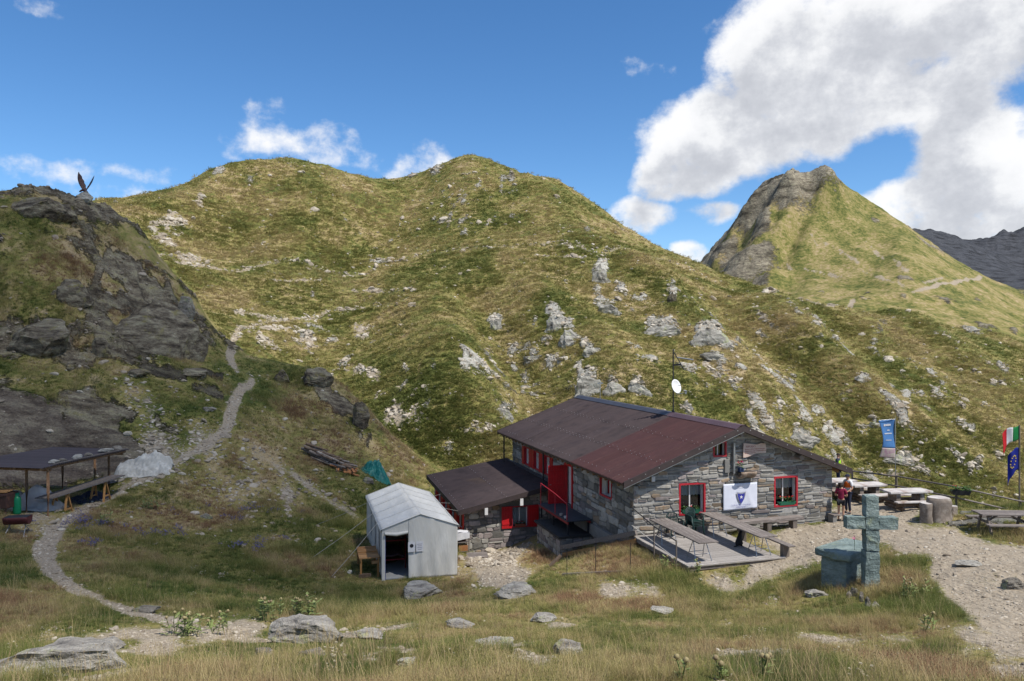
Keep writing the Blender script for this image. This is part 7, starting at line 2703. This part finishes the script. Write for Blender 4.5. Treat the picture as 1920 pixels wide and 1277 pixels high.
# ------------------------------------------------------------------ patio: log tables, stumps, railing, flags
def log_table(loc, rz, L, label, base_logs=True):
    e = empty('log_table', loc, rz, label, 'table', 'log tables on the patio')
    rs = random.Random(int(loc[0] * 100))
    for k in range(3):
        mb = MB()
        y = -0.28 + 0.28 * k
        mb.box((0, y, 0.78), (L + rs.uniform(-0.1, 0.1), 0.272, 0.10))
        mb.build('tabletop_plank', MATS['table_pale'], e, bevel=0.02)
    for s in (-1, 1):
        for k in range(4):
            MB().tube((s * (L / 2 - 0.45) - 0.0, -0.62 + 0.02 * (k % 2), 0.1 + 0.17 * k), (s * (L / 2 - 0.45), 0.62, 0.1 + 0.17 * k), 0.085, 0.08, 10).build('base_log', MATS['log_brown'], e) if k < 2 else \
                MB().box((s * (L / 2 - 0.45), 0, 0.1 + 0.18 * k), (0.2, 0.62, 0.17)).build('base_log', MATS['log_grey'], e)
    for s in (-1, 1):
        MB().tube((-L / 2 + 0.15, s * 0.62, 0.30), (L / 2 - 0.15, s * 0.62, 0.30), 0.075, 0.07, 10).build('lower_log', MATS['log_brown'], e)
        MB().box((0, s * 0.74, 0.44), (L * 0.98, 0.26, 0.06)).build('bench_plank', MATS['table_pale'], e, bevel=0.01)
    return e


def stump(u, v, wpx, hpx, label, flare=1.0):
    g = hit(u, v, 24, 40)
    r, h = wpx / 2 / F * g.y, hpx / F * g.y
    rs = random.Random(int(u))
    prof = [(r * 1.12 * flare, -0.1), (r * 1.05 * flare, 0.08), (r * 0.97, h * 0.4), (r * (1.0 if flare == 1 else 1.08), h * 0.8), (r * 0.98, h - 0.015), (r * 0.93, h), (0.001, h + 0.004)]
    e = empty('tree_stump', g, rs.uniform(0, 3), label, 'stump', 'tree stumps on the patio')
    mb = MB().lathe(prof[:6], 18)
    mb.v = [(x * (1 + 0.10 * math.sin(3 * math.atan2(y, x) + z * 3) + 0.05 * math.sin(7 * math.atan2(y, x))), y * (1 + 0.1 * math.sin(3 * math.atan2(y, x) + z * 3) + 0.05 * math.sin(7 * math.atan2(y, x))), z) for x, y, z in mb.v]
    mb.build('trunk', MATS['log_grey'], e)
    t = MB().add([(r * 0.93 * (1 + 0.1 * math.sin(3 * a * 0.349 + h * 3)) * math.cos(a * 0.349), r * 0.93 * (1 + 0.1 * math.sin(3 * a * 0.349 + h * 3)) * math.sin(a * 0.349), h + 0.004) for a in range(18)], [tuple(range(18))])
    t.build('sawn_top', MATS['table_pale'], e)


def flag_cloth(e, x0, z0, w, h, mat, name, seed, dirx=-1, droop=0.2, nu=20, nv=12, u0=0.0, u1=1.0):
    ph = seed * 1.3

    def fn(i, j):
        q = u0 + (u1 - u0) * i
        x = dirx * (q * w * (1 - 0.25 * droop * q))
        y = 0.09 * math.sin(q * 7 + ph + j * 1.5) * q * w
        z = z0 - h * j - droop * q * q * w * (0.5 + 0.5 * j) * 1.4 + 0.03 * math.sin(q * 9 + ph)
        return (x0 + x, y, z)
    o = MB().grid(fn, nu, nv).build(name, mat, e, solid=0.004)
    return fn


def build_patio():
    for (x, y, L, rz, lab) in ((15.95, 37.7, 1.6, 10, 'pale log table half hidden behind the hut corner'), (16.85, 36.6, 1.75, 12, 'pale log table in the middle of the patio'), (17.6, 34.3, 2.05, 8, 'pale log table on the patio nearest the stumps')):
        log_table((x, y, float(gz(x, y))), R(rz), L, lab)
    stump(1737, 979, 21, 36, 'slim stump standing left of the big gnarled one')
    stump(1760, 974, 40, 42, 'big gnarled stump used as a table', 1.05)
    stump(1786, 966, 16, 18, 'low stump to the right of the big gnarled one')
    # railing along the edge
    P = [hit(1598, 908, 30, 46), hit(1681, 927, 30, 44), hit(1793, 951, 28, 42), Vector((22.5, 34.0, -0.24)), Vector((25.5, 33.0, -0.2))]
    e = empty('patio_railing', P[0], 0, 'grey wooden railing along the edge of the patio', 'railing')
    tops, mids = [], []
    for k, p in enumerate(P):
        d = p - P[0]
        h = 0.98 if k else 0.75
        MB().tube(d + Vector((0, 0, -0.2)), d + Vector((0, 0, h)), 0.05, n=8).build('post', MATS['old_wood_z'], e)
        tops.append(d + Vector((0, -0.06, h - 0.05)))
        mids.append(d + Vector((0, -0.06, h * 0.45)))
    for seq in (tops, mids):
        for a, b in zip(seq[:-1], seq[1:]):
            MB().tube(a, b, 0.038, n=8).build('rail', MATS['old_wood'], e)
    # blue advertising flag
    p = P[1]
    f = empty('advertising_flag', p + Vector((0, 0.12, 0)), 0, 'tall blue advertising flag on a pole at the railing', 'flag')
    top = CAMZ - (785 - CV) / F * p.y - p.z
    bot = CAMZ - (858 - CV) / F * p.y - p.z
    W = 30 / F * p.y
    MB().tube((0, 0, 0), (0, 0, top + 0.05), 0.022, n=8).build('pole', MATS['steel'], f)
    MB().tube((0, 0, top - 0.02), (-W * 1.03, 0, top - 0.08), 0.012, n=6).build('crossbar', MATS['steel'], f)
    def fl(i, j):
        x = -0.03 - W * 0.98 * (i) * (1 - 0.22 * math.sin(min(j, 1) * 3.0) * (0.5 + 0.5 * i))
        return (x, 0.05 * math.sin(j * 5 + i * 2), top - 0.04 - 0.07 * i * (1 - j) - (top - bot) * j * (1.0 - 0.03 * i))
    MB().grid(lambda i, j: fl(i, j * 0.74), 10, 18).build('blue_cloth', MATS['flag_blue'], f, solid=0.004)
    MB().grid(lambda i, j: fl(i, 0.74 + j * 0.26), 10, 8).build('picture_cloth', MATS['flag_sand'], f, solid=0.004)
    for k, (j, x, s) in enumerate(((0.13, 0.5, 0.5), (0.27, 0.45, 0.18), (0.355, 0.5, 0.62), (0.53, 0.5, 0.5))):
        mb = MB()
        n = 4 if k == 0 else 9
        for q in range(n):
            c = Vector(fl(x - s / 2 + s * (q + 0.5) / n, j)) + Vector((0, -0.02, 0))
            hh = 0.11 if k == 0 else 0.06 if k < 3 else 0.035
            mb.box(c, (s * W / n * 0.72, 0.004, hh * (1 if q % 2 else 0.8)))
        mb.build('printed_line', MATS['paper'], f)
    # national and European flags on one pole
    p = P[3]
    f = empty('flagpole', p + Vector((0.03, 0.1, 0)), 0, 'flagpole with Italian and European flags at the right edge', 'flag')
    top = CAMZ - (797 - CV) / F * p.y - p.z
    MB().tube((0, 0, -0.1), (0, 0, top), 0.035, n=8).build('pole', MATS['old_wood_z'], f)
    w, h = 0.85, 0.60
    for k, m in enumerate(('flag_it_green', 'cloth_white', 'flag_it_red')):
        flag_cloth(f, -0.03, top - 0.05, w, h, MATS[m], ['green_stripe', 'white_stripe', 'red_stripe'][k], 2, -1, 0.55, 8, 10, k / 3, (k + 1) / 3)
    z1 = CAMZ - (840 - CV) / F * p.y - p.z
    fe = flag_cloth(f, -0.03, z1, 0.60, 0.98, MATS['flag_eu'], 'european_flag', 5, -1, 0.9, 16, 14)
    for k in range(12):
        a = k * math.pi / 6
        c = Vector(fe(0.5 + 0.26 * math.cos(a), 0.45 + 0.22 * math.sin(a))) + Vector((0, -0.025, 0))
        pts = [(c.x + (0.04 if q % 2 == 0 else 0.017) * math.sin(q * math.pi / 5), c.y, c.z + (0.04 if q % 2 == 0 else 0.017) * math.cos(q * math.pi / 5)) for q in range(10)]
        MB().add([tuple(c)] + pts, [(0, q + 1, (q + 1) % 10 + 1) for q in range(10)]).build('star', MATS['gold'], f)
    # planters on the railing foot
    for k, (u, v, lab) in enumerate(((1663, 926, 'planter of green leaves at the foot of the advertising flag'), (1795, 921, 'planter box hanging on the railing right of the stumps'))):
        g = hit(u, 930 if k == 0 else 951, 28, 44)
        z = g.z if k == 0 else g.z + 0.62
        flowers('planter', 2, (0.9, 0.3, 0.25), [MATS['petal_red']], 30 + k, 160, (0.8, 0.28, 0.2), MATS['terracotta'] if k == 0 else MATS['dark_metal'], label=lab, cat='planter', loc=(g.x, g.y - 0.25, z), rz=R(-12))
    # picnic table at the right edge
    g = hit(1878, 1004, 22, 34)
    t = empty('picnic_table', (g.x + 0.35, g.y + 0.4, float(gz(g.x + 0.35, g.y + 0.4))), R(-4), 'weathered picnic table with attached benches at the right edge', 'table')
    for k in range(5):
        MB().box((0, -0.34 + 0.17 * k, 0.76), (2.0, 0.155, 0.045)).build('tabletop_plank', MATS['old_wood'], t)
    for s in (-1, 1):
        for k in range(2):
            MB().box((0.0, s * (0.68 + 0.15 * k), 0.46), (2.0, 0.135, 0.045)).build('bench_plank', MATS['old_wood'], t)
        x = s * 0.72
        for q in (-1, 1):
            MB().bar((x, q * 0.22, 0.73), (x, q * 0.52, -0.05), 0.09, 0.07, up=(1, 0, 0)).build('leg', MATS['old_wood_z'], t)
        MB().box((x + 0.06, 0, 0.42), (0.05, 1.62, 0.09)).build('bearer', MATS['old_wood_y'], t)
        MB().box((x + 0.06, 0, 0.71), (0.05, 0.78, 0.07)).build('bearer', MATS['old_wood_y'], t)
        MB().bar((x * 0.9, 0, 0.42), (x * 0.25, 0, 0.72), 0.07, 0.04, up=(0, 1, 0)).build('brace', MATS['old_wood'], t)


build_patio()


# ------------------------------------------------------------------ shed on the left and its contents
def build_shed():
    e = empty('open_shed', (-21.2, 35.3, 0), 0, 'open pole shed with brown corrugated roof at the left edge', 'shed')

    def L(x, y, z=0.0):
        return Vector((x + 21.2, y - 35.3, z))
    posts = [(-19.46, 32.2), (-20.55, 32.5), (-19.95, 38.0), (-21.3, 39.2), (-22.6, 38.6), (-22.9, 32.6)]
    for (x, y) in posts:
        g = float(gz(x, y))
        top = 2.42 - (y - 31.7) * 0.03 + (-19.4 - x) * 0.03
        r = 0.065
        mb = MB().path([L(x, y, g - 0.2), L(x + 0.015, y, (g + top) / 2), L(x, y, top)], [r, r * 0.95, r * 0.85], 9)
        mb.build('post', MATS['pole_bark'], e)

    def rz(x, y):
        return 2.55 - (y - 31.7) * 0.035 + (-19.3 - x) * 0.03
    per = 0.15
    x0, x1, y0, y1 = -23.2, -19.3, 31.6, 38.7
    for k in range(7):
        ya, yb = y0 + (y1 - y0) * k / 7, y0 + (y1 - y0) * (k + 1) / 7 + 0.03
        n = int((yb - ya) / per * 4)
        MB().grid(lambda i, j: L(x0 + (x1 - x0) * j, ya + (yb - ya) * i, rz(x0 + (x1 - x0) * j, ya + (yb - ya) * i) + 0.022 * math.sin((ya + (yb - ya) * i) / per * 6.283) + 0.004 * (k % 2)), n, 2).build('roof_sheet', MATS['shed_roof'], e)
    for x in (-19.45, -20.55, -21.8, -22.9):
        a, b = L(x, y0 + 0.1, rz(x, y0) - 0.09), L(x, y1 - 0.1, rz(x, y1) - 0.09)
        MB().tube(a, b, 0.055, n=8).build('purlin', MATS['pole_bark'], e)
    for y in (32.4, 38.4):
        MB().tube(L(x0 + 0.2, y, rz(x0, y) - 0.19), L(x1 - 0.15, y, rz(x1, y) - 0.19), 0.055, n=8).build('crossbeam', MATS['pole_bark'], e)
    MB().bar(L(-19.36, 32.4, rz(-19.36, 32.4) + 0.06), L(-19.36, 38.6, rz(-19.36, 38.6) + 0.06), 0.06, 0.04).build('edge_batten', MATS['old_wood'], e)
    # stones weighing the roof down
    for k, (y, s, lab) in enumerate(((32.9, 0.26, 'tan stone on the shed roof nearest the front corner'), (33.7, 0.20, 'small flat stone on the shed roof, second from the front'), (34.6, 0.34, 'large lilac stone in the middle of the shed roof edge'), (35.7, 0.24, 'tan stone behind the lilac one on the shed roof'), (37.1, 0.36, 'long flat reddish stone on the shed roof'), (38.4, 0.36, 'grey stone at the far end of the shed roof'))):
        me = rock_mesh('roof_stone', 200 + k, 3, (s, s * 0.8, s * 0.42), 12, 0.1)
        o = link_mesh('roof_stone', me, MATS['rock_pale' if k % 2 == 0 else 'rock_grey'])
        o.location = (-19.62 - 0.1 * (k % 2), y, rz(-19.6, y) + s * 0.30)
        o.rotation_euler = (0, 0, k)
        tag(o, lab, 'stone', 'stones on the shed roof')
    # long trestle table under the eave
    g = float(gz(-19.5, 35.2))
    t = empty('long_trestle_table', (-19.75, 35.4, g), R(90 - 3), 'long plank table on two orange trestles in the shed', 'table')
    for k in range(3):
        MB().box((0, -0.26 + 0.26 * k, 0.92), (5.6, 0.25, 0.05)).build('tabletop_plank', MATS['old_wood'], t)
    for s in (-1, 1):
        x = -1.6 if s < 0 else 1.3
        for q in (-1, 1):
            for d in (-1, 1):
                MB().bar((x + d * 0.02, q * 0.26, 0.90), (x + d * 0.28, q * 0.34, -0.05), 0.09, 0.045).build('trestle_leg', MATS['new_wood_z'], t)
            MB().bar((x - 0.2, q * 0.32, 0.22), (x + 0.2, q * 0.32, 0.22), 0.03, 0.07).build('trestle_rail', MATS['new_wood'], t)
        MB().box((x, 0, 0.87), (0.1, 0.7, 0.06)).build('trestle_head', MATS['new_wood'], t)
    # bags and tools under the roof
    x, y = -21.3, 33.9
    cloth_heap('covered_pile', MATS['tarp_lilac'], (2.9, 2.4, 1.25), 5, 'lilac grey builders bag draped over a pile in the shed', (x, y, float(gz(x, y))), R(20), [(0.25, 0, 0.55, 0.85), (-0.4, 0.1, 0.5, 0.65)], 'bag', 0.16)
    x, y = -20.4, 36.8
    cloth_heap('low_bundle', MATS['cloth_navy'], (2.4, 1.4, 0.5), 6, 'dark low bundle on the ground under the trestle table', (x, y, float(gz(x, y))), R(80), [(0.2, 0, 0.6, 0.8), (-0.5, 0, 0.5, 0.6)], 'bundle', 0.2)
    g = hit(206, 905, 30, 44)
    pb = empty('stacked_boards', (g.x + 0.1, g.y + 0.2, g.z), R(75), 'stack of pale boards behind the right shed post', 'boards')
    for k in range(5):
        MB().box((0, -0.3 + 0.15 * k, 0.08 + 0.05 * k), (1.9, 0.13, 0.035)).build('board', MATS['old_wood'], pb)
    # stove, gas bottle and barbecue at the left edge
    x, y = -21.4, 32.0
    g = float(gz(x, y))
    st = empty('rusty_stove', (x, y, g), R(-6), 'rusty brown sheet metal stove at the left edge', 'stove')
    MB().box((0, 0, 0.62), (1.3, 0.7, 0.62)).build('body', MATS['rust'], st, bevel=0.03)
    MB().path([(-0.65, -0.36, 0.82), (-0.1, -0.38, 0.80), (0.15, -0.40, 0.66), (0.35, -0.38, 0.82), (0.65, -0.36, 0.86)], 0.022, 6).build('front_lip', MATS['rust'], st)
    for sx in (-1, 1):
        for sy in (-1, 1):
            MB().tube((sx * 0.55, sy * 0.28, 0), (sx * 0.55, sy * 0.28, 0.34), 0.03, n=8).build('leg', MATS['rust'], st)
    for k in range(5):
        MB().bar((-0.6, -0.3 + 0.14 * k, 0.97), (0.6, -0.28 + 0.15 * k, 0.99 + 0.01 * k), 0.12, 0.04).build('kindling', MATS['new_wood'], st)
    x, y = -20.72, 32.15
    gb = empty('gas_bottle', (x, y, float(gz(x, y))), 0, 'green gas bottle between stove and shed post', 'gas bottle')
    MB().lathe([(0.001, 0), (0.14, 0.0), (0.155, 0.06), (0.155, 0.62), (0.13, 0.72), (0.05, 0.78)], 16).build('bottle', MATS['gas_green'], gb)
    MB().lathe([(0.09, 0.74), (0.09, 0.90), (0.075, 0.90)], 12).build('collar', MATS['gas_green'], gb)
    MB().tube((0, 0, 0.76), (0, 0, 0.86), 0.025, n=8).build('valve', MATS['steel'], gb)
    g = hit(33, 1000, 22, 36)
    bq = empty('barbecue', g, R(12), 'maroon half barrel barbecue on crossed legs by the path', 'barbecue')
    mb = MB().grid(lambda i, j: (-0.42 + 0.84 * i, 0.27 * math.cos(math.pi * (1 + j)), 0.66 + 0.30 * math.sin(math.pi * (1 + j))), 4, 12)
    d = mb.build('drum', MATS['red_rust'], bq, solid=0.02)
    for s in (-1, 1):
        c = [(s * 0.42, 0.27 * math.cos(math.pi * (1 + q / 10)), 0.66 + 0.30 * math.sin(math.pi * (1 + q / 10))) for q in range(11)]
        MB().add(c, [tuple(range(11))]).build('end_plate', MATS['red_rust'], bq)
        for q in (-1, 1):
            MB().tube((s * 0.25, -q * 0.18, 0.45), (s * 0.34, q * 0.36, -0.03), 0.017, n=6).build('leg', MATS['steel'], bq)
    MB().box((0, 0, 0.65), (0.8, 0.5, 0.02)).build('grill', MATS['dark_metal'], bq)
    # tarpaulins and the woodpile
    g = hit(262, 888, 34, 46)
    cloth_heap('white_tarpaulin', MATS['tarp_grey'], (2.75, 1.8, 0.85), 3, 'pale tarpaulin over a heap beside the footpath', (g.x, g.y + 0.5, float(gz(g.x, g.y + 0.5))), R(14), [(0.45, 0.1, 0.62, 1.0), (0.0, 0.1, 0.6, 0.85), (-0.5, -0.1, 0.5, 0.55)], 'tarpaulin', 0.34)
    g = hit(705, 897, 40, 60)
    cloth_heap('green_tarpaulin', MATS['tarp_green'], (2.0, 1.5, 1.25), 7, 'turquoise tarpaulin over a heap above the tent', (g.x, g.y + 0.3, float(gz(g.x, g.y + 0.3)) + 0.02), R(-20), [(0.05, 0.15, 0.6, 1.0), (-0.4, 0.0, 0.45, 0.7), (0.45, -0.2, 0.5, 0.75)], 'tarpaulin', 0.3)
    g = hit(618, 872, 40, 62)
    w = empty('woodpile', g, R(-22), 'heap of old beams and split logs above the tent', 'woodpile')
    rs = random.Random(12)
    for k in range(60):
        long_ = k < 36
        Ln = rs.uniform(1.4, 3.2) if long_ else rs.uniform(0.4, 0.7)
        x = rs.uniform(-1.1, 0.6) if long_ else rs.uniform(0.5, 1.9)
        yy = rs.uniform(-0.55, 0.55)
        px_, py_ = g.x + math.cos(R(-22)) * x - math.sin(R(-22)) * yy, g.y + math.sin(R(-22)) * x + math.cos(R(-22)) * yy
        z = float(gz(px_, py_)) - g.z + rs.uniform(0.05, 0.85) * (1 - abs(yy))
        a = rs.gauss(0, 0.12) if long_ else rs.uniform(-1.2, 1.2)
        d = Vector((math.cos(a), math.sin(a), rs.gauss(-0.22, 0.05))) * Ln / 2
        c = Vector((x, yy, z))
        m = MATS[rs.choice(['log_grey', 'log_brown', 'old_wood', 'log_grey'])] if long_ else MATS[rs.choice(['log_orange', 'log_orange', 'log_brown'])]
        mb = MB()
        if rs.random() < 0.5:
            mb.tube(c - d, c + d, rs.uniform(0.05, 0.11), rs.uniform(0.05, 0.09), 8)
        else:
            mb.bar(c - d, c + d, rs.uniform(0.1, 0.18), rs.uniform(0.04, 0.09))
        mb.build('log', m, w)


M('red_rust', (0.10, 0.022, 0.024), (0.065, 0.016, 0.018), 5, 0.6, c3=(0.13, 0.035, 0.03))
build_shed()


# ------------------------------------------------------------------ eagle statue on the knoll
def build_eagle():
    g = hit(158, 372, 60, 90)
    sc = g.y / F
    me = rock_mesh('pedestal_rock', 300, 4, (19 * sc, 14 * sc, 12 * sc), 14, 0.12)
    o = link_mesh('pedestal_rock', me, MATS['rock_pale'])
    o.location = (g.x + 2 * sc, g.y, g.z + 1 * sc)
    tag(o, 'pale boulder carrying the eagle statue on the knoll', 'rock')
    e = empty('eagle_statue', (g.x, g.y, g.z + 8.0 * sc), 0, 'dark bronze eagle statue with raised wings on the knoll', 'statue')
    J = [((6 * sc, 0, 0.5 * sc), 2.0 * sc), ((3.5 * sc, 0, 4 * sc), 3.6 * sc), ((0.5 * sc, 0, 7.5 * sc), 3.4 * sc), ((-3.0 * sc, -1 * sc, 8 * sc), 2.2 * sc), ((-6.2 * sc, -2 * sc, 5.4 * sc), 1.9 * sc), ((-8.4 * sc, -2.5 * sc, 4.2 * sc), 0.6 * sc)]
    skinned('body', J, [(i, i + 1) for i in range(5)], MATS['bronze'], e, root=1)
    for tipx, tipz, wd, nm in ((-13.0, 43.0, 1.0, 'wing'), (16.5, 36.0, 0.75, 'wing')):
        root = Vector(((-1.0 if tipx < 0 else 3.0) * sc, 1.0 * sc, 8 * sc))
        tip = Vector((tipx * sc, 4 * sc, tipz * sc))
        bow = Vector((-4.0 * sc if tipx < 0 else 3.0 * sc, 0, 0))
        mb = MB()
        def fn(i, j):
            c = root.lerp(tip, i) + bow * (math.sin(math.pi * min(i, 1)) * 0.55)
            chord = (10.5 * sc * wd) * (math.sin(math.pi * (0.18 + 0.82 * i)) ** 0.8) + 0.15 * sc
            side = Vector((0.95 if tipx < 0 else -0.75, 0.5, -0.1)).normalized()
            rag = 0.8 * sc * math.sin(i * 26) * (j > 0.9)
            return c + side * (j - 0.35) * (chord + rag)
        mb.grid(fn, 26, 5)
        mb.build(nm, MATS['bronze'], e, solid=0.5 * sc)
    MB().add([(4 * sc, -2 * sc, 3 * sc), (4 * sc, 2 * sc, 3 * sc), (10 * sc, 1.6 * sc, -2 * sc), (10 * sc, -1.6 * sc, -2 * sc), (4 * sc, 0, 1 * sc), (10 * sc, 0, -3 * sc)], [(0, 1, 2, 3), (0, 3, 5, 4), (1, 4, 5, 2)]).build('tail', MATS['bronze'], e)
    for y in (-1.4, 1.4):
        MB().tube((1.5 * sc, y * sc, 4 * sc), (0.0, y * sc, -3 * sc), 1.2 * sc, 0.7 * sc, 8).build('leg', MATS['bronze'], e)


build_eagle()


# ------------------------------------------------------------------ plants that can be told apart
def thistle(u, v, hpx, wpx, seed, label, heads=5, ymin=4, ymax=40):
    g = hit(u, v, ymin, ymax)
    h, w = hpx / F * g.y, wpx / F * g.y / 2
    e = empty('thistle', g, 0, label, 'plant', 'pale green thistles in the meadow')
    rs = random.Random(seed)
    st, lf, hd = MB(), MB(), MB()
    for k in range(heads):
        b = Vector((rs.uniform(-w, w), rs.uniform(-w, w) * 0.6, 0))
        t = b + Vector((rs.gauss(0, 0.05), rs.gauss(0, 0.05), h * rs.uniform(0.7, 1.05)))
        st.path([b - Vector((0, 0, 0.05)), b.lerp(t, 0.5) + Vector((rs.gauss(0, .02), 0, 0)), t], 0.008, 5)
        for q in range(12):
            c = b.lerp(t, rs.uniform(0.05, 0.95))
            a = rs.uniform(0, 6.28)
            l = rs.uniform(0.10, 0.2) * min(1.3, h / 0.5)
            d = Vector((math.cos(a), math.sin(a), rs.uniform(0.1, 0.6))) * l
            s = Vector((-math.sin(a), math.cos(a), 0)) * l * 0.22
            lf.add([c, c + d * 0.35 + s, c + d * 0.5 + s * 0.35, c + d * 0.7 + s * 0.9, c + d, c + d * 0.7 - s * 0.9, c + d * 0.5 - s * 0.35, c + d * 0.35 - s], [(0, 1, 2, 3, 4, 5, 6, 7)])
        for q in range(10):
            a = q * 0.628
            d = Vector((math.cos(a), math.sin(a), 0.5)) * 0.035
            hd.add([t, t + d + Vector((-d.y, d.x, 0)) * 0.25, t + d * 1.7, t + d - Vector((-d.y, d.x, 0)) * 0.25], [(0, 1, 2, 3)])
        hd.lathe([(0.005, 0), (0.03, 0.02), (0.028, 0.05), (0.004, 0.065)], 8, tuple(t))
    st.build('stem', MATS['thistle_leaf'], e)
    lf.build('leaves', MATS['thistle_leaf'], e)
    hd.build('flower_heads', MATS['thistle_head'], e)


thistle(345, 1190, 42, 60, 1, 'clump of pale thistles beside the lower footpath', 9)
thistle(392, 1187, 34, 60, 2, 'thistles right of the larger clump by the footpath', 8)
thistle(507, 1165, 40, 50, 3, 'thistle clump standing left of the leafy one in the bowl', 8)
thistle(571, 1160, 42, 40, 4, 'leafy thistle clump nearest the foreground boulder', 8)
thistle(1275, 1275, 42, 14, 5, 'single dry thistle at the bottom edge of the grass', 2)
thistle(1355, 1275, 36, 14, 6, 'short thistle right of the dry one at the bottom edge', 2)
thistle(1432, 1270, 44, 20, 7, 'tall pale thistle at the bottom of the foreground grass', 3)
thistle(1740, 1185, 34, 20, 8, 'pale thistle in the grass near the yard path', 3)
thistle(1715, 1120, 30, 40, 9, 'bright green leafy plant below the cross', 8)
thistle(285, 955, 26, 24, 10, 'pale thistle in the meadow below the white tarpaulin', 4)
thistle(196, 985, 30, 20, 11, 'pale thistle beside the bend of the footpath', 3)
thistle(1310, 1078, 26, 24, 12, 'weedy plant at the front corner of the deck', 4)
thistle(1255, 1070, 30, 26, 13, 'weedy plant under the left flank of the deck', 4)
